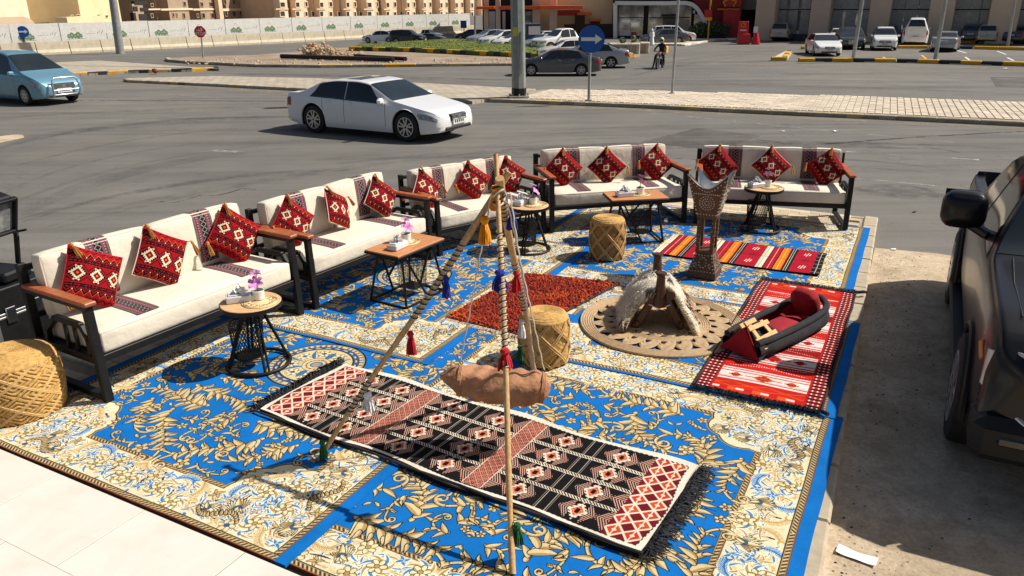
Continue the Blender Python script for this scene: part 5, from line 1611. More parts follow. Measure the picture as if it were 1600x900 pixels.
# ------------------------------------------------------------------ vehicles
# forward is +x, the origin lies on the ground under the middle of the car
def smooth_interp(pts, x):
    xs = [p[0] for p in pts]; zs = [p[1] for p in pts]
    h = min(.034, x * .7, (1 - x) * .7)
    if h <= 0: return float(np.interp(x, xs, zs))
    o = np.array((-1, -.66, -.33, 0, .33, .66, 1)); w = np.array((1, 2, 3, 4, 3, 2, 1)) / 16.0
    return float((np.interp(x + o * h, xs, zs) * w).sum())
BODY = {
 'sedan': dict(L=4.9, W=1.84, H=1.47, wr=.33, fo=.95, ro=1.1, sill=.19,
    top=[(0, .66), (.006, .98), (.03, 1.04), (.13, 1.09), (.27, 1.40), (.36, 1.465), (.50, 1.47), (.58, 1.42), (.735, 1.02), (.78, .98), (.92, .84), (.972, .76), (1, .65)],
    belt=[(0, .60), (.006, .90), (.03, .96), (.15, .99), (.3, .97), (.7, .90), (.78, .88), (.92, .76), (.972, .68), (1, .58)],
    side=[((.20, .325), (.255, .345), (.435, .432), (.435, .425)), ((.44, .44), (.44, .445), (.59, .60), (.69, .60))],
    wind=(.585, .745), rear=(.125, .275)),
 'suv': dict(L=4.7, W=1.88, H=1.78, wr=.37, fo=.88, ro=1.0, sill=.25,
    top=[(0, .70), (.008, 1.1), (.03, 1.62), (.06, 1.72), (.3, 1.78), (.55, 1.75), (.61, 1.68), (.735, 1.18), (.78, 1.14), (.94, 1.02), (.98, .9), (1, .78)],
    belt=[(0, .66), (.008, 1.02), (.04, 1.1), (.3, 1.08), (.7, 1.02), (.78, 1.01), (.94, .92), (.98, .8), (1, .7)],
    side=[((.07, .08), (.09, .10), (.235, .235), (.235, .235)), ((.25, .25), (.25, .25), (.42, .42), (.42, .42)), ((.43, .43), (.43, .43), (.60, .60), (.70, .62))],
    wind=(.60, .745), rear=(.012, .055)),
 'van': dict(L=5.2, W=1.9, H=2.2, wr=.36, fo=.75, ro=1.2, sill=.24,
    top=[(0, .8), (.006, 1.5), (.02, 2.06), (.05, 2.16), (.4, 2.2), (.7, 2.15), (.78, 2.0), (.9, 1.35), (.95, 1.16), (.985, .9), (1, .6)],
    belt=[(0, .72), (.006, 1.2), (.04, 1.25), (.6, 1.24), (.86, 1.16), (.95, 1.02), (.985, .8), (1, .55)],
    side=[((.05, .05), (.06, .06), (.33, .33), (.33, .33)), ((.35, .35), (.35, .35), (.58, .58), (.58, .58)), ((.61, .61), (.61, .61), (.75, .75), (.85, .80))],
    wind=(.775, .915), rear=(.008, .03)),
 'minivan': dict(L=4.58, W=1.78, H=1.75, wr=.32, fo=.85, ro=.95, sill=.2,
    top=[(0, .66), (.008, 1.1), (.035, 1.55), (.07, 1.68), (.35, 1.75), (.52, 1.72), (.60, 1.63), (.775, 1.14), (.82, 1.06), (.94, .9), (.98, .79), (1, .69)],
    belt=[(0, .6), (.008, .98), (.05, 1.06), (.4, 1.02), (.75, .96), (.83, .93), (.94, .8), (.98, .71), (1, .61)],
    side=[((.08, .08), (.10, .10), (.25, .25), (.25, .25)), ((.265, .265), (.265, .265), (.42, .42), (.42, .42)), ((.435, .435), (.435, .435), (.60, .60), (.735, .64))],
    wind=(.595, .785), rear=(.012, .05)),
 'pickup': dict(L=5.3, W=1.86, H=1.8, wr=.38, fo=.9, ro=1.2, sill=.30,
    top=[(0, .8), (.006, 1.1), (.345, 1.12), (.35, 1.3), (.375, 1.70), (.44, 1.80), (.54, 1.78), (.60, 1.70), (.715, 1.2), (.76, 1.15), (.94, 1.05), (.98, .94), (1, .82)],
    belt=[(0, .74), (.006, 1.06), (.34, 1.10), (.36, 1.12), (.7, 1.06), (.76, 1.05), (.94, .95), (.98, .85), (1, .74)],
    side=[((.37, .375), (.385, .39), (.47, .47), (.47, .47)), ((.48, .48), (.48, .48), (.605, .605), (.685, .62))],
    wind=(.60, .725), rear=(.352, .38), bed=(.02, .335)),
}
def build_vehicle(kind, paint_key, label, group=None, detail=2, NS=96, over=None, cat='car', name='parked_car', spokes=5, tint='glass_dark', plate=True, hood_black=None):
    B = dict(BODY[kind])
    if over: B.update(over)
    SUB = 3 if detail >= 2 else 2
    L, W, H = B['L'], B['W'], B['H']; wr = B['wr']; sill = B['sill']
    bed = B.get('bed')
    xr = B['ro']; xf = L - B['fo']            # wheel positions from the rear bumper
    ar = wr * 1.16
    # stations packed at both ends and at the wheel arches
    s = sorted(set([round(v, 4) for v in list(np.linspace(0, 1, NS)) + [.002, .006, .012, .02, .03, .97, .98, .988, .994, .998] + [(c + ar * math.cos(a)) / L for c in (xr, xf) for a in np.linspace(0, PI, 17)]]))
    s = [v for v in s if 0 <= v <= 1]
    def half(sx):
        e = min(sx, 1 - sx) * L
        f = 1 - B.get('tap', .15) * max(0, 1 - e / .55) ** 2.2 - .05 * max(0, 1 - e / .09) ** 2
        if sx > .5: f -= B.get('tap', .15) * .2 * max(0, 1 - e / 1.4) ** 2
        return W / 2 * f
    def section(sx):
        x = sx * L
        w = half(sx); T = float(smooth_interp(B['top'], sx)); b = float(smooth_interp(B['belt'], sx)); b = min(b, T - .01)
        zb = sill + .10 * max(0, 1 - sx * L / .6) + .06 * max(0, 1 - (1 - sx) * L / .5)
        za = zb
        for c in (xr, xf):
            if abs(x - c) < ar: za = max(za, wr + math.sqrt(max(0, ar * ar - (x - c) ** 2)))
        dh = T - b
        zs = [zb + .10, zb + (b - zb) * .38, b - .14 * min(1, (b - zb) / .6), b]
        P = [(0, zb), (.66 * w, zb), (.68 * w, za), (.955 * w, za), (.985 * w, max(zs[0], za + .004)), (1.0 * w, max(zs[1], za + .008)), (.992 * w, max(zs[2], za + .012)), (.962 * w, max(b, za + .016))]
        if bed and bed[0] < sx < bed[1]:
            yi = .85 * w
            P += [(.94 * w, b + .01), (.86 * w, b + .012), (yi, b), (yi - .01, .62), (yi * .5, .62), (0, .62)]
        else:
            rl = dh * .90; tw = .40 * dh
            yr = .962 * w - tw
            P += [(.962 * w - tw * .45 - .004, b + rl * .5), (yr, b + rl), (yr - .045, b + dh * .965), (yr * .72, b + dh * .99), (yr * .38, T - .001), (0, T)]
        return x - L / 2, P
    secs = [section(v) for v in s]
    NP = 14
    def cr(P, v, lin):
        i = min(int(v), NP - 2); t = v - i
        b, c = P[i], P[i + 1]
        if lin or i < 3 or t == 0: return (b[0] * (1 - t) + c[0] * t, b[1] * (1 - t) + c[1] * t)
        a = P[i - 1] if i > 3 else (2 * b[0] - c[0], 2 * b[1] - c[1]); d = P[i + 2] if i + 2 < NP else (-P[NP - 2][0], P[NP - 2][1])
        o = []
        for k in (0, 1):
            m0 = (c[k] - a[k]) * .38; m1 = (d[k] - b[k]) * .38
            lim = abs(c[k] - b[k]) * 1.6 + .01; m0 = max(-lim, min(lim, m0)); m1 = max(-lim, min(lim, m1))
            o.append((2 * t ** 3 - 3 * t * t + 1) * b[k] + (t ** 3 - 2 * t * t + t) * m0 + (-2 * t ** 3 + 3 * t * t) * c[k] + (t ** 3 - t * t) * m1)
        return (max(o[0], 0), o[1])
    VS = [0, 1, 2, 3] + [3 + k / SUB for k in range(1, 10 * SUB + 1)]
    def isbed(sx): return bool(bed and bed[0] < sx < bed[1])
    def surf(sx, v):
        """point of the right hand half; v runs over the section's 14 points"""
        sx = min(max(sx, 0.0), 1.0); x, P = section(sx); y, z = cr(P, v, isbed(sx))
        return Vector((x, y, z))
    root = thing(name, label, cat, (0, 0, 0), 0, group)
    mb = MB(); V = []; F = []; Mi = []
    NV = len(VS); ring = 2 * NV - 2
    dense = [(x, [cr(P, v, isbed(q)) for v in VS]) for q, (x, P) in zip(s, secs)]
    for x, P in dense:
        for (y, z) in P: V.append((x, -y, z))
        for (y, z) in P[-2:0:-1]: V.append((x, y, z))
    n = len(secs)
    for i in range(n - 1):
        for j in range(ring):
            j2 = (j + 1) % ring
            F.append((i * ring + j, (i + 1) * ring + j, (i + 1) * ring + j2, i * ring + j2))
            jj = VS[j] if j < NV - 1 else VS[ring - 1 - j]
            sm = (s[i] + s[i + 1]) / 2
            Mi.append(1 if (jj <= 2 or (bed and bed[0] < sm < bed[1] and jj >= 10)) else 0)
    for e, bulge in ((0, -.05), (n - 1, .06)):
        cx = secs[e][0] + bulge; base = len(V)
        zc = (secs[e][1][1][1] + secs[e][1][13][1]) / 2
        for j in range(ring):
            p = V[e * ring + j]; V.append((p[0] + bulge * .75, p[1] * .86, zc + (p[2] - zc) * .72))
        c = len(V); V.append((cx, 0, zc))
        for j in range(ring):
            j2 = (j + 1) % ring
            q = (e * ring + j, e * ring + j2, base + j2, base + j); t = (base + j, base + j2, c)
            if e == 0: F += [q, t]
            else: F += [q[::-1], t[::-1]]
            Mi += [0, 0]
    mb.add(V, F, Mi)
    mb.build('body', [M[paint_key], M['rubber']], root, smooth=58)
    def patch(corners_fn, nu, nv, off, mat, pname, parent=root, side=None):
        for sg in ((-1, 1) if side is None else (side,)):
            mb = MB()
            def fn(a, b):
                sx, v = corners_fn(a, b)
                p = surf(sx, v); e = 1e-3
                du = surf(min(sx + e, 1), v) - surf(max(sx - e, 0), v); dv = surf(sx, min(v + .02, 12.99)) - surf(sx, max(v - .02, 0))
                nn = du.cross(dv)
                if nn.length < 1e-12: nn = Vector((0, 1, 0))
                nn.normalize()
                if nn.y < 0 or (abs(nn.y) < .02 and nn.z < 0): nn = -nn
                q = p + nn * off
                return (q.x, q.y * sg, q.z)
            mb.grid(fn, nu, nv, 0, uv=False, flip=(sg < 0))
            yield mb.build(pname, mat, parent, smooth=60)
    def dopatch(*a, **k): return list(patch(*a, **k))
    # glass
    for q in B['side']:
        bl, tl, tr, br = q[0][0], q[1][0], q[2][0], q[3][0]
        lo, hi = 7.16, 8.96
        dopatch(lambda a, b, bl=bl, tl=tl, tr=tr, br=br: ((bl + (tl - bl) * b) * (1 - a) + (br + (tr - br) * b) * a, lo + (hi - lo) * b), 10, 4, .004, M[tint], 'side_window')
    def top_patch(x0, x1, vlo, mat, pname, off=.005, vin=0.0):
        mb = MB()
        def fn(a, b):
            sx = x0 + (x1 - x0) * b
            u = a * 2 - 1; sg = 1 if u >= 0 else -1
            p = surf(sx, 13 - 1e-6 - (13 - vlo) * abs(u))
            e = 1e-3
            du = surf(min(sx + e, 1), 12.5) - surf(max(sx - e, 0), 12.5)
            nn = Vector((-du.z, 0, du.x)).normalized()
            if nn.z < 0: nn = -nn
            q = p + nn * off
            return (q.x, q.y * sg, q.z)
        mb.grid(fn, 14, 8, 0, uv=False, flip=True)
        return mb.build(pname, mat, root, smooth=70)
    top_patch(B['wind'][0], B['wind'][1], 9.3, M['glass_wind'], 'windscreen')
    top_patch(B['rear'][0], B['rear'][1], 9.3, M[tint], 'rear_window')
    if detail >= 2 and kind in ('sedan',):
        top_patch(.40, .50, 10.7, M['glass_dark'], 'sunroof')
    # wheels
    def wheel(x, sg):
        w = thing_part('wheel', root); w.location = (x, sg * (W / 2 - .115), wr)
        mb = MB(); tw = .105
        mb.lathe([(wr * .64, -tw), (wr * .90, -tw), (wr * .97, -tw * .86), (wr, -tw * .6), (wr, tw * .6), (wr * .97, tw * .86), (wr * .90, tw), (wr * .66, tw)], 28, (0, 0, 0), 0, 'y', cap=True)
        mb.build('tyre', M['rubber'], w, smooth=35)
        mb = MB(); R = wr * .66
        mb.lathe([(R, tw * .98), (R * .93, tw * 1.02), (R * .9, tw * .55), (.0, tw * .5)], 28, (0, 0, 0), 1, 'y', cap=False)
        mb.lathe([(R * 1.0, tw * .93), (R * 1.0, tw * 1.03), (R * .92, tw * 1.03), (R * .9, tw * .8)], 28, (0, 0, 0), 0, 'y', cap=False)
        for k in range(spokes):
            for dd in ((-.13, .13) if detail >= 2 else (0,)):
                a = k * 2 * PI / spokes + dd; a2 = k * 2 * PI / spokes + dd * 1.9
                mb.bar((.12 * R * math.sin(a), tw * .86, .12 * R * math.cos(a)), (.95 * R * math.sin(a2), tw * .92, .95 * R * math.cos(a2)), R * (.15 if detail >= 2 else .3), .03, 0, up=(0, 1, 0))
        mb.lathe([(R * .2, tw * .7), (R * .2, tw * .96), (0, tw * 1.0)], 14, (0, 0, 0), 0, 'y', cap=False)
        r_ = mb.build('rim', [M['alloy'], M['grille']], w, smooth=35)
        if sg < 0: w.rotation_euler = (0, 0, PI)
        return w
    for x in (xr - L / 2, xf - L / 2):
        for sg in (-1, 1): wheel(x, sg)
    # lamps, grille, plates, mirrors
    hz = 5.1 if kind != 'sedan' else 5.0
    dopatch(lambda a, b: (.905 + .088 * a, 5.75 + 1.15 * b * (1 - .25 * (1 - a)) + .1 * a * (1 - b)), 8, 3, .008, M['lamp_clear'], 'headlight')
    dopatch(lambda a, b: (.896 + .012 * a, 6.1 + .5 * b), 3, 2, .007, M['lamp_amber'], 'side_lamp')
    zt = float(smooth_interp(B['belt'], .0))
    dopatch(lambda a, b: (.003 + (.055 if kind == 'sedan' else .02) * a, 5.65 + (1.15 if kind == 'sedan' else 1.6) * b), 4, 3, .008, M['lamp_red'], 'tail_lamp')
    gw = .18 if kind == 'sedan' else .23
    fx = L / 2; Tn = float(smooth_interp(B['top'], 1.0)); zbn = sill + .06
    mb = MB(); mb.box(fx - .12, fx + .085, -W * gw, W * gw, Tn * .78, Tn * 1.03, 0, .03)
    for k in range(4):
        z = Tn * .80 + k * Tn * .055; mb.box(fx + .08, fx + .096, -W * (gw - .02), W * (gw - .02), z, z + .02, 1, .004)
    mb.box(fx + .08, fx + .105, -.06, .06, Tn * .84, Tn * .98, 1, .02)
    g = mb.build('grille', [M['grille'], M['chrome']], root)
    mb = MB(); mb.box(fx - .1, fx + .075, -W * .30, W * .30, zbn + .02, zbn + .11, 0, .03); mb.build('air_intake', M['grille'], root)
    if plate:
        mb = MB(); mb.box(fx + .03, fx + .092, -.26, .26, zbn + .14, zbn + .28, 0, .008)
        for k in range(5): mb.box(fx + .0925, fx + .094, -.2 + k * .08, -.15 + k * .08, zbn + .18, zbn + .24, 1)
        mb.build('number_plate', [M['plate'], M['window_dark']], root)
        zr = {'sedan': .78, 'suv': .86, 'van': .8, 'minivan': .85, 'pickup': .7}[kind]
        mb = MB(); mb.box(-fx - .072, -fx - .02, -.26, .26, zr - .07, zr + .07, 0, .008)
        for k in range(5): mb.box(-fx - .075, -fx - .0725, -.2 + k * .08, -.15 + k * .08, zr - .03, zr + .03, 1)
        mb.build('number_plate', [M['plate'], M['window_dark']], root)
    mb = MB(); mb.box(-fx - .045, -fx + .1, -W * .40, W * .40, sill + .1, sill + .17, 0, .03); mb.build('rear_bumper_trim', M['grille'], root)
    xm = B['wind'][1] - .055
    for sg in (-1, 1):
        p = surf(xm, 7.25)
        mb = MB(); mb.M = Matrix.Translation((p.x, sg * (p.y + .11), p.z + .05))
        mb.box(-.07, .05, -.11, .11, -.07, .08, 0, .045)
        mb.box(-.02, .03, -.12 if sg > 0 else .05, -.05 if sg > 0 else .12, -.07, -.02, 0, .01)
        mb.M = None
        mb.build('wing_mirror', M[paint_key], root, smooth=50)
    if detail >= 2:
        if kind == 'sedan': seams = ((.432, 4.3, 9.0), (.70, 4.3, 7.1), (.285, 4.9, 7.1))
        else: seams = ((.425, 4.3, 9.0), (.715, 4.3, 7.1), (.24, 4.6, 7.1))
        for (x, v0, v1) in seams:
            dopatch(lambda a, b, x=x, v0=v0, v1=v1: (x + (a - .5) * .0022, v0 + (v1 - v0) * b), 1, 14, .0022, M['grille'], 'door_seam')
        for x in ((.46, .31) if kind == 'sedan' else (.455, .275)):
            dopatch(lambda a, b, x=x: (x + .028 * a, 6.42 + .22 * b), 4, 2, .022, M['chrome'] if kind == 'sedan' else M[paint_key], 'door_handle')
        dopatch(lambda a, b: (.2 + .5 * a, 7.02 + .12 * b), 12, 1, .006, M['grille'], 'belt_trim')
        dopatch(lambda a, b: (.78 + .145 * a, 12.96 - (.0)), 1, 1, .001, M[paint_key], 'bonnet_mark') if False else None
    return root
def thing_part(name, parent):
    o = bpy.data.objects.new(name, None); C.objects.link(o); o.parent = parent; o.empty_display_size = .1; return o
def put(root, px, py, heading, hpx=None, H=None, z=ROAD, sc=None):
    x, y = G(px, py, z)
    root.location = (x, y, z); root.rotation_euler = (0, 0, heading)
    if hpx: sc = hpx / FPX * math.hypot(y, CAM_H) / H
    if sc: root.scale = (sc, sc, sc)
    return root
UDIR = -TH      # heading along the road towards the right
# moving white saloon in the middle of the road
car = build_vehicle('sedan', 'paint_white', 'white saloon with sunroof driving right on the near road', None, 2, 150, dict(L=4.84, W=1.80, wr=.35, fo=.86, ro=1.03,
    top=[(p_, z_ * .925 if p_ > .03 and p_ < .97 else z_ * .95) for p_, z_ in BODY['sedan']['top']], belt=[(p_, z_ * .93) for p_, z_ in BODY['sedan']['belt']]), name='car', spokes=5)
xa, ya = G(492, 208, ROAD); xb, yb = G(635, 222, ROAD)
dv = Vector((xb - xa, yb - ya, 0)); hd_ = math.atan2(dv.y, dv.x); k = dv.length / (4.84 - .86 - 1.03)
mid = Vector(((xa + xb) / 2, (ya + yb) / 2, ROAD)); fwd = Vector((math.cos(hd_), math.sin(hd_), 0)); lft = Vector((-fwd.y, fwd.x, 0))
car.rotation_euler = (0, 0, hd_); car.scale = (k, k, k)
car.location = mid + lft * (.88 * k) - fwd * ((1.03 - .86) / 2 * k)
# light blue minivan on the left with a chrome bull bar
van = build_vehicle('minivan', 'paint_blue', 'light blue minivan with chrome bull bar at the left edge', None, 2, 120, name='car', spokes=8, tint='glass_wind')
fx = 4.58 / 2
mb = MB()
mb.tube([(fx + .16, -.46, .30), (fx + .22, -.48, .5), (fx + .18, -.44, .80), (fx + .15, -.36, .90), (fx + .15, .36, .90), (fx + .18, .44, .80), (fx + .22, .48, .5), (fx + .16, .46, .30)], .032, 10)
mb.tube([(fx + .04, -.62, .36), (fx + .14, -.5, .34), (fx + .14, .5, .34), (fx + .04, .62, .36)], .03, 10)
mb.tube([(fx + .2, -.46, .5), (fx + .2, .46, .5)], .025, 8)
mb.build('bull_bar', M['alloy'], van, smooth=60)
xa, ya = G(42, 165, ROAD); xb, yb = G(108, 161, ROAD)
hd_ = UDIR - .02
put(van, 40, 164, hd_, 77, 1.75)
k = van.scale[0]; fwd = Vector((math.cos(hd_), math.sin(hd_), 0)); lft = Vector((-fwd.y, fwd.x, 0))
van.location = Vector((xa, ya, ROAD)) + lft * (.87 * k) - fwd * ((4.58 / 2 - .85) * k)
def pcar(kind, paintk, label, px, py, hd, hpx, cat='car', group='cars parked by the restaurants', name='parked_car', detail=1, **kw):
    o = build_vehicle(kind, paintk, label, group, detail, 44, kw.pop('over', None), cat, name, **kw)
    return put(o, px, py, hd, hpx, BODY[kind]['H'])
away = PI / 2          # nose pointing away from the camera
pcar('sedan', 'paint_white', 'white saloon at the kerb left of the black off roader by the lawn', 598, 67, rad(158), 18)
pcar('suv', 'paint_black', 'black off roader between white cars behind the lawn', 638, 68, rad(-12), 20, cat='suv')
pcar('pickup', 'paint_white', 'white pickup right of the black off roader behind the lawn', 668, 63, rad(-14), 16, cat='pickup')
pcar('sedan', 'paint_grey', 'grey saloon half hidden beside the white pickup behind the lawn', 675, 66, rad(-14), 13)
pcar('sedan', 'paint_black', 'black saloon in the shade at the orange canopy restaurant', 738, 62, rad(160), 15)
pcar('sedan', 'paint_silver', 'silver saloon nearest the brown column, first of the row by the lawn', 768, 70, rad(200), 22)
pcar('sedan', 'paint_white', 'white saloon second of the row by the lawn, left of the steel pole', 790, 73, rad(203), 24)
pcar('sedan', 'paint_white', 'white car mostly hidden behind the thick steel pole', 806, 75, rad(205), 21)
pcar('sedan', 'paint_white', 'white car behind the blue kiosk', 852, 68, rad(200), 18)
pcar('sedan', 'paint_silver', 'silver saloon left of the white pickup truck by the kiosk', 852, 79, rad(208), 24)
pcar('pickup', 'paint_white', 'white pickup truck with black grille right of the blue kiosk', 880, 80, rad(208), 33, cat='pickup')
pcar('sedan', 'paint_white', 'white saloon half hidden behind the grey moving saloon', 888, 92, rad(188), 28)
pcar('sedan', 'paint_silver', 'silver white saloon with red tail lamp behind the blue arrow sign', 920, 105, rad(172), 36, name='car')
pcar('sedan', 'paint_grey', 'dark grey saloon driving left behind the steel pole', 872, 117, rad(174), 38, name='car', detail=2)
pcar('suv', 'paint_white', 'white off roader behind the dark coupe at the slatted restaurant', 1052, 66, rad(-8), 24, cat='suv')
pcar('sedan', 'paint_grey', 'dark grey coupe beside the man in white at the restaurant', 1037, 68, rad(184), 21)
G2 = 'cars in the car park before the shops'
pcar('suv', 'paint_beige', 'beige off roader seen from behind by the first shop column', 1222, 63, rad(62), 26, cat='suv', group=G2)
pcar('sedan', 'paint_white', 'white saloon facing the camera behind the striped kerb', 1284, 85, rad(-100), 30, group=G2)
pcar('sedan', 'paint_white', 'white car partly hidden behind the white saloon and dark saloon', 1309, 68, rad(70), 22, group=G2)
pcar('sedan', 'paint_dark', 'dark green black saloon facing the camera between white cars', 1326, 75, rad(-108), 30, group=G2, spokes=6)
pcar('suv', 'paint_white', 'white crossover with black bumper, second row of the car park', 1379, 77, rad(-112), 32, cat='suv', group=G2)
pcar('suv', 'paint_grey', 'grey off roader behind the white crossover', 1382, 65, rad(75), 25, cat='suv', group=G2)
pcar('van', 'paint_white', 'tall white van seen from behind in the car park', 1427, 71, rad(64), 40, cat='van', group=G2)
pcar('sedan', 'paint_silver', 'silver saloon seen from behind right of the white van', 1476, 79, rad(58), 28, group=G2)
pcar('minivan', 'paint_grey', 'dark minivan beside the beige minivan before the shop glass', 1518, 66, rad(55), 27, cat='minivan', group=G2)
pcar('minivan', 'paint_beige', 'beige minivan seen from behind before the shop glass', 1541, 67, rad(58), 28, cat='minivan', group=G2)
pcar('sedan', 'paint_dark', 'dark saloon cut by the right edge near the shops', 1602, 68, rad(30), 25, group=G2)
# the big dark pickup at the kerb, nose towards the camera
TW = 1.98
tk = build_vehicle('pickup', 'paint_truck', 'dark grey four door pickup parked nose first along the kerb at right', None, 2, 170,
    dict(L=5.25, W=TW, H=1.97, wr=.43, fo=1.0, ro=1.02, sill=.46, tap=.035,
      top=[(0, 1.0), (.006, 1.36), (.315, 1.40), (.32, 1.5), (.34, 1.84), (.42, 1.96), (.55, 1.97), (.61, 1.92), (.712, 1.40), (.74, 1.385), (.93, 1.33), (.97, 1.27), (1, 1.12)],
      belt=[(0, .95), (.006, 1.30), (.31, 1.36), (.34, 1.36), (.70, 1.30), (.74, 1.30), (.93, 1.24), (.97, 1.18), (1, 1.04)],
      side=[((.345, .35), (.36, .365), (.465, .465), (.465, .465)), ((.48, .48), (.48, .48), (.60, .60), (.69, .62))],
      wind=(.612, .722), rear=(.322, .345), bed=(.02, .305)), cat='pickup', name='pickup_truck', spokes=6, plate=False)
hdg = -PI / 2 - TH
tu = .56 + TW / 2; tv_ = 5.36 + 5.25 / 2
x, y = S(tu, tv_); tk.location = (x, y, ROAD); tk.rotation_euler = (0, 0, hdg)
for o in [q for q in kids(tk) if q.name.split('.')[0] in ('wing_mirror', 'headlight', 'side_lamp', 'grille', 'air_intake')]:
    bpy.data.objects.remove(o)
for w in [q for q in kids(tk) if q.name.startswith('wheel')]:
    w.location.y *= (TW / 2 - .05) / (TW / 2 - .115)
fx = 5.25 / 2; hw = TW / 2
for sg in (-1, 1):
    # big folding mirror on an arm
    mb = MB(); mx = fx - 2.2
    mb.M = Matrix.Translation((mx, sg * (hw + .15), 1.56))
    rbox(mb, (.22, .33, .30), .075, (6, 8, 8), .012)
    mb.M = None
    mb.bar((mx + .05, sg * (hw - .07), 1.36), (mx, sg * (hw + .14), 1.47), .12, .07, 0, ch=.02)
    mr_ = mb.build('wing_mirror', M['paint_truck'], tk, smooth=50)
    mb = MB(); mb.box(mx - .108, mx - .1, sg * (hw + .05), sg * (hw + .31), 1.47, 1.71, 0, .003); mb.build('mirror_glass', M['glass_wind'], mr_)
    # lamp cluster wrapping the corner
    hl_ = thing_part('headlight', tk)
    P0 = [(fx - .42, hw * .955, 1.13), (fx - .16, hw * .90, 1.16), (fx - .01, hw * .72, 1.15), (fx + .05, hw * .52, 1.13)]
    P1 = [(fx - .36, hw * .965, .96), (fx - .14, hw * .925, .86), (fx + .0, hw * .75, .84), (fx + .06, hw * .55, .88)]
    mb = MB()
    V = [(a, sg * (b + .014), c) for a, b, c in P0] + [(a + .012, sg * (b + .014), c) for a, b, c in P1]
    mb.add(V, [(i, i + 1, 5 + i, 4 + i) if sg < 0 else (4 + i, 5 + i, i + 1, i) for i in range(3)])
    mb.build('lens', M['glass_wind'], hl_, smooth=60)
    mb = MB(); mb.tube([Vector((a + .014, sg * (b + .02), c)) for a, b, c in P0], .014, 6); mb.tube([Vector((fx + .03, sg * (hw * .66 + .02), 1.12)), Vector((fx + .04, sg * (hw * .66 + .02), .9))], .012, 6); mb.build('lamp_trim', M['alloy'], hl_, smooth=60)
    mb = MB(); 
    pts = [Vector((a + .022, sg * (b + .022), c)) for a, b, c in (P1[0], P1[1], P1[2], P1[3])]
    mb.tube([Vector((fx - .13, sg * (hw * .91 + .03), 1.13)), Vector((fx - .11, sg * (hw * .925 + .025), .9)), Vector((fx - .02, sg * (hw * .8 + .03), .80)), Vector((fx + .09, sg * (hw * .62 + .02), .68))], [.032, .034, .028, .014], 8)
    mb.build('light_strip', M['alloy'], hl_, smooth=60)
    mb = MB(); mb.tube([Vector((fx - .36, sg * (hw * .96 + .02), 1.08)), Vector((fx - .25, sg * (hw * .945 + .022), 1.0))], .03, 6); mb.build('side_lamp', M['lamp_amber'], hl_)
    mb = MB(); mb.lathe([(.085, 0), (.07, .03), (0, .035)], 14, (fx - .0, sg * hw * .7, 1.0), 0, 'x'); mb.build('bulb_lens', M['chrome'], hl_, smooth=50)
    # flared arches, side vent, bed side
    for c in (1.02, 5.25 - .98):
        mb = MB(); cxx = c - fx
        mb.tube([(cxx + .51 * math.cos(a), sg * (hw + .004), .43 + .51 * math.sin(a)) for a in np.linspace(-.05, PI + .05, 22)], .028, 6)
        mb.build('arch_trim', M['black_plastic'], tk, smooth=50)
    mb = MB()
    for k in range(5): mb.box(fx - .22 + .0, fx - .10, sg * (hw * .955), sg * (hw * .955 + .02), .66 + k * .045, .68 + k * .045, 0, .004)
    mb.build('bumper_vent', M['black_plastic'], tk)
    mb = MB(); mb.box(-1.2, 1.25, sg * (hw - .1), sg * (hw + .06), .34, .40, 0, .02); mb.build('side_step', M['black_plastic'], tk)
mb = MB(); mb.box(fx + .02, fx + .07, -hw * .5, hw * .5, .76, 1.12, 1, .02)
for k in range(5): mb.box(fx + .07, fx + .085, -hw * .48, hw * .48, .79 + k * .07, .82 + k * .07, 2, .004)
mb.build('grille', [M['paint_truck'], M['grille'], M['black_plastic']], tk)
for sg in (-1, 1):
    mb = MB(); mb.box(fx + .02, fx + .135, sg * hw * .62, sg * hw * .84, .57, .64, 0, .015); mb.build('fog_lamp', M['glass_wind'], tk)
mb = MB(); mb.box(fx - .30, fx + .12, -hw * .985, hw * .985, .42, .74, 0, .07); mb.build('bumper', M['black_plastic'], tk, smooth=40)
mb = MB()
for sg in (-1, 1): mb.tube([(fx - 1.5, sg * hw * .80, 1.40), (fx - .9, sg * hw * .82, 1.36), (fx - .3, sg * hw * .8, 1.32)], .006, 4)
mb.build('bonnet_seam', M['grille'], tk)
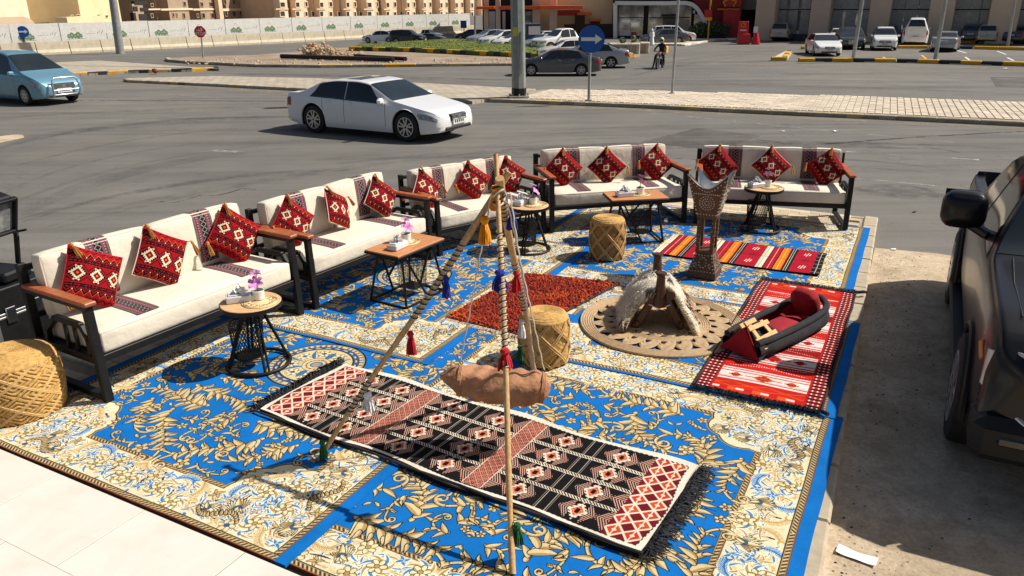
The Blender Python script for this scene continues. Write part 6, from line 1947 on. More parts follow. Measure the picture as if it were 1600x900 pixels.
# people and the motorcycle
def standing_man(label, px, py, hpx):
    x, y = G(px, py, ROAD); k = hpx / FPX * math.hypot(y, CAM_H) / 1.76
    o = thing('person', label, 'person', (x, y, ROAD), rad(20)); o.scale = (k, k, k)
    J = [(0, 0, .95, .15, .11), (0, 0, 1.2, .15, .1), (0, 0, 1.42, .17, .1), (0, .0, 1.52, .055), (0, .01, 1.64, .095, .1), (0, .01, 1.72, .075, .08),
         (.2, 0, 1.43, .06), (.26, .03, 1.15, .048), (.25, -.1, .92, .038), (.25, -.14, .84, .035),
         (-.2, 0, 1.43, .06), (-.26, .0, 1.15, .048), (-.24, -.02, .9, .038), (-.24, -.03, .82, .035),
         (.09, 0, .85, .1), (.1, -.12, .48, .07), (.1, -.1, .08, .045), (.1, -.24, .04, .04),
         (-.09, 0, .85, .1), (-.1, .12, .48, .07), (-.1, .26, .1, .045), (-.1, .14, .04, .04)]
    E = [(0, 1), (1, 2), (2, 3), (3, 4), (4, 5), (2, 6), (6, 7), (7, 8), (8, 9), (2, 10), (10, 11), (11, 12), (12, 13), (0, 14), (14, 15), (15, 16), (16, 17), (0, 18), (18, 19), (19, 20), (20, 21)]
    skin_body('body', J, E, M['skin'], o)
    mb = MB()
    def robe(s, t):
        a = s * 2 * PI; z = .08 + 1.38 * (1 - t)
        prof = np.interp(z, [.08, .5, .95, 1.2, 1.42, 1.5], [.30, .25, .20, .205, .2, .07])
        st = .12 * (1 - z / 1.4) if z < 1.4 else 0
        return (prof * math.cos(a) * 1.05 , prof * math.sin(a) * (.8 + st * 2) + .02 * math.sin(a * 5) * (1 - t), z)
    mb.grid(robe, 28, 16, 0, uv=False, flip=True)
    for sg in (-1, 1):
        mb.tube([(sg * .19, 0, 1.42), (sg * .27, .01, 1.15), (sg * .25, -.06, .92)], [.085, .075, .07], 10)
    mb.build('robe', M['white_robe'], o, smooth=60)
    mb = MB(); mb.lathe([(.135, 1.5), (.14, 1.62), (.12, 1.72), (.06, 1.78), (0, 1.785)], 16, (0, .03, 0)); mb.build('headscarf', M['white_robe'], o, smooth=60)
    return o
standing_man('man in a white robe and head scarf walking beside the dark coupe', 1018, 70.6, 23)
def rider():
    px, py = 1031, 107; x, y = G(px, py, ROAD); k = 40 / FPX * math.hypot(y, CAM_H) / 1.62
    hd = rad(-115)          # travelling towards the camera and slightly left
    b = thing('motorcycle', 'dark motorcycle with yellow delivery box ridden towards the camera', 'motorcycle', (x, y, ROAD), hd); b.scale = (k, k, k)
    for xx, nm in ((.66, 0), (-.66, 1)):
        w = thing_part('wheel', b); w.location = (xx, 0, .3)
        mb = MB(); mb.lathe([(.22, -.045), (.28, -.05), (.3, -.02), (.3, .02), (.28, .05), (.22, .045)], 24, (0, 0, 0), 0, 'y', cap=False); mb.build('tyre', M['rubber'], w, smooth=50)
        mb = MB()
        for i in range(6): a = i * PI / 3; mb.bar((0, 0, 0), (.23 * math.cos(a), 0, .23 * math.sin(a)), .03, .03)
        mb.lathe([(.24, -.03), (.24, .03), (.21, .03), (.21, -.03)], 24, (0, 0, 0), 0, 'y', cap=False); mb.build('rim', M['alloy'], w)
    mb = MB(); mb.tube([(.62, -.09, .3), (.44, -.09, .85), (.4, -.06, .95)], .025, 8); mb.tube([(.62, .09, .3), (.44, .09, .85), (.4, .06, .95)], .025, 8); mb.build('fork', M['galv'], b)
    mb = MB(); mb.tube([(.4, 0, .82), (.1, 0, .5), (-.2, 0, .4), (-.66, 0, .3)], .04, 8); mb.tube([(.38, 0, .8), (-.1, 0, .7), (-.6, 0, .72)], .035, 8); mb.box(-.2, .18, -.14, .14, .24, .58, 0, .05); mb.build('frame', M['black_metal'], b)
    mb = MB(); mb.tube([(.4, 0, .84), (.2, 0, .88), (-.02, 0, .8)], [.07, .14, .09], 12); mb.build('fuel_tank', M['slat_red'], b, smooth=60)
    mb = MB(); mb.box(-.7, .0, -.13, .13, .74, .82, 0, .035); mb.build('seat', M['black_cloth'], b)
    mb = MB(); mb.tube([(.34, -.36, 1.02), (.38, -.12, 1.0), (.38, .12, 1.0), (.34, .36, 1.02)], .017, 8)
    for s in (-1, 1): mb.tube([(.36, .2 * s, 1.0), (.36, .3 * s, 1.18)], .01, 6); mb.box(.34, .38, .24 * s - .05, .24 * s + .07, 1.17, 1.25, 0, .02)
    mb.build('handlebar', M['black_metal'], b)
    mb = MB(); mb.lathe([(.1, 0), (.09, .06), (0, .08)], 16, (.46, 0, .88), 0, 'x'); mb.build('headlight', M['lamp_clear'], b, smooth=50)
    mb = MB(); mb.box(.52, .8, -.06, .06, .60, .63, 0, .01); mb.box(-.9, -.5, -.07, .07, .58, .62, 0, .01); mb.build('mudguard', M['black_plastic'], b)
    mb = MB(); mb.tube([(.05, -.16, .3), (-.4, -.18, .3), (-.85, -.18, .38)], [.03, .04, .05], 8); mb.build('exhaust', M['chrome'], b)
    bx = MB(); bx.box(-.98, -.52, -.22, .22, .84, 1.26, 0, .03); bx.box(-.52 - .001, -.5, -.1, .1, .95, 1.15, 1)
    q = bx.build('delivery_box', [M['sign_yellow'], M['sign_red']], b)
    r = thing('person', 'rider in black with pale helmet sitting on the motorcycle', 'person', (x, y, ROAD), hd); r.scale = (k, k, k)
    J = [(-.28, 0, .9, .15, .13), (-.26, 0, 1.12, .14, .12), (-.18, 0, 1.36, .17, .12), (-.12, 0, 1.47, .06), (-.08, 0, 1.58, .09), (-.07, 0, 1.67, .08),
         (-.16, .2, 1.36, .065), (.06, .32, 1.16, .05), (.3, .33, 1.05, .04), (.37, .3, 1.04, .04),
         (-.16, -.2, 1.36, .065), (.06, -.32, 1.16, .05), (.3, -.33, 1.05, .04), (.37, -.3, 1.04, .04),
         (-.2, .1, .88, .11), (.2, .22, .8, .085), (.02, .22, .38, .06), (.0, .22, .28, .05), (.16, .24, .24, .045),
         (-.2, -.1, .88, .11), (.2, -.24, .76, .085), (.1, -.34, .36, .06), (.1, -.4, .1, .05), (.26, -.42, .05, .045)]
    E = [(0, 1), (1, 2), (2, 3), (3, 4), (4, 5), (2, 6), (6, 7), (7, 8), (8, 9), (2, 10), (10, 11), (11, 12), (12, 13), (0, 14), (14, 15), (15, 16), (16, 17), (17, 18), (0, 19), (19, 20), (20, 21), (21, 22), (22, 23)]
    skin_body('body', J, E, M['black_cloth'], r)
    mb = MB(); mb.lathe([(.09, 1.5), (.14, 1.56), (.15, 1.66), (.12, 1.76), (.05, 1.81), (0, 1.815)], 18, (-.07, 0, 0)); mb.build('helmet', simple('helmet_paint', rgb(196, 196, 150), .3), r, smooth=60)
    mb = MB(); mb.M = Matrix.Translation((-.07, 0, 0))
    mb.grid(lambda s, t: (.157 * math.cos((s - .5) * 2.0), .157 * math.sin((s - .5) * 2.0), 1.58 + .11 * t), 10, 2, 0, uv=False); mb.build('visor', M['glass_dark'], r, smooth=60)
rider()
# ------------------------------------------------------------------ carpets
def rug(name, label, u0, u1, v0, v1, z, mat, nu=40, nv=40, wav=.0014, seed=1, rot=0.0, cat='carpet', group=None, th=.022, edge=.003, base=None, parent=None):
    """a woven sheet lying on the platform, with slight waves and a thickness"""
    rnd = random.Random(seed); ph = [rnd.uniform(0, 6.28) for _ in range(8)]
    w, h = u1 - u0, v1 - v0
    def hgt(x, y):
        a = wav * (math.sin(x * 3.1 + ph[0] + 1.3 * math.sin(y * 2 + ph[1])) + math.sin(y * 2.6 + ph[2] + math.sin(x * 1.7 + ph[3])) + .6 * math.sin(x * 9 + y * 4 + ph[4]))
        return max(a, -.004)
    def fn(s, t):
        x = (s - .5) * w; y = (t - .5) * h
        ex = edge * math.sin(y * 6 + ph[5]) * (abs(s - .5) * 2) ** 8 * (1 if s > .5 else -1); ey = edge * math.sin(x * 5 + ph[6]) * (abs(t - .5) * 2) ** 8 * (1 if t > .5 else -1)
        return (x + ex, y + ey, hgt(x, y))
    mb = MB(); mb.grid(fn, nu, nv, 0)
    # turned-down edge
    E = [(i / nu, 0) for i in range(nu + 1)] + [(1, j / nv) for j in range(1, nv + 1)] + [(i / nu, 1) for i in range(nu - 1, -1, -1)] + [(0, j / nv) for j in range(nv - 1, 0, -1)]
    V = []; UV = []
    for s, t in E:
        p = fn(s, t); V.append(p); UV.append((s, t))
    n = len(E)
    for s, t in E:
        p = fn(s, t); V.append((p[0], p[1], -th)); UV.append((s, t))
    mb.add(V, [(i, n + i, n + (i + 1) % n, (i + 1) % n) for i in range(n)], 0, UV)
    x, y = S((u0 + u1) / 2, (v0 + v1) / 2)
    return mb.build(name, mat, parent, smooth=50, label=label, cat=cat, group=group, loc=(x, y, z), rotz=-TH + rot)
gcp = 'blue and cream floral carpets'
rug('floral_carpet', 'blue floral carpet at front right under the black tasselled runner', -4.06, -.22, 2.67, 6.02, .000, CARPM['right'], 40, 40, seed=2, group=gcp)
rug('floral_carpet', 'blue floral carpet at front left meeting the white tiles, with a round medallion', -6.33, -2.97, 2.64, 7.0, .013, CARPM['left'], 40, 50, seed=3, group=gcp)
rug('floral_carpet', 'narrow blue floral carpet under the round jute mat and the saddle', -3.50, -.27, 5.95, 8.11, .009, CARPM['small'], 40, 30, seed=4, group=gcp, rot=.006)
rug('floral_carpet', 'blue floral carpet at the far right under the striped kilim and two far benches', -4.75, -.45, 8.03, 12.0, .003, CARPM['far'], 50, 50, seed=5, group=gcp, rot=.012)
rug('floral_carpet', 'blue floral carpet with medallion under the rectangular table by the middle bench', -6.80, -3.72, 5.27, 9.30, .024, CARPM['mid'], 40, 50, seed=6, group=gcp)
def fringe(name, parent, x0, x1, y0, y1, out, mat, n, L, rnd, curl=.4, w=.0045, kind='stuff'):
    """loose yarn ends along one edge of a rug, in the rug's own axes"""
    mb = MB(); o = Vector(out)
    for i in range(n):
        t = (i + rnd.random()) / n; p = Vector((x0 + (x1 - x0) * t, y0 + (y1 - y0) * t, .004))
        a = rnd.gauss(0, curl); d = Vector((o.x * math.cos(a) - o.y * math.sin(a), o.x * math.sin(a) + o.y * math.cos(a), 0))
        l = L * rnd.uniform(.55, 1.2); b = rnd.gauss(0, curl * .8)
        d2 = Vector((d.x * math.cos(b) - d.y * math.sin(b), d.x * math.sin(b) + d.y * math.cos(b), 0))
        hz = rnd.uniform(.004, .03)
        mb.tube([p - d * .01, p + d * l * .4 + Vector((0, 0, hz)), p + d * l * .4 + d2 * l * .6 + Vector((0, 0, rnd.uniform(-.002, .012)))], [w, w, w * .6], 3, 0, cap=False)
    return mb.build(name, mat, parent, kind=kind)
rnd = random.Random(12)
c_ = np.mean([SI(*G(*q)) for q in ((400, 645), (537, 572), (1095, 735), (1005, 872))], 0)
q0 = Vector(G(468, 608)); q1 = Vector(G(1050, 803)); ra = math.atan2(q1.y - q0.y, q1.x - q0.x)
rn = rug('runner_rug', 'black and salmon patterned runner with black fringe at both ends', c_[0] - 1.70, c_[0] + 1.70, c_[1] - .53, c_[1] + .53, .034, M['runner'], 70, 24, .005, 7, ra + TH, 'rug', th=.026, edge=.03)
fringe('fringe', rn, 1.70, 1.70, -.52, .52, (1, 0, 0), M['tassel_black'], 420, .13, rnd, .5)
fringe('fringe', rn, -1.70, -1.70, -.52, .52, (-1, 0, 0), M['tassel_black'], 320, .10, rnd, .5)
mb = MB()
for k in range(3): mb.tube([(-1.7 + 3.4 * i / 30, -.532 - .008 * math.sin(i * .9 + k), .002) for i in range(31)], .008, 5)
mb.build('binding', M['tassel_black'], rn)
rw = rug('kilim_rug', 'red, white and orange kilim with dark edges under the cradle', -1.44, -.39, 5.98, 8.98, .028, M['redwhite'], 24, 60, .0035, 8, .005, 'rug', th=.02, edge=.012)
fringe('fringe', rw, -.52, .52, -1.5, -1.5, (0, -1, 0), M['tassel_black'], 260, .06, rnd, .3)
fringe('fringe', rw, -.52, .52, 1.5, 1.5, (0, 1, 0), M['tassel_black'], 260, .07, rnd, .3)
mb = MB()
for sg in (-1, 1): mb.tube([(sg * .525, -1.5 + 3 * i / 30, .004) for i in range(31)], .009, 5)
mb.tube([(.52, 1.5, .01), (.6, 1.53, .02), (.63, 1.56, .01)], .018, 6); mb.tube([(.52, -1.5, .01), (.58, -1.54, .01)], .018, 6)
mb.build('binding', M['tassel_black'], rw)
st = rug('kilim_rug', 'red, orange, black and cream striped kilim behind the incense burner', -2.93, -.87, 9.44, 10.40, .026, M['striped'], 40, 20, .003, 9, 0.01, 'rug', th=.02, edge=.008)
# shaggy red rug
sp = [SI(*G(*q)) for q in ((697, 502), (905, 505), (965, 447), (815, 432))]
c_ = np.mean(sp, 0)
p0, p1, p2, p3 = [Vector((*G(*q), 0)) for q in ((697, 500), (812, 528), (967, 446), (822, 431))]
sh = thing('shaggy_rug', 'rust red and orange shaggy rug with dark edges beside the jute mat', 'rug', (0, 0, .024))
def bil(s, t): return p0 * (1 - s) * (1 - t) + p1 * s * (1 - t) + p2 * s * t + p3 * (1 - s) * t
mb = MB(); mb.grid(lambda s, t: bil(s, t) + Vector((0, 0, .004)), 6, 6, 0, uv=False)
mb.grid(lambda s, t: bil(s, t) - Vector((0, 0, .014)), 6, 6, 0, uv=False, flip=True)
for a, b in (((0, 0), (1, 0)), ((1, 0), (1, 1)), ((1, 1), (0, 1)), ((0, 1), (0, 0))): mb.tube([bil(*a) * (1 - k / 8) + bil(*b) * (k / 8) + Vector((0, 0, .002)) for k in range(9)], .014, 6)
mb.build('backing', M['tassel_black'], sh)
pal = [simple('shag_red', rgb(152, 40, 24), .95, 0, .4, 60), simple('shag_rust', rgb(188, 66, 28), .95, 0, .35, 60), simple('shag_orange', rgb(206, 84, 24), .95, 0, .3, 60), simple('shag_dark', rgb(72, 14, 14), .95, 0, .4, 60)]
mb = MB()
cl = [(random.Random(5).random(), random.Random(6).random())]
def cluster(s, t):
    e = min(s, 1 - s, t, 1 - t)
    return (math.sin(s * 7.1 + 2 * math.sin(t * 5)) * math.sin(t * 6.3 + 1) > .72) or (e < .12 and math.sin(s * 19 + t * 23) > .35)
for k in range(9000):
    s, t = rnd.uniform(.02, .98), rnd.uniform(.02, .98); p = bil(s, t)
    a = rnd.uniform(0, 6.28); l = rnd.uniform(.045, .10); d = Vector((math.cos(a), math.sin(a), 0)); h = rnd.uniform(.012, .045)
    n = Vector((-d.y, d.x, 0)) * rnd.uniform(.004, .007)
    m_ = 2 if (cluster(s, t) and rnd.random() < .6) else rnd.choice((0, 0, 0, 1, 1, 3))
    A = p + Vector((0, 0, .004)); B_ = p + d * l * .5 + Vector((0, 0, h)); C_ = p + d * l + Vector((0, 0, h * rnd.uniform(.2, .8)))
    mb.add([tuple(A - n), tuple(A + n), tuple(B_ + n), tuple(B_ - n), tuple(C_)], [(0, 1, 2, 3), (3, 2, 4)], m_)
mb.build('pile', pal, sh, kind='stuff')
mb = MB()
e0, e1 = bil(0, 0), bil(1, 0)
for k in range(150):
    t = rnd.random(); p = e0 * (1 - t) + e1 * t; d = Vector((e1.y - e0.y, e0.x - e1.x, 0)).normalized()
    d = d if d.y < 0 else -d; a = rnd.gauss(0, .4); d = Vector((d.x * math.cos(a) - d.y * math.sin(a), d.x * math.sin(a) + d.y * math.cos(a), 0))
    mb.tube([p, p + d * .03 + Vector((0, 0, .012)), p + d * rnd.uniform(.05, .085)], .003, 3, cap=False)
mb.build('fringe', M['rope_white'], sh, kind='stuff')
mb = MB(); dd = Vector((e1.y - e0.y, e0.x - e1.x, 0)).normalized(); dd = dd if dd.y < 0 else -dd
mb.bar(e0 + dd * .015, e1 + dd * .015, .05, .008); mb.build('woven_edge', pal[2], sh)
# round jute mat
jc = Vector((*G(1033, 507), 0)); R = .84
jt = thing('jute_mat', 'round braided jute mat with openwork rings under the saddle', 'mat', (jc.x, jc.y, .026))
def coil(r0, r1, n, name, jit=0):
    mb = MB(); prof = []
    steps = n * 4
    for i in range(steps + 1):
        r = r0 + (r1 - r0) * i / steps; prof.append((r, .004 + .0075 * abs(math.sin(PI * n * i / steps))))
    prof = [(r0 + .0001, -.012)] + prof + [(r1, -.012)]
    mb.lathe(prof, 96, (0, 0, 0), 0, cap=False); o = mb.build(name, M['jute'], jt, smooth=60); return o
coil(.0, .30, 15, 'coiled_centre'); coil(.39, .50, 5, 'coiled_ring'); coil(.70, R, 6, 'coiled_ring')
def loops(r0, r1, n, seed):
    rnd_ = random.Random(seed); first = None
    for k in range(n):
        a = k * 2 * PI / n
        if first is None:
            mb = MB()
            w = (r0 + r1) / 2 * 2 * PI / n
            # a fan of cord: half moon scallop lying between two rings, overlapping its neighbour
            n_ = 9; V = []; F = []
            for j in range(5):
                q = j / 4
                for i in range(n_ + 1):
                    b = PI * i / n_
                    x = (r0 - .012) + (r1 - r0 + .024) * math.sin(b) * (.35 + .65 * q); y = w * .60 * math.cos(b) * (.3 + .7 * q) + .02 * q
                    V.append((x, y, .004 + .010 * (j % 2) + .006 * (1 if i < n_ / 2 else 0)))
            for j in range(4):
                for i in range(n_): F.append((j * (n_ + 1) + i, j * (n_ + 1) + i + 1, (j + 1) * (n_ + 1) + i + 1, (j + 1) * (n_ + 1) + i))
            mb.add(V, [f[::-1] for f in F])
            first = mb.build('braided_loop', M['jute'], jt, smooth=50); o = first
        else: o = link_copy(first)
        o.rotation_euler = (0, 0, a)
loops(.495, .705, 22, 1); loops(.295, .395, 16, 2)

# ------------------------------------------------------------------ benches
SL, SD = 2.2, .95
def make_sofa(label):
    o = thing('garden_bench', label, 'sofa', group='cream cushioned benches with woven bands')
    hx = SL / 2
    mb = MB()
    mb.box(-hx + .07, hx - .07, .0, .05, .315, .375, 0, .004); mb.box(-hx + .07, hx - .07, .84, .89, .315, .375, 0, .004)
    for x in np.linspace(-hx + .2, hx - .2, 6): mb.box(x - .03, x + .03, .05, .84, .345, .365, 0)
    for sg in (-1, 1): mb.box(sg * (hx - .075), sg * (hx - .12), .05, .84, .315, .375, 0, .004)
    mb.build('seat_frame', M['black_metal'], o)
    mb = MB()
    for z in (.52, .92): mb.box(-hx + .07, hx - .07, .90, .94, z, z + .045, 0, .004)
    for x in np.linspace(-hx + .3, hx - .3, 5): mb.box(x - .012, x + .012, .905, .935, .565, .92, 0)
    mb.build('back_frame', M['black_metal'], o)
    for sg in (-1, 1):
        X = sg * (hx - .035)
        mb = MB(); mb.bar((X, .0, .0), (X, .03, .765), .07, .055, up=(0, 1, 0), ch=.004); mb.build('leg', M['black_metal'], o)
        mb = MB(); mb.bar((X, .90, .0), (X, .93, .98), .07, .055, up=(0, 1, 0), ch=.004); mb.build('leg', M['black_metal'], o)
        mb = MB(); mb.box(X - .033, X + .033, .028, .88, .012, .055, 0, .004); mb.build('foot_rail', M['black_metal'], o)
        mb = MB(); mb.box(X - .05, X + .05, -.035, .90, .79, .822, 0, .008); ar = mb.build('armrest', M['arm_wood'], o)
        mb = MB(); mb.box(X - .034, X + .034, .0, .90, .752, .789, 0, .003); mb.build('arm_rail', M['black_metal'], o)
        mb = MB(); mb.box(X - .03, X + .03, .03, .90, .315, .375, 0, .003); mb.build('side_rail', M['black_metal'], o)
        # six sided guard below the arm
        mb = MB(); Xg = X - sg * .0
        pts = [(Xg, .10, .38), (Xg, .10, .50), (Xg, .17, .60), (Xg, .55, .60), (Xg, .72, .47), (Xg, .74, .36)]
        for a, b in zip(pts[:-1], pts[1:]): mb.bar(a, b, .045, .05, up=(1, 0, 0), ch=.006)
        for y in (.29, .43): mb.bar((Xg, y, .37), (Xg, y, .585), .03, .025, up=(1, 0, 0))
        mb.build('side_guard', M['black_metal'], o)
    sw = SL - .16
    def cushion(name, s, off, tilt, piping_face, tint=0):
        mb = MB(); rbox(mb, s, .036, (14, 6, 8) if s[0] > 1.2 else (10, 4, 8), .012)
        c = mb.build(name, M['cushion'], o, smooth=60); c.location = off; c.rotation_euler = (tilt, 0, 0)
        mb = MB()
        h = [x / 2 for x in s]
        def edge(fixed, n=34):
            pts = []
            ax, sgn = fixed
            b, d = [k for k in range(3) if k != ax]
            per = []
            for (p, q) in ((-1, -1), (1, -1), (1, 1), (-1, 1)):
                per.append((p, q))
            for k in range(4):
                A, B_ = per[k], per[(k + 1) % 4]
                for i in range(9):
                    t = i / 9; v = [0, 0, 0]; v[ax] = sgn * (h[ax] - .012)
                    v[b] = (A[0] + (B_[0] - A[0]) * t) * h[b]; v[d] = (A[1] + (B_[1] - A[1]) * t) * h[d]
                    P_, n_ = rb_map(v, s, .036, .012); pts.append(P_ + n_ * .002)
            return pts
        mb.tube(edge(piping_face), .0055, 5, closed=True); mb.build('piping', M['piping'], c, smooth=60)
        return c, s
    seat, ss = cushion('seat_cushion', (sw, .78, .19), (0, .40, .465), 0, (2, 1))
    bands = []
    def band(c, s, path, x0, w):
        mb = MB(); npt = len(path)
        L_ = 0; acc = [0]
        for a, b in zip(path[:-1], path[1:]): L_ += math.hypot(b[0] - a[0], b[1] - a[1]); acc.append(L_)
        V = []; UV = []; F = []; nx = 6
        for i, (y, z) in enumerate(path):
            for j in range(nx + 1):
                x = x0 - w / 2 + w * j / nx
                P_, n_ = rb_map((x, y, z), s, .036, .012)
                q = Vector((0, n_.y, n_.z)); V.append(tuple(P_ + q * .005)); UV.append((j / nx, acc[i] / 1.2))
        for i in range(npt - 1):
            for j in range(nx):
                a = i * (nx + 1) + j; F.append((a, a + 1, a + nx + 2, a + nx + 1))
        mb.add(V, F, 0, UV); return mb.build('woven_band', M['band'], c, smooth=60)
    hb = sw / 2 - .006
    for k, sg in enumerate((-1, 1)):
        c, s = cushion('back_cushion', (hb, .17, .52), (sg * (hb / 2 + .003), .755, .80), rad(-5), (1, -1))
        h = [q / 2 for q in s]
        path = [(-h[1], z) for z in np.linspace(-h[2] + .06, h[2], 9)] + [(y, h[2]) for y in np.linspace(-h[1], h[1] - .02, 4)[1:]]
        band(c, s, path, (-.02 if k == 0 else .04), .21)
    h = [q / 2 for q in ss]
    for x in (-.54, .56):
        band(seat, ss, [(y, h[2]) for y in np.linspace(-h[1] + .05, h[1] - .1, 9)], x, .21)
    return o
spots = [((-3.45, 5.75), (-2.26, 7.70)), ((-2.17, 7.80), (-1.03, 9.56)), ((-.97, 9.64), (.50, 10.78)), ((.55, 10.74), (2.64, 11.22)), ((2.74, 11.20), (4.88, 10.72))]
slabels = ['cream cushioned bench nearest the camera, in front of the black equipment case', 'cream cushioned bench behind the rectangular table at left, second of the row', 'cream cushioned bench in the middle corner behind the wooden tripod', 'cream cushioned bench fourth in the row, behind the far rectangular table', 'cream cushioned bench at the far right end of the row']
ZS = [1.10, 1.03, .96, 1.0, .97]
first = None; tree = None; sofas = []
for (a, b), lb in zip(spots, slabels):
    A = Vector((*a, 0)); B_ = Vector((*b, 0)); d = B_ - A; c = (A + B_) / 2; ang = math.atan2(d.y, d.x)
    if first is None:
        first = make_sofa(lb); tree = [(k, [(g, None) for g in kids(k)]) for k in kids(first)]; o = first
        o.location = (c.x, c.y, .012); o.rotation_euler = (0, 0, ang)
    else: o = copy_thing(first, (c.x, c.y, .012), ang, lb, None, None, tree)
    o.scale = (d.length / SL * .995, 1, ZS[len(sofas)])
    sofas.append((c, ang, d.length))
# ---- cushions on the benches
def tassel(mb, top, L, r, rnd, mi=0, out=(0, 0, -1), n=26):
    top = Vector(top); d = Vector(out).normalized()
    mb.tube([top - d * .0, top + d * L * .12, top + d * L * .28], [r * .5, r * .75, r * .45], 8, mi)
    x = d.cross(Vector((1, 0, 0)) if abs(d.x) < .9 else Vector((0, 1, 0))).normalized(); y = d.cross(x)
    for i in range(n):
        a = rnd.uniform(0, 6.28); q = rnd.uniform(.2, 1); e = (x * math.cos(a) + y * math.sin(a)) * r * q
        mb.tube([top + d * L * .26 + e * .4, top + d * L * .6 + e * .9, top + d * L * rnd.uniform(.9, 1.05) + e * 1.1], [.0035 + r * .06] * 3, 3, mi, cap=False)
def make_pillow(v):
    S_ = .43; T = .085
    o = thing('throw_pillow', 'x', 'pillow')
    mb = MB()
    def prof(x, y):
        e = max(0, (1 - abs(x) ** 3.0)) * max(0, (1 - abs(y) ** 3.0))
        return T * e ** .55
    def xy(s, t):
        x, y = s * 2 - 1, t * 2 - 1
        k = 1 - .07 * (1 - (x * x)) * (y * y) - .07 * (1 - y * y) * (x * x)
        return x, y, x * S_ / 2 * (1 - .06 * (1 - abs(y)) * 0 - .05 * (1 - y * y) * abs(x)), y * S_ / 2 * (1 - .05 * (1 - x * x) * abs(y))
    def front(s, t):
        x, y, X, Y = xy(s, t); w = .006 * math.sin(x * 5 + y * 3) * (1 - x * x) * (1 - y * y)
        return (X, -prof(x, y) + w, Y)
    def back(s, t):
        x, y, X, Y = xy(s, t); return (X, prof(x, y) * .8, Y)
    mb.grid(front, 18, 18, 0); mb.grid(back, 18, 18, 0, flip=True)
    c = mb.build('cover', M['pillow'][v], o, smooth=70)
    rnd_ = random.Random(v)
    mb = MB()
    E = [front(i / 12, 0) for i in range(13)] + [front(1, i / 12) for i in range(1, 13)] + [front(1 - i / 12, 1) for i in range(1, 13)] + [front(0, 1 - i / 12) for i in range(1, 12)]
    mb.tube(E, .0045, 5, closed=True); mb.build('piping', M['rope_white'] if v else M['tassel_red'], o)
    for (x, z, dx, dz) in ((-S_ / 2 * .97, S_ / 2 * .97, -.3, -1), ((-S_ / 2 * .95, -S_ / 2 * .95, -.6, -.5) if v == 0 else (S_ / 2 * .95, S_ / 2 * .95, .6, -.5))):
        mb = MB(); q = Vector((x, -.015, z)); mb.tube([q, q + Vector((dx * .03, -.03, .012))], .004, 5)
        # hangs by gravity once the cushion is turned: direction given in the cushion's axes
        a = rad(42)
        tassel(mb, q + Vector((dx * .03, -.03, .012)), .13, .020, rnd_, 0, (math.sin(a), -.1, -math.cos(a)))
        mb.build('tassel', M['tassel_tan'], o)
    return o
pp = [make_pillow(0), make_pillow(1)]
ptree = [[(k, [(g, None) for g in kids(k)]) for k in kids(p)] for p in pp]
pos = ['left', 'middle', 'right']
bname = ['nearest bench', 'second bench from the left', 'middle corner bench', 'fourth bench', 'far right bench']
# along-bench place, turn in its own plane, lean, yaw
PC = [[(.18, 30, 0, 0, .905), (.48, 33, 2, 1, .895), (.86, 42, -8, 0, .885)],
      [(.15, 44, -4, 0, .85), (.48, 30, 20, 1, .84), (.85, 42, -4, 1, .82)],
      [(.11, 46, 22, 1, .785), (.52, 40, -6, 0, .775), (.88, 36, 0, 0, .765)],
      [(.17, 46, 0, 0, .81), (.49, 44, -14, 1, .80), (.86, 52, 0, 0, .80)],
      [(.14, 50, 0, 0, .785), (.50, 46, 8, 1, .79), (.86, 54, -4, 0, .775)]]
used = [False, False]
for si, (c, ang, L_) in enumerate(sofas):
    for k, (t, turn, yaw, v, pz) in enumerate(PC[si]):
        lb = '%s red kilim pillow with white lozenges on the %s' % (pos[k], bname[si])
        lx = (t - .5) * L_
        off = Matrix.Rotation(ang, 3, 'Z') @ Vector((lx, .545, 0))
        loc = (c.x + off.x, c.y + off.y, .012 + pz)
        if not used[v]: o = pp[v]; used[v] = True; o['label'] = lb; o['group'] = 'red kilim pillows on the benches'
        else: o = copy_thing(pp[v], loc, 0, lb, 'red kilim pillows on the benches', None, ptree[v])
        o.location = loc
        if si == 0: o.scale = (1.12,) * 3
        else: o.scale = (1,) * 3
        o.rotation_euler = (Matrix.Rotation(ang + rad(yaw), 3, 'Z') @ Matrix.Rotation(rad(-17 + 5 * math.sin(si * 2.3 + k * 1.7)), 3, 'X') @ Matrix.Rotation(rad(turn), 3, 'Y')).to_euler()

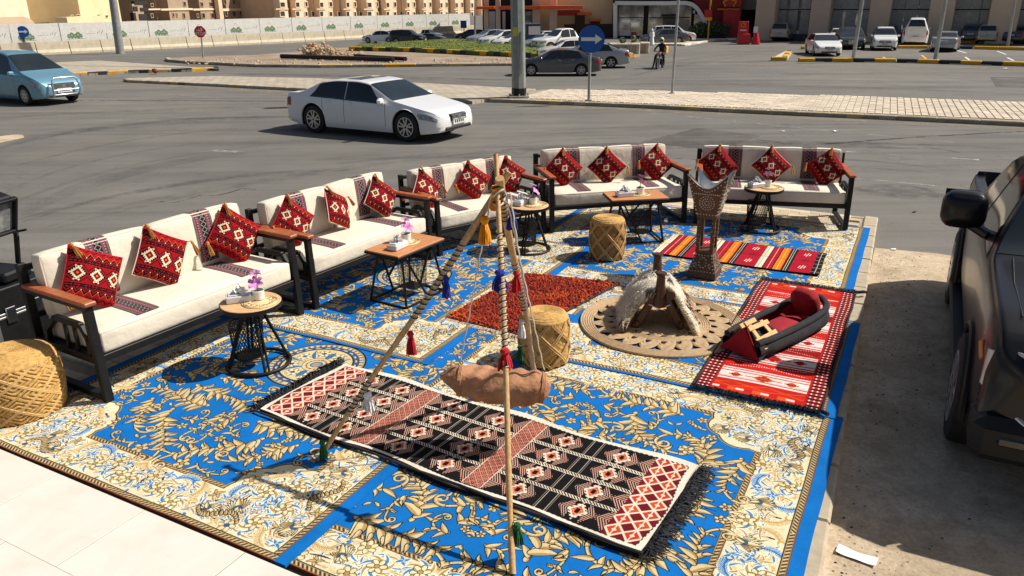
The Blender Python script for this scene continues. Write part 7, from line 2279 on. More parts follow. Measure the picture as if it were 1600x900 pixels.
# ------------------------------------------------------------------ small tables
def wire_net(mb, r, z0, z1, n, m, squash=1.0, w=.0034):
    for k in range(n):
        for sg in (-1, 1):
            pts = []
            for i in range(7):
                t = i / 6; a = k * 2 * PI / n + sg * t * 1.1; rr_ = r * (1 - .12 * (1 - t))
                pts.append((rr_ * math.cos(a), rr_ * math.sin(a) * squash, z0 + (z1 - z0) * t))
            mb.tube(pts, w, 3, cap=False)
    for z in (z0, z1):
        mb.tube([(r * (.88 if z == z0 else 1) * math.cos(a), r * (.88 if z == z0 else 1) * math.sin(a) * squash, z) for a in np.linspace(0, 2 * PI, 25)[:-1]], .006, 5, closed=True)
def round_table(label, h=.62):
    o = thing('round_side_table', label, 'side table', group='round side tables')
    mb = MB(); mb.lathe([(0, h - .012), (.262, h - .012), (.268, h - .006), (.262, h), (0, h)], 48); mb.build('table_top', M['table_wood_pale'], o, smooth=30)
    mb = MB(); mb.lathe([(.262, h - .045), (.274, h - .045), (.274, h - .004), (.2685, h - .004), (.2685, h - .013), (.262, h - .013)], 48, cap=False); mb.lathe([(0, h - .045), (.262, h - .045)], 40, cap=False); mb.build('rim', M['black_metal'], o, smooth=30)
    for k in range(4):
        a = k * PI / 2 + .5
        for s in (-.05, .05):
            pass
        mb = MB(); mb.tube([(.07 * math.cos(a), .07 * math.sin(a), h - .045), (.27 * math.cos(a), .27 * math.sin(a), .02)], .013, 8)
        mb.tube([(.07 * math.cos(a + .5), .07 * math.sin(a + .5), h - .045), (.27 * math.cos(a + .14), .27 * math.sin(a + .14), .02)], .011, 8); mb.build('leg', M['black_metal'], o, smooth=50)
    mb = MB(); mb.tube([(.285 * math.cos(a), .285 * math.sin(a), .018) for a in np.linspace(0, 2 * PI, 41)[:-1]], .017, 8, closed=True); mb.build('base_ring', M['black_metal'], o, smooth=50)
    mb = MB(); mb.M = Matrix.Translation((-.07, -.02, 0)); wire_net(mb, .15, .10, .42, 32, 6); b = mb.build('wire_basket', M['black_metal'], o, kind='stuff')
    mb = MB(); mb.lathe([(0, .10), (.132, .10), (.132, .108)], 24, (-.07, -.02, 0)); mb.build('basket_floor', M['black_metal'], o)
    return o
def rect_table(label, h=.62):
    o = thing('rectangular_side_table', label, 'side table', group='rectangular side tables')
    W2, D2 = .40, .24
    mb = MB(); mb.box(-W2, W2, -D2, D2, h - .016, h, 0, .003); mb.build('table_top', M['table_wood'], o)
    mb = MB(); mb.box(-W2 - .006, W2 + .006, -D2 - .006, D2 + .006, h - .04, h - .0165, 0, .004); mb.box(-.30, -.22, -.2, .2, h - .10, h - .0405); mb.box(.22, .30, -.2, .2, h - .10, h - .0405); mb.build('top_frame', M['black_metal'], o)
    B2, E2 = .34, .26
    for sx in (-1, 1):
        for sy in (-1, 1):
            mb = MB(); mb.bar((sx * .26, sy * .17, h - .045), (sx * B2, sy * E2, .012), .026, .026, ch=.003); mb.build('leg', M['black_metal'], o)
    mb = MB()
    for sy in (-1, 1):
        mb.bar((-.22, sy * .17, h - .06), (.04 , sy * E2, .014), .02, .02); mb.bar((.22, sy * .17, h - .06), (-.06, sy * E2 * .9, .2), .02, .02)
    mb.build('cross_brace', M['black_metal'], o)
    mb = MB()
    for a, b in (((-B2, -E2), (B2, -E2)), ((B2, -E2), (B2, E2)), ((B2, E2), (-B2, E2)), ((-B2, E2), (-B2, -E2))): mb.bar((*a, .012), (*b, .012), .024, .022)
    mb.build('base_frame', M['black_metal'], o)
    mb = MB()
    x0, x1, y0, y1, z0, z1 = -.02, .20, -.12, .12, .10, .46
    for z in np.linspace(z0, z1, 22):
        mb.tube([(x0, y0, z), (x1, y0, z), (x1, y1, z), (x0, y1, z)], .0022, 3, closed=True)
    for t in np.linspace(0, 1, 11):
        for p in ((x0 + (x1 - x0) * t, y0), (x0 + (x1 - x0) * t, y1), (x0, y0 + (y1 - y0) * t), (x1, y0 + (y1 - y0) * t)): mb.tube([(p[0], p[1], z0), (p[0], p[1], z1)], .0022, 3, cap=False)
    mb.box(x0, x1, y0, y1, z0 - .004, z0 + .004)
    mb.build('wire_basket', M['black_metal'], o, kind='stuff')
    return o
TB = [('r', (405, 568), 0, 'round side table nearest the camera with lily pot and tissue box', .0), ('q', (638, 462), 57, 'rectangular side table in front of the second bench', .0),
      ('r', (826, 390), 40, 'round side table partly behind the wooden tripod', 0), ('q', (990, 372), 8, 'rectangular side table in front of the fourth bench', 0), ('r', (1187, 358), 0, 'round side table in front of the far right bench', 0)]
protos = {}
tpos = []
for kind, (px, py), deg, lb, _ in TB:
    x, y = G(px, py, .02)
    if kind not in protos:
        o = (round_table if kind == 'r' else rect_table)(lb); protos[kind] = (o, [(k, [(g, None) for g in kids(k)]) for k in kids(o)])
        o.location = (x, y, .02); o.rotation_euler = (0, 0, rad(deg))
    else: o = copy_thing(protos[kind][0], (x, y, .02), rad(deg), lb, None, None, protos[kind][1])
    tpos.append((x, y, .02 + .62, rad(deg), kind))
# things on the tables: lace mat, tissue box, potted lily
def make_doily(lb):
    o = thing('lace_mat', lb, 'mat', group='lace mats on the tables')
    mb = MB(); mb.lathe([(.0, .001), (.05, .004), (.055, .001), (.085, .004), (.09, .001)], 32, cap=False); mb.build('centre', M['doily'], o, smooth=60)
    mb = MB()
    for k in range(12):
        a = k * PI / 6; mb.tube([(.108 * math.cos(a) + .022 * math.cos(b), .108 * math.sin(a) + .022 * math.sin(b), .003) for b in np.linspace(0, 6.28, 9)[:-1]], .006, 4, closed=True)
    for r_ in (.09, .138, .155): mb.tube([(r_ * math.cos(a), r_ * math.sin(a), .003) for a in np.linspace(0, 6.28, 41)[:-1]], .006, 4, closed=True)
    mb.build('openwork', M['doily'], o, smooth=60); return o
def make_tissue(lb):
    o = thing('tissue_box', lb, 'tissue box', group='tissue boxes on the tables')
    mb = MB(); mb.box(-.12, .12, -.065, .065, .002, .065, 0, .008); mb.box(-.10, .10, -.05, .05, .0655, .078, 0, .006); mb.build('box', simple('acrylic_white', (.66, .67, .68), .12, 0, .1, 20, spec=.6), o)
    mb = MB()
    rnd_ = random.Random(3)
    for k in range(7):
        a = k * .9; w = .05
        mb.grid(lambda s, t, a=a, k=k: ((s - .5) * .15 * (1 - t * .5) * math.cos(a) + .015 * math.sin(t * 5 + k), (s - .5) * .10 * (1 - t * .5) * math.sin(a) + .012 * math.cos(t * 4 + k), .072 + t * (.05 + .014 * (k % 3)) + .008 * math.sin(s * 7 + k)), 5, 4, 0, uv=False)
    mb.build('tissue', M['tissue'], o, smooth=50); return o
def make_lily(lb):
    o = thing('potted_lily', lb, 'potted flower', group='pink lilies in white pots')
    mb = MB(); mb.lathe([(.042, 0), (.052, .006), (.056, .085), (.05, .088), (.048, .07), (0, .07)], 24, cap=True); mb.build('pot', M['white_ceramic'], o, smooth=40)
    mb = MB(); mb.lathe([(0, .078), (.03, .08), (.047, .072)], 16, cap=False); mb.build('moss', M['soil_moss'], o)
    mb = MB(); mb.tube([(0, 0, .07), (.006, 0, .13), (-.004, .004, .2), (.01, .0, .27)], .004, 5); mb.tube([(0, 0, .15), (.03, -.01, .17)], .003, 4); mb.build('stem', M['leaf'], o)
    for (c, s, tilt, nm) in (((.005, -.02, .155), .072, .75, 'petal'), ((-.0, .0, .235), .052, .3, 'petal_dark')):
        f = thing_part('flower', o); f.location = c; f.rotation_euler = (tilt, .15, 0)
        for k in range(6):
            mb = MB(); a = k * PI / 3
            def fn(u, t, a=a, s=s):
                w = s * .30 * math.sin(PI * min(1, t * .92 + .08)) ** .8 * (u - .5)
                r_ = s * (.08 + 1.0 * math.sin(t * 1.35)); z = s * (.75 * t - .55 * t * t * t * 1.1) + abs(u - .5) * .012
                return (r_ * math.cos(a) - w * math.sin(a) * 2, r_ * math.sin(a) + w * math.cos(a) * 2, z)
            mb.grid(fn, 4, 6, 0, uv=False); mb.build('petal', M[nm], f, smooth=60)
    mb = MB()
    for k in range(3):
        a = k * 2.1; mb.grid(lambda u, t, a=a: (math.cos(a) * .07 * t - (u - .5) * .02 * math.sin(a) * math.sin(PI * t), math.sin(a) * .07 * t + (u - .5) * .02 * math.cos(a) * math.sin(PI * t), .08 + .05 * t - .04 * t * t), 2, 5, 0, uv=False)
    mb.build('leaves', M['leaf'], o, smooth=60); return o
tn = ['on the nearest round table', 'on the rectangular table by the second bench', 'on the round table behind the tripod', 'on the far rectangular table', 'on the round table at far right']
mk = {}
def place(kindfn, key, lb, loc, rz):
    if key not in mk:
        o = kindfn(lb); mk[key] = (o, [(k, [(g, None) for g in kids(k)]) for k in kids(o)])
        o.location = loc; o.rotation_euler = (0, 0, rz)
    else: o = copy_thing(mk[key][0], loc, rz, lb, None, None, mk[key][1])
    return o
for k, (x, y, z, rz, kind) in enumerate(tpos):
    # offsets given to the right and away as the camera sees them
    if kind == 'r': dl, fl, do = (-.10, .02), (.06, .05), (.09, -.02)
    else: dl, fl, do = (-.17, -.04), (.08, .05), (.06, .04)
    if kind == 'q':
        def off(q): return (x + q[0] * math.cos(rz) * 1.0 - q[1] * math.sin(rz), y + q[0] * math.sin(rz) + q[1] * math.cos(rz))
    else:
        def off(q): return (x + q[0], y + q[1])
    p = off(do); place(make_doily, 'd', 'cream lace mat ' + tn[k], (*p, z + .001), k)
    p = off(dl); place(make_tissue, 't', 'clear white tissue box ' + tn[k], (*p, z), rz + (.35 if kind == 'r' else .1))
    p = off(fl); place(make_lily, 'l', 'pink lily in a white pot ' + tn[k], (*p, z + .006), k * .7 - .2)
# ------------------------------------------------------------------ woven poufs
def pouf(label, px, py, R, Hh, style, mat, rope):
    x, y = G(px, py, .02)
    o = thing('woven_pouf', label, 'pouf', (x, y, .02), random.Random(px).uniform(0, 6), 'woven straw poufs')
    def rad_at(t):          # side profile, bulged barrel
        return R * (.90 + .10 * math.sin(PI * (t * .86 + .07)))
    mb = MB()
    nu, nv = (230, 90) if style == 'diamond' else (120, 40)
    K = 6
    def fn(s, t):
        a = s * 2 * PI; z = t * (Hh - .05)
        r = rad_at(t)
        if style == 'diamond':
            A = (s * K + t * 1.9); B = (s * K - t * 1.9)
            fa, fb = abs(A % 1 - .5) * 2, abs(B % 1 - .5) * 2
            d = max(fa, fb)
            r += .017 * abs(math.sin(d * PI * 3.5)) * (1 if d < .86 else 0) + (.016 if d > .88 else 0)
        else:
            r += .006 * math.sin(a * 31 + t * 9) * math.sin(t * 46 + 3 * math.sin(a * 5)) + .004 * math.sin(a * 17 - t * 31)
        return (r * math.cos(a), r * math.sin(a), z)
    mb.grid(fn, nu, nv, 0, uv=False); mb.lathe([(0, 0), (R * .9, 0)], 30, cap=False)
    mb.build('body', mat, o, smooth=55)
    mb = MB(); prof = []
    n = int(R / .014)
    for i in range(n * 4 + 1):
        t = i / (n * 4); r = rad_at(1) * (1.0 - t); z = Hh - .045 * max(0, (1 - t * 5)) ** 1.6 + .004 * abs(math.sin(PI * n * t))
        prof.append((max(r + (.012 if t < .12 else 0), 0), z))
    prof = [(rad_at(1) * 1.0, Hh - .08)] + prof
    mb.lathe(prof, 64, cap=False); mb.build('coiled_top', mat if style == 'diamond' else M['pouf'], o, smooth=50)
    mb = MB()
    nr = 7 if style != 'diamond' else 6
    for k in range(nr):
        for sg in (-1, 1):
            for dd in ((-.012, .012) if style != 'diamond' else (-.01, .01)):
                pts = []
                for i in range(25):
                    t = i / 24; a = (k / nr) * 2 * PI + sg * t * (1.9 if style != 'diamond' else 1.9) * 2 * PI / nr * (1.0) + dd / R + (PI / nr if style == 'diamond' else 0)
                    r = rad_at(t) + .012; pts.append((r * math.cos(a), r * math.sin(a), t * (Hh - .05)))
                mb.tube(pts, .0075, 5, cap=False)
    mb.build('rope_lattice', rope, o, smooth=60)
    return o
pouf('large tan woven straw pouf with raised diamonds at the left edge', 34, 636, .345, .50, 'diamond', M['pouf'], M['pouf_rope'])
pouf('woven straw pouf standing before the fourth bench', 948, 400, .225, .53, 'cross', M['pouf2'], M['pouf_rope'])
pouf('woven straw pouf behind the hanging goat skin', 850, 560, .23, .47, 'cross', M['pouf'], M['pouf_rope'])

# ------------------------------------------------------------------ giant incense burner
bx_, by_ = G(1100, 428, .02)
ib = thing('incense_burner', 'tall carved dark wooden incense burner studded with metal dots', 'incense burner', (bx_, by_, .02), rad(-27))
def frustum(mb, w0, w1, z0, z1, mi=0, top=True):
    V = [(-w0, -w0, z0), (w0, -w0, z0), (w0, w0, z0), (-w0, w0, z0), (-w1, -w1, z1), (w1, -w1, z1), (w1, w1, z1), (-w1, w1, z1)]
    mb.add(V, [(3, 2, 1, 0), (4, 5, 6, 7), (0, 1, 5, 4), (1, 2, 6, 5), (2, 3, 7, 6), (3, 0, 4, 7)], mi)
mb = MB(); frustum(mb, .175, .168, 0, .05); frustum(mb, .168, .098, .0505, .30); frustum(mb, .108, .108, .3005, .33); mb.build('base', M['dark_wood'], ib)
Zl, Zb, Zt = .33, .72, 1.26
for sx in (-1, 1):
    for sy in (-1, 1):
        mb = MB(); mb.bar((sx * .082, sy * .082, Zl), (sx * .086, sy * .086, Zb), .044, .044, ch=.006); mb.build('leg', M['dark_wood'], ib)
mb = MB(); frustum(mb, .112, .118, Zb, Zb + .035)
wb_, wt_ = .11, .235
# flared bowl: four boards with crescent rims rising to horned corners
def board(side, inner=False):
    n = 16; V = []; F = []
    for i in range(n + 1):
        s = i / n * 2 - 1
        rim = Zt - .17 * (1 - abs(s) ** 2.0)
        for z in (Zb + .035, (Zb + rim) / 2, rim):
            t = (z - Zb) / (Zt - Zb); w = wb_ + (wt_ - wb_) * t
            for off in (0, -.022):
                V.append((s * (w + off * .9), -(w + off), z))
    for i in range(n):
        a = i * 6; b = a + 6
        for j in (0, 2):
            F.append((a + j, b + j, b + j + 2, a + j + 2)); F.append((a + j + 3, b + j + 3, b + j + 1, a + j + 1))
        F.append((a + 4, b + 4, b + 5, a + 5))
    R_ = Matrix.Rotation(side * PI / 2, 4, 'Z'); mb.M = R_; mb.add(V, F, 0); mb.M = None
for s in range(4): board(s)
mb.build('bowl', M['dark_wood'], ib)
mb = MB()
n = 14
for side in range(4):
    mb.M = Matrix.Rotation(side * PI / 2, 4, 'Z')
    V = []; F = []
    for i in range(n + 1):
        s = i / n * 2 - 1; rim = Zt - .17 * (1 - abs(s) ** 2.0) + .004
        for z in (Zb + .12, rim):
            t = (z - Zb) / (Zt - Zb); w = wb_ + (wt_ - wb_) * t - .027; V.append((s * w, -w, z))
    for i in range(n): F.append((2 * i + 2, 2 * i, 2 * i + 1, 2 * i + 3))
    mb.add(V, F); mb.M = None
mb.add([(-.105, -.105, Zb + .13), (.105, -.105, Zb + .13), (.105, .105, Zb + .13), (-.105, .105, Zb + .13)], [(0, 1, 2, 3)])
mb.build('tin_lining', M['tin'], ib)
mb = MB()
def stud(mb, p, r=.0095): mb.lathe([(r, 0), (r * .8, r * .6), (0, r * .85)], 6, p, 0, 'y') if False else mb.add([(p[0] + r * math.cos(a), p[1], p[2] + r * math.sin(a)) for a in np.linspace(0, 2 * PI, 7)[:-1]] + [(p[0], p[1] - r * .8, p[2])], [(i, (i + 1) % 6, 6) for i in range(6)])
def studs_on(side):
    mb.M = Matrix.Rotation(side * PI / 2, 4, 'Z')
    def q(s, z):
        t = (z - Zb) / (Zt - Zb); w = wb_ + (wt_ - wb_) * t; stud(mb, (s * w, -w - .001, z))
    zc = Zb + .20
    for r_, n_ in ((.026, 7), (.055, 13), (.085, 18)):
        for k in range(n_):
            a = k * 2 * PI / n_; z = zc + r_ * math.sin(a); w = wb_ + (wt_ - wb_) * (z - Zb) / (Zt - Zb); q(r_ * math.cos(a) / w, z)
    for k in range(13):
        s = -.9 + 1.8 * k / 12; q(s, Zt - .17 * (1 - s * s) - .03); 
        if k % 2 == 0: q(s * .95, Zb + .055)
        q(s * .9, Zb + .31)
    for k in range(9):
        z = Zb + .06 + k * .045
        for sg in (-.93, .93): q(sg, z)
    for k in range(7):
        for sg in (-1, 1): stud(mb, (sg * .084 + (.010 if k % 2 else -.010), -.109, Zl + .04 + k * .05), .006)
    def qb(s, z):
        w = .168 + (.098 - .168) * (z - .05) / .25; stud(mb, (s * w, -w - .002, z))
    for z, n_ in ((.08, 9), (.27, 6)):
        for k in range(n_): qb(-.9 + 1.8 * k / (n_ - 1), z)
    for k in range(10): a = k * PI / 5; qb(.33 * math.cos(a), .185 + .06 * math.sin(a))
    for sg in (-1, 1):
        for k in range(5): qb(sg * .88, .12 + k * .04)
        for k in range(5): a = k * 2 * PI / 5; qb(sg * .62 + .1 * math.cos(a), .15 + .025 * math.sin(a))
    mb.M = None
for s in range(4): studs_on(s)
mb.build('metal_studs', M['stud'], ib, kind='stuff')

# ------------------------------------------------------------------ camel saddle with sheepskin
sx_, sy_ = G(1026, 500, .04)
sd_ = thing('camel_saddle', 'dark wooden camel saddle frame with two horns on the jute mat', 'camel saddle', (sx_, sy_, .038), rad(-6))
def aframe(y0, ylean, parent, hh=.62):
    mb = MB()
    for sg in (-1, 1):
        mb.bar((sg * .045, y0, hh * .62), (sg * .26, y0 - .03, .0), .085, .045, up=(0, 1, 0), ch=.01)
    mb.build('frame_leg', M['saddle_wood'], parent)
    mb = MB(); mb.tube([(0, y0, hh * .42), (0, y0, hh * .55), (0, y0 + ylean * .3, hh * .78), (0, y0 + ylean, hh), (0, y0 + ylean * 1.02, hh * 1.02), (0, y0 + ylean * 1.04, hh * 1.05)], [.085, .08, .052, .043, .062, .055], 12)
    mb.build('horn', M['saddle_wood'], parent, smooth=40)
    mb = MB(); mb.bar((-.15, y0 - .035, hh * .44), (.15, y0 - .035, hh * .44), .03, .04); mb.build('cross_tie', M['rope_white'], parent) if False else None
    mb = MB(); mb.tube([(-.14 * math.cos(a) , y0 - .06 * math.sin(a) * .8 - .0, hh * .43 + .012 * math.sin(a * 3)) for a in np.linspace(0, 2 * PI, 17)[:-1]], .008, 6, closed=True); mb.build('lashing', M['rope_white'], parent)
aframe(-.20, -.02, sd_); aframe(.26, .05, sd_, .66)
for sg in (-1, 1):
    mb = MB(); mb.tube([(sg * .11, -.27, .40), (sg * .13, .0, .39), (sg * .11, .34, .42)], .05, 12); mb.build('saddle_bar', M['saddle_wood'], sd_, smooth=50)
    mb = MB(); mb.bar((sg * .235, -.28, .06), (sg * .235, .30, .06), .04, .07, ch=.008); mb.build('side_rail', M['saddle_wood'], sd_)
mb = MB(); mb.add([(.05, -.22, .26), (.28, -.25, .0), (.1, -.26, .0)], [(0, 1, 2)]); 
sd_.scale = (.92, .92, .92)
# sheepskin draped over both sides
fl = thing('sheepskin', 'long haired white and brown sheepskin draped over the camel saddle', 'sheepskin', (sx_, sy_, .038), rad(-6))
fl.scale = (.94, .92, .90)
def drape(s, t):
    # s across (left foot to right foot), t front to back
    a = (s - .5) * 2; b = abs(a); y = -.12 + .46 * t
    x = (.04 + .31 * b ** 1.15) * (1 if a > 0 else -1) * min(1, b * 8)
    z = .05 + .37 * (1 - b ** 1.9)
    y += (t - .5) * .34 * b - .10 * b + .025 * math.sin(a * 7)
    return Vector((x, y, max(z + .025 * math.sin(t * 9 + a * 5), .03)))
mb = MB(); mb.grid(drape, 26, 12, 0, uv=False); mb.grid(lambda s, t: drape(s, t) - Vector((0, 0, .02)), 26, 12, 0, uv=False, flip=True); mb.build('hide', M['fleece'], fl, smooth=80)
mb = MB(); rnd = random.Random(21)
for k in range(9000):
    s, t = rnd.random(), rnd.random(); p = drape(s, t); e = .01
    ds = drape(min(s + e, 1), t) - drape(max(s - e, 0), t); dt = drape(s, min(t + e, 1)) - drape(s, max(t - e, 0))
    n_ = ds.cross(dt).normalized()
    if n_.z < 0 and abs(s - .5) < .4: n_ = -n_
    dn = (ds if s > .5 else -ds).normalized()
    l = rnd.uniform(.08, .17) * (1 + .35 * (s < .5)); n_ = n_ if n_.x * (s - .5) > 0 or n_.z > .5 else -n_; d1 = (n_ * .85 + dn * .6 + Vector((rnd.gauss(0, .35), rnd.gauss(0, .35), rnd.gauss(0, .25)))).normalized(); d2 = (dn * .9 - Vector((0, 0, .35)) + Vector((rnd.gauss(0, .25), rnd.gauss(0, .25), 0))).normalized()
    w = d1.cross(n_).normalized() * rnd.uniform(.005, .010)
    q = p + d1 * l * .45; r_ = q + d2 * l * .55
    if r_.z < .008: r_.z = .008
    br = (s > .82 and t > .25) or (s < .05 and t < .15)
    mb.add([tuple(p - w), tuple(p + w), tuple(q + w), tuple(q - w), tuple(r_)], [(0, 1, 2, 3), (3, 2, 4)], 1 if br and rnd.random() < .8 else 0)
mb.build('wool', [M['fleece'], M['fleece_brown']], fl, kind='stuff')

# ------------------------------------------------------------------ leather cradle
ca = Vector((*G(1160, 552, .04), 0)); cb = Vector((*G(1268, 500, .04), 0))
cd = cb - ca; cang = math.atan2(cd.y, cd.x); cl_ = cd.length
cr = thing('carrying_cradle', 'black boat shaped fabric cradle with red lining and pale wooden slats', 'cradle', (ca.x, ca.y, .05), cang)
Lc = cl_ * 1.10; cr.scale = (1, .92, .9)
def shell(s, t, inner=0):
    x = s * Lc
    w = (.19 + .03 * math.sin(s * PI)) * (1 - .85 * max(0, (s - .80) / .2) ** 2.5) * (1 if s > .08 else .93)
    hgt_ = .165 + .03 * s + .05 * max(0, s - .72) / .28
    b = (t - .5) * 2
    y = w * (1.0 if abs(b) > .6 else abs(b) / .6) * (1 if b > 0 else -1) * (1 + .06 * math.sin(abs(b) * 3)) 
    z = .0 if abs(b) < .6 else hgt_ * ((abs(b) - .6) / .4)
    y += (.05 * math.sin(z / hgt_ * PI)) * (1 if b > 0 else -1)
    if inner: y *= .86; z = max(z - .006, .03)
    return (x - (.03 if not inner else 0), y, z)
mb = MB(); mb.grid(lambda s, t: shell(s, t), 28, 24, 0, uv=False, flip=True); mb.build('outer_shell', M['black_cloth'], cr, smooth=60)
mb = MB(); mb.grid(lambda s, t: shell(min(s, .985), t, 1), 28, 24, 0, uv=False); mb.build('lining', M['red_cloth'], cr, smooth=60)
mb = MB(); mb.tube([shell(i / 30, 0) for i in range(31)] + [shell(1 - i / 30, 1) for i in range(31)], .036, 10); mb.build('padded_rim', M['black_cloth'], cr, smooth=60)
mb = MB(); rbox(mb, (.16, .27, .30), .06, (4, 6, 6), .025); p_ = mb.build('head_pillow', M['red_cloth'], cr, smooth=60); p_.location = (Lc * .78, 0, .26); p_.rotation_euler = (0, -.35, 0)
mb = MB(); rbox(mb, (.40, .26, .10), .04, (8, 6, 3), .02); p_ = mb.build('mattress', M['red_cloth'], cr, smooth=60); p_.location = (Lc * .45, 0, .09)
# peaked foot end: two cloth panels and pale slats laced over them
mb = MB(); pk_ = (.02, 0, .29)
for sg in (-1, 1):
    mb.add([(-.05, sg * .24, 0), (.34, sg * .21, .17), pk_, (.26, sg * .0, .28)], [(0, 1, 3, 2) if sg < 0 else (2, 3, 1, 0)])
mb.build('foot_cover', M['black_cloth'], cr)
mb = MB(); mb.add([(-.055, -.235, .004), (-.055, .235, .004), (.015, 0, .287)], [(0, 2, 1)]); mb.add([(-.06, -.235, .004), (-.06, .235, .004), (-.02, 0, .287)], [(0, 1, 2)]); mb.build('foot_panel', M['red_cloth'], cr)
for k, (s0, s1) in enumerate((((.04, -.02, .30), (.05, -.23, .10)), ((.22, -.02, .30), (.23, -.23, .14)), ((-.02, -.055, .285), (.30, -.055, .275)), ((-.02, -.16, .185), (.30, -.16, .20)), ((.03, .05, .30), (.04, .22, .11)), ((-.05, .02, .30), (.16, .0, .325)), ((.0, -.0, .315), (.18, .09, .25)))):
    mb = MB(); mb.bar(s0, s1, .05, .016, up=(0, -.7, .7), ch=.003); mb.build('slat', M['pale_wood'], cr)
mb = MB()
for k in range(3): mb.tube([(.30 + k * .05, -.22, .02), (.31 + k * .05, -.245, .12), (.30 + k * .05, -.20, .22)], .004, 4)
mb.build('cord', M['rope_white'], cr)

# ------------------------------------------------------------------ wooden tripod with tassels and hanging goat skin
apex = Vector((*at(778, 304, 5.0)[:3],))
f1 = Vector((*G(498, 718, .01), .01)); f2 = Vector((*G(801, 897, .01), .01)); f3 = Vector((*G(836, 592, .02), .02))
tp = thing('wooden_tripod', 'tripod of three rough wooden poles wrapped in cord and hung with coloured tassels', 'tripod', (0, 0, 0))
rnd = random.Random(31)
def polecurve(a, b, ext, n=22, bend=.02, seed=0):
    r_ = random.Random(seed); d = b - a; L_ = d.length; d.normalize(); x = d.cross(Vector((0, 1, 0))).normalized()
    pts = []
    for i in range(n + 1):
        t = i / n; pts.append(a + d * (L_ + ext) * t + x * bend * math.sin(t * 5 + seed) * math.sin(t * PI) + Vector((0, bend * .5 * math.sin(t * 7 + seed), 0)))
    return pts
P1_ = polecurve(f1, apex + Vector((-.02, .03, 0)), .17, bend=.012, seed=1)
P2_ = polecurve(f2, apex + Vector((.0, -.03, 0)), .29, bend=.008, seed=2)
P3_ = polecurve(f3, apex + Vector((.03, .02, 0)), .14, bend=.02, seed=3)
def pole_mesh(pts, r0, r1, seed):
    r_ = random.Random(seed); n = len(pts)
    mb = MB(); mb.tube(pts, [(r0 + (r1 - r0) * i / (n - 1)) * (1 + .08 * r_.uniform(-1, 1)) for i in range(n)], 10)
    return mb.build('pole', M['pole_wood'], tp, smooth=60)
pole_mesh(P1_, .017, .023, 1); pole_mesh(P2_, .019, .017, 2); pole_mesh(P3_, .020, .029, 3)
def along(pts, t):
    f = t * (len(pts) - 1); i = min(int(f), len(pts) - 2); return pts[i].lerp(pts[i + 1], f - i)
def cordwrap(pts, t0, t1, r, turns):
    mb = MB(); mb2 = MB(); q = []; q2 = []
    n = int(turns * 8)
    for i in range(n + 1):
        t = t0 + (t1 - t0) * i / n; c = along(pts, t); a = i * 2 * PI / 8
        d = (pts[-1] - pts[0]).normalized(); x = d.cross(Vector((0, 1, 0))).normalized(); y = d.cross(x)
        q.append(c + (x * math.cos(a) + y * math.sin(a)) * r); q2.append(c + (x * math.cos(a + 1.6) + y * math.sin(a + 1.6)) * r * .99)
    mb.tube(q, .0038, 4, 0, cap=False); mb.tube(q2, .0038, 4, 1, cap=False)
    return mb.build('cord_wrap', [M['tassel_black'], M['rope_white']], tp, smooth=60)
cordwrap(P1_, .18, .30, .021, 9); cordwrap(P1_, .52, .78, .024, 16); cordwrap(P2_, .46, .80, .021, 22); cordwrap(P3_, .42, .66, .027, 14); cordwrap(P3_, .84, .95, .031, 7)
mb = MB(); 
for k in range(4): mb.tube([apex + Vector((.042 * math.cos(a), .055 * math.sin(a), -.03 + k * .02 + .035 * math.sin(a + k))) for a in np.linspace(0, 2 * PI, 17)[:-1]], .0065, 5, k % 2, closed=True)
mb.build('lashing', [M['rope_white'], M['tassel_black']], tp, smooth=60)
def hang(px, py, Y, mat, L_, r_, nm='tassel'):
    mb = MB(); p = at(px, py, Y); tassel(mb, p, L_, r_, rnd, 0, (0, 0, -1), 60); return mb.build(nm, M[mat], tp)
yy = lambda pts, t: along(pts, t).y
def hang_on(pts, px, py, mat, L_, r_):
    best = min(range(101), key=lambda k: (lambda w: abs((w[0] - px)) + abs(w[1] - py))(pix(along(pts, k / 100))))
    p = along(pts, best / 100); q = at(px, py, p.y - .03)
    mb = MB(); mb.tube([p, q], .004, 4); tassel(mb, q, L_, r_, rnd, 0, (0, 0, -1), 70)
    return mb.build('tassel', M[mat], tp)
def pix(p):
    d = Vector(p) - Vector((0, 0, CAM_H)); w = d.dot(_F); u = d.dot(_r) / w; v = d.dot(_u) / w
    return 800 + u * FPX, 450 - v * FPX
hang_on(P1_, 757, 338, 'tassel_orange', .19, .042); hang_on(P2_, 773, 290, 'tassel_orange', .16, .04)
hang_on(P3_, 800, 330, 'tassel_blue', .13, .036); hang_on(P1_, 697, 432, 'tassel_blue', .15, .032)
hang_on(P2_, 781, 422, 'tassel_blue', .14, .05); hang_on(P3_, 807, 424, 'tassel_red', .16, .036)
hang_on(P1_, 641, 518, 'tassel_red', .17, .034); hang_on(P2_, 789, 545, 'tassel_red', .14, .045)
hang_on(P1_, 574, 615, 'tassel_white', .14, .045); hang_on(P3_, 815, 500, 'tassel_white', .15, .032)
hang_on(P1_, 503, 688, 'tassel_green', .15, .032); hang_on(P2_, 808, 818, 'tassel_green', .14, .036); hang_on(P3_, 812, 540, 'tassel_green', .13, .03)
mb = MB(); tp_ = P2_[-1]; mb.lathe([(.019, -.03), (.02, 0), (.008, .01)], 10, tuple(tp_)); mb.build('cloth_cap', M['tassel_red'], tp)
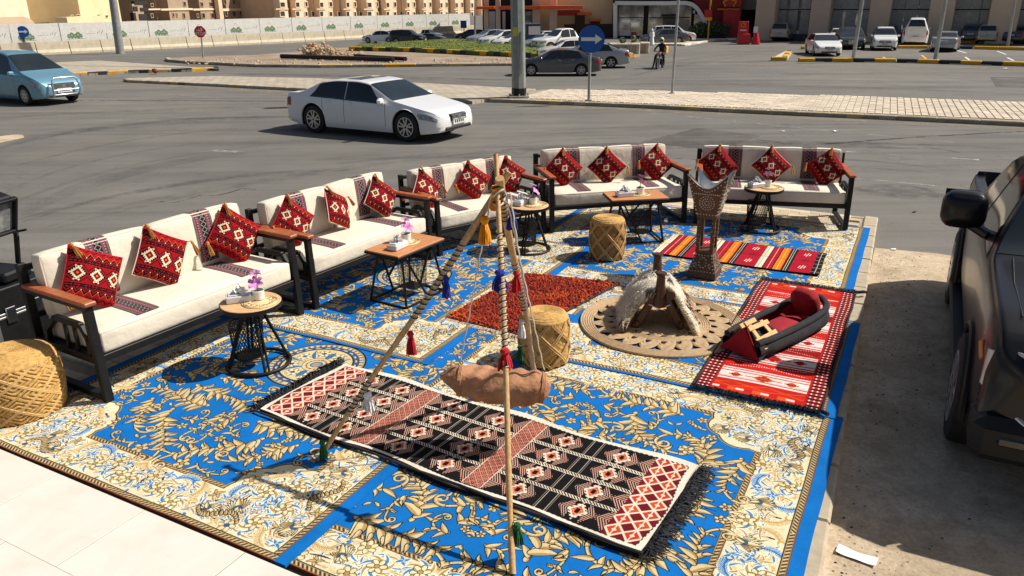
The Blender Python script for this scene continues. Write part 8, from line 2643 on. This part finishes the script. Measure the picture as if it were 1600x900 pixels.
# ropes and the goat skin
gc0 = at(688, 586, 5.05); gc1 = at(860, 606, 5.0)
gs = thing('goat_skin_churn', 'brown wrinkled goat skin churn hanging by cords under the tripod', 'goat skin', tuple(gc0))
D_ = gc1 - gc0; Lg = D_.length; gx = D_.normalized(); gy = Vector((0, 0, 1)).cross(gx).normalized(); gz = gx.cross(gy)
def skin_fn(s, t):
    a = t * 2 * PI; x = s * Lg
    R_ = float(np.interp(s, [0, .05, .14, .3, .5, .7, .86, .95, 1], [.016, .05, .115, .145, .15, .155, .15, .11, .03]))
    w = .007 * math.sin(s * 17 + 3 * math.sin(a * 2)) + .007 * math.sin(a * 5 + s * 9) + .008 * math.sin(s * 41 + a * 3)
    R2 = R_ + w * min(1, R_ / .08)
    yv = R2 * .85 * math.cos(a); zv = R2 * .92 * math.sin(a)
    if math.sin(a) > 0: zv *= .85 + .15 * abs(math.cos(s * 6))
    sag = -.03 * math.sin(PI * s)
    return gx * x + gy * yv + gz * (zv + sag)
mb = MB(); mb.grid(skin_fn, 44, 26, 0, uv=False, flip=True); mb.build('hide', M['skin_hide'], gs, smooth=70)
mb = MB(); e0 = skin_fn(.02, 0); mb.tube([e0 + gx * -.03, e0 + gx * -.0], [.018, .024], 8); mb.build('tied_neck', M['rope_white'], gs, smooth=60)
mb = MB()
A0 = apex + Vector((-.04, -.02, .02)) - gc0; A1 = apex + Vector((.05, -.02, .02)) - gc0
q0 = skin_fn(.18, .25) + Vector((0, 0, .05)); q1 = skin_fn(.93, .25) + Vector((0, 0, .05))
for a, b, sl in ((A0, q0, 0), (A1, q1, 0), (A1 + Vector((.03, 0, 0)), q1 + Vector((-.06, 0, 0)), 0)):
    n = 40
    mb.tube([a.lerp(b, i / n) + Vector((.003 * math.sin(i * 1.6), .003 * math.cos(i * 1.6), 0)) for i in range(n + 1)], .0055, 5)
mb.build('hanging_cord', M['rope_white'], gs, smooth=60)
for s0 in (.17, .92):
    mb = MB()
    for s in (s0, s0 + .012, s0 + .024): mb.tube([skin_fn(s, t) * 1.0 + (skin_fn(s, t) - skin_fn(s, (t + .5) % 1)) * .03 for t in np.linspace(0, 1, 15)[:-1]], .007, 5, closed=True)
    mb.build('binding_cord', M['skin_hide'], gs, smooth=60)

# ------------------------------------------------------------------ stage gear at the left edge
cx_, cy_ = S(-7.72, 3.85)
fc = thing('flight_case', 'black flight case with silver corners beside the nearest bench', 'equipment case', (cx_, cy_, -.045), -TH + .1)
w, d_, h = .58, .62, .72
mb = MB(); mb.box(-w / 2, w / 2, -d_ / 2, d_ / 2, .10, h * .62, 0, .01); mb.build('body', M['black_plastic'], fc)
mb = MB(); mb.box(-w / 2, w / 2, -d_ / 2, d_ / 2, h * .63, h, 0, .01); mb.build('lid', M['black_plastic'], fc)
mb = MB()
for x in (-1, 1):
    for y in (-1, 1): mb.box(x * w / 2 - .022, x * w / 2 + .022, y * d_ / 2 - .022, y * d_ / 2 + .022, .09, h * .61, 0, .004); mb.box(x * w / 2 - .03, x * w / 2 + .03, y * d_ / 2 - .03, y * d_ / 2 + .03, h - .05, h + .012, 0, .01)
for z in (h * .60, h * .645): mb.box(-w / 2 - .008, w / 2 + .008, -d_ / 2 - .008, d_ / 2 + .008, z, z + .022, 0, .003)
mb.build('metal_edge', M['alloy'], fc)
mb = MB()
for y in (-.15, .15):
    mb = MB(); mb.box(w / 2 + .008, w / 2 + .02, y - .05, y + .05, h * .52, h * .74, 0, .006); mb.build('latch', M['chrome'], fc)
for x in (-1, 1):
    for y in (-1, 1):
        mb = MB(); mb.lathe([(.05, -.02), (.05, .02)], 14, (x * .2, y * .22, .05), 0, 'y'); mb.build('castor', M['rubber'], fc)
sg_ = thing('stage_light', 'black stage light on a tilted yoke standing on the flight case', 'stage light', (cx_ + .04, cy_ + .02, -.045 + h + .012), -TH + .25)
mb = MB(); mb.box(-.2, .2, -.16, .16, 0, .10, 0, .02); mb.build('base', M['black_plastic'], sg_)
for y in (-.2, .2):
    mb = MB(); mb.bar((0, y, .08), (.06, y, .38), .05, .03, ch=.006); mb.bar((.06, y, .38), (.02, y, .60), .05, .03, ch=.006); mb.build('yoke_arm', M['black_plastic'], sg_)
    mb = MB(); mb.lathe([(.05, -.03), (.05, .03)], 14, (.02, y, .58), 0, 'y'); mb.tube([(.02, y * 1.1, .40), (.16, y * 1.15, .43)], .012, 6); mb.build('clamp_knob', M['black_plastic'], sg_)
hd = thing_part('lamp_head', sg_); hd.location = (.02, 0, .60); hd.rotation_euler = (0, .28, 0)
mb = MB(); mb.box(-.16, .10, -.18, .18, -.16, .22, 0, .03); mb.build('housing', M['black_plastic'], hd)
mb = MB()
for z in (-.14, .19): mb.box(.10, .15, -.17, .17, z, z + .03, 0, .006)
for y in (-.17, .14): mb.box(.10, .15, y, y + .03, -.14, .21, 0, .006)
mb.build('bezel', M['black_metal'], hd)
mb = MB(); mb.box(.102, .11, -.14, .14, -.11, .18); mb.build('lens', M['lamp_clear'], hd)
sp_ = thing('speaker_box', 'black equipment box under the flight case edge at far left', 'equipment case', (*S(-8.15, 3.0), -.045), -TH)
mb = MB(); mb.box(-.3, .3, -.3, .3, .0, .55, 0, .02); mb.build('body', M['black_plastic'], sp_)
mb = MB(); mb.box(-.28, .28, -.312, -.302, .05, .5, 0, .004); mb.build('grille', M['grille'], sp_)

# ------------------------------------------------------------------ litter
x, y = G(1338, 872, ROAD); 
mb = MB(); mb.grid(lambda s, t: ((s - .5) * .235, (t - .5) * .082, .006 + .010 * abs(s - .5) ** 2 * 4 + .006 * math.sin(s * 9) * (t - .5)), 12, 4, 0, uv=False); mb.grid(lambda s, t: ((s - .5) * .235, (t - .5) * .082, .004 + .010 * abs(s - .5) ** 2 * 4 + .006 * math.sin(s * 9) * (t - .5)), 12, 4, 0, uv=False, flip=True)
tag(mb.build('paper_slip', M['tissue'], None, smooth=60), 'white strip of paper lying on the sandy ground by the kerb', 'paper', loc=(x, y, ROAD + .012), rotz=-.62)
lit = [((1396, 391), .05, 'small white scrap on the sandy ground right of the far carpet', .02), ((1305, 206), .10, 'white scrap on the road below the median kerb', .06), ((1224, 206), .07, 'small white scrap on the road left of the other scrap', .05), ((1571, 108), .14, 'white crumpled bag near the striped car park kerb', .12), ((1429, 332), .05, 'dark scrap on the asphalt behind the pickup mirror', .02), ((1112, 173), .1, 'pale scrap at the foot of the median kerb', .05)]
for k, ((px, py), s, lb, hh) in enumerate(lit):
    x, y = G(px, py, ROAD); r_ = random.Random(k); mb = MB()
    mb.grid(lambda a, b: ((a - .5) * s * 1.4, (b - .5) * s, .012 + hh * .4 * abs(math.sin(a * 5 + k) * math.cos(b * 4))), 6, 5, 0, uv=False)
    tag(mb.build('litter_scrap', M['tissue'] if 'dark' not in lb else M['rubber'], None, smooth=50), lb, 'litter', 'scraps of litter on the road', loc=(x, y, ROAD + .004), rotz=k)
mb = MB(); rock(mb, (0, 0, .05), .16, random.Random(2)); 
x, y = G(243, 116.5, ROAD); tag(mb.build('loose_stone', simple('red_stone', rgb(110, 66, 50), .9), None), 'small reddish stone on the left paved island', 'stone', loc=(x, y, .0))
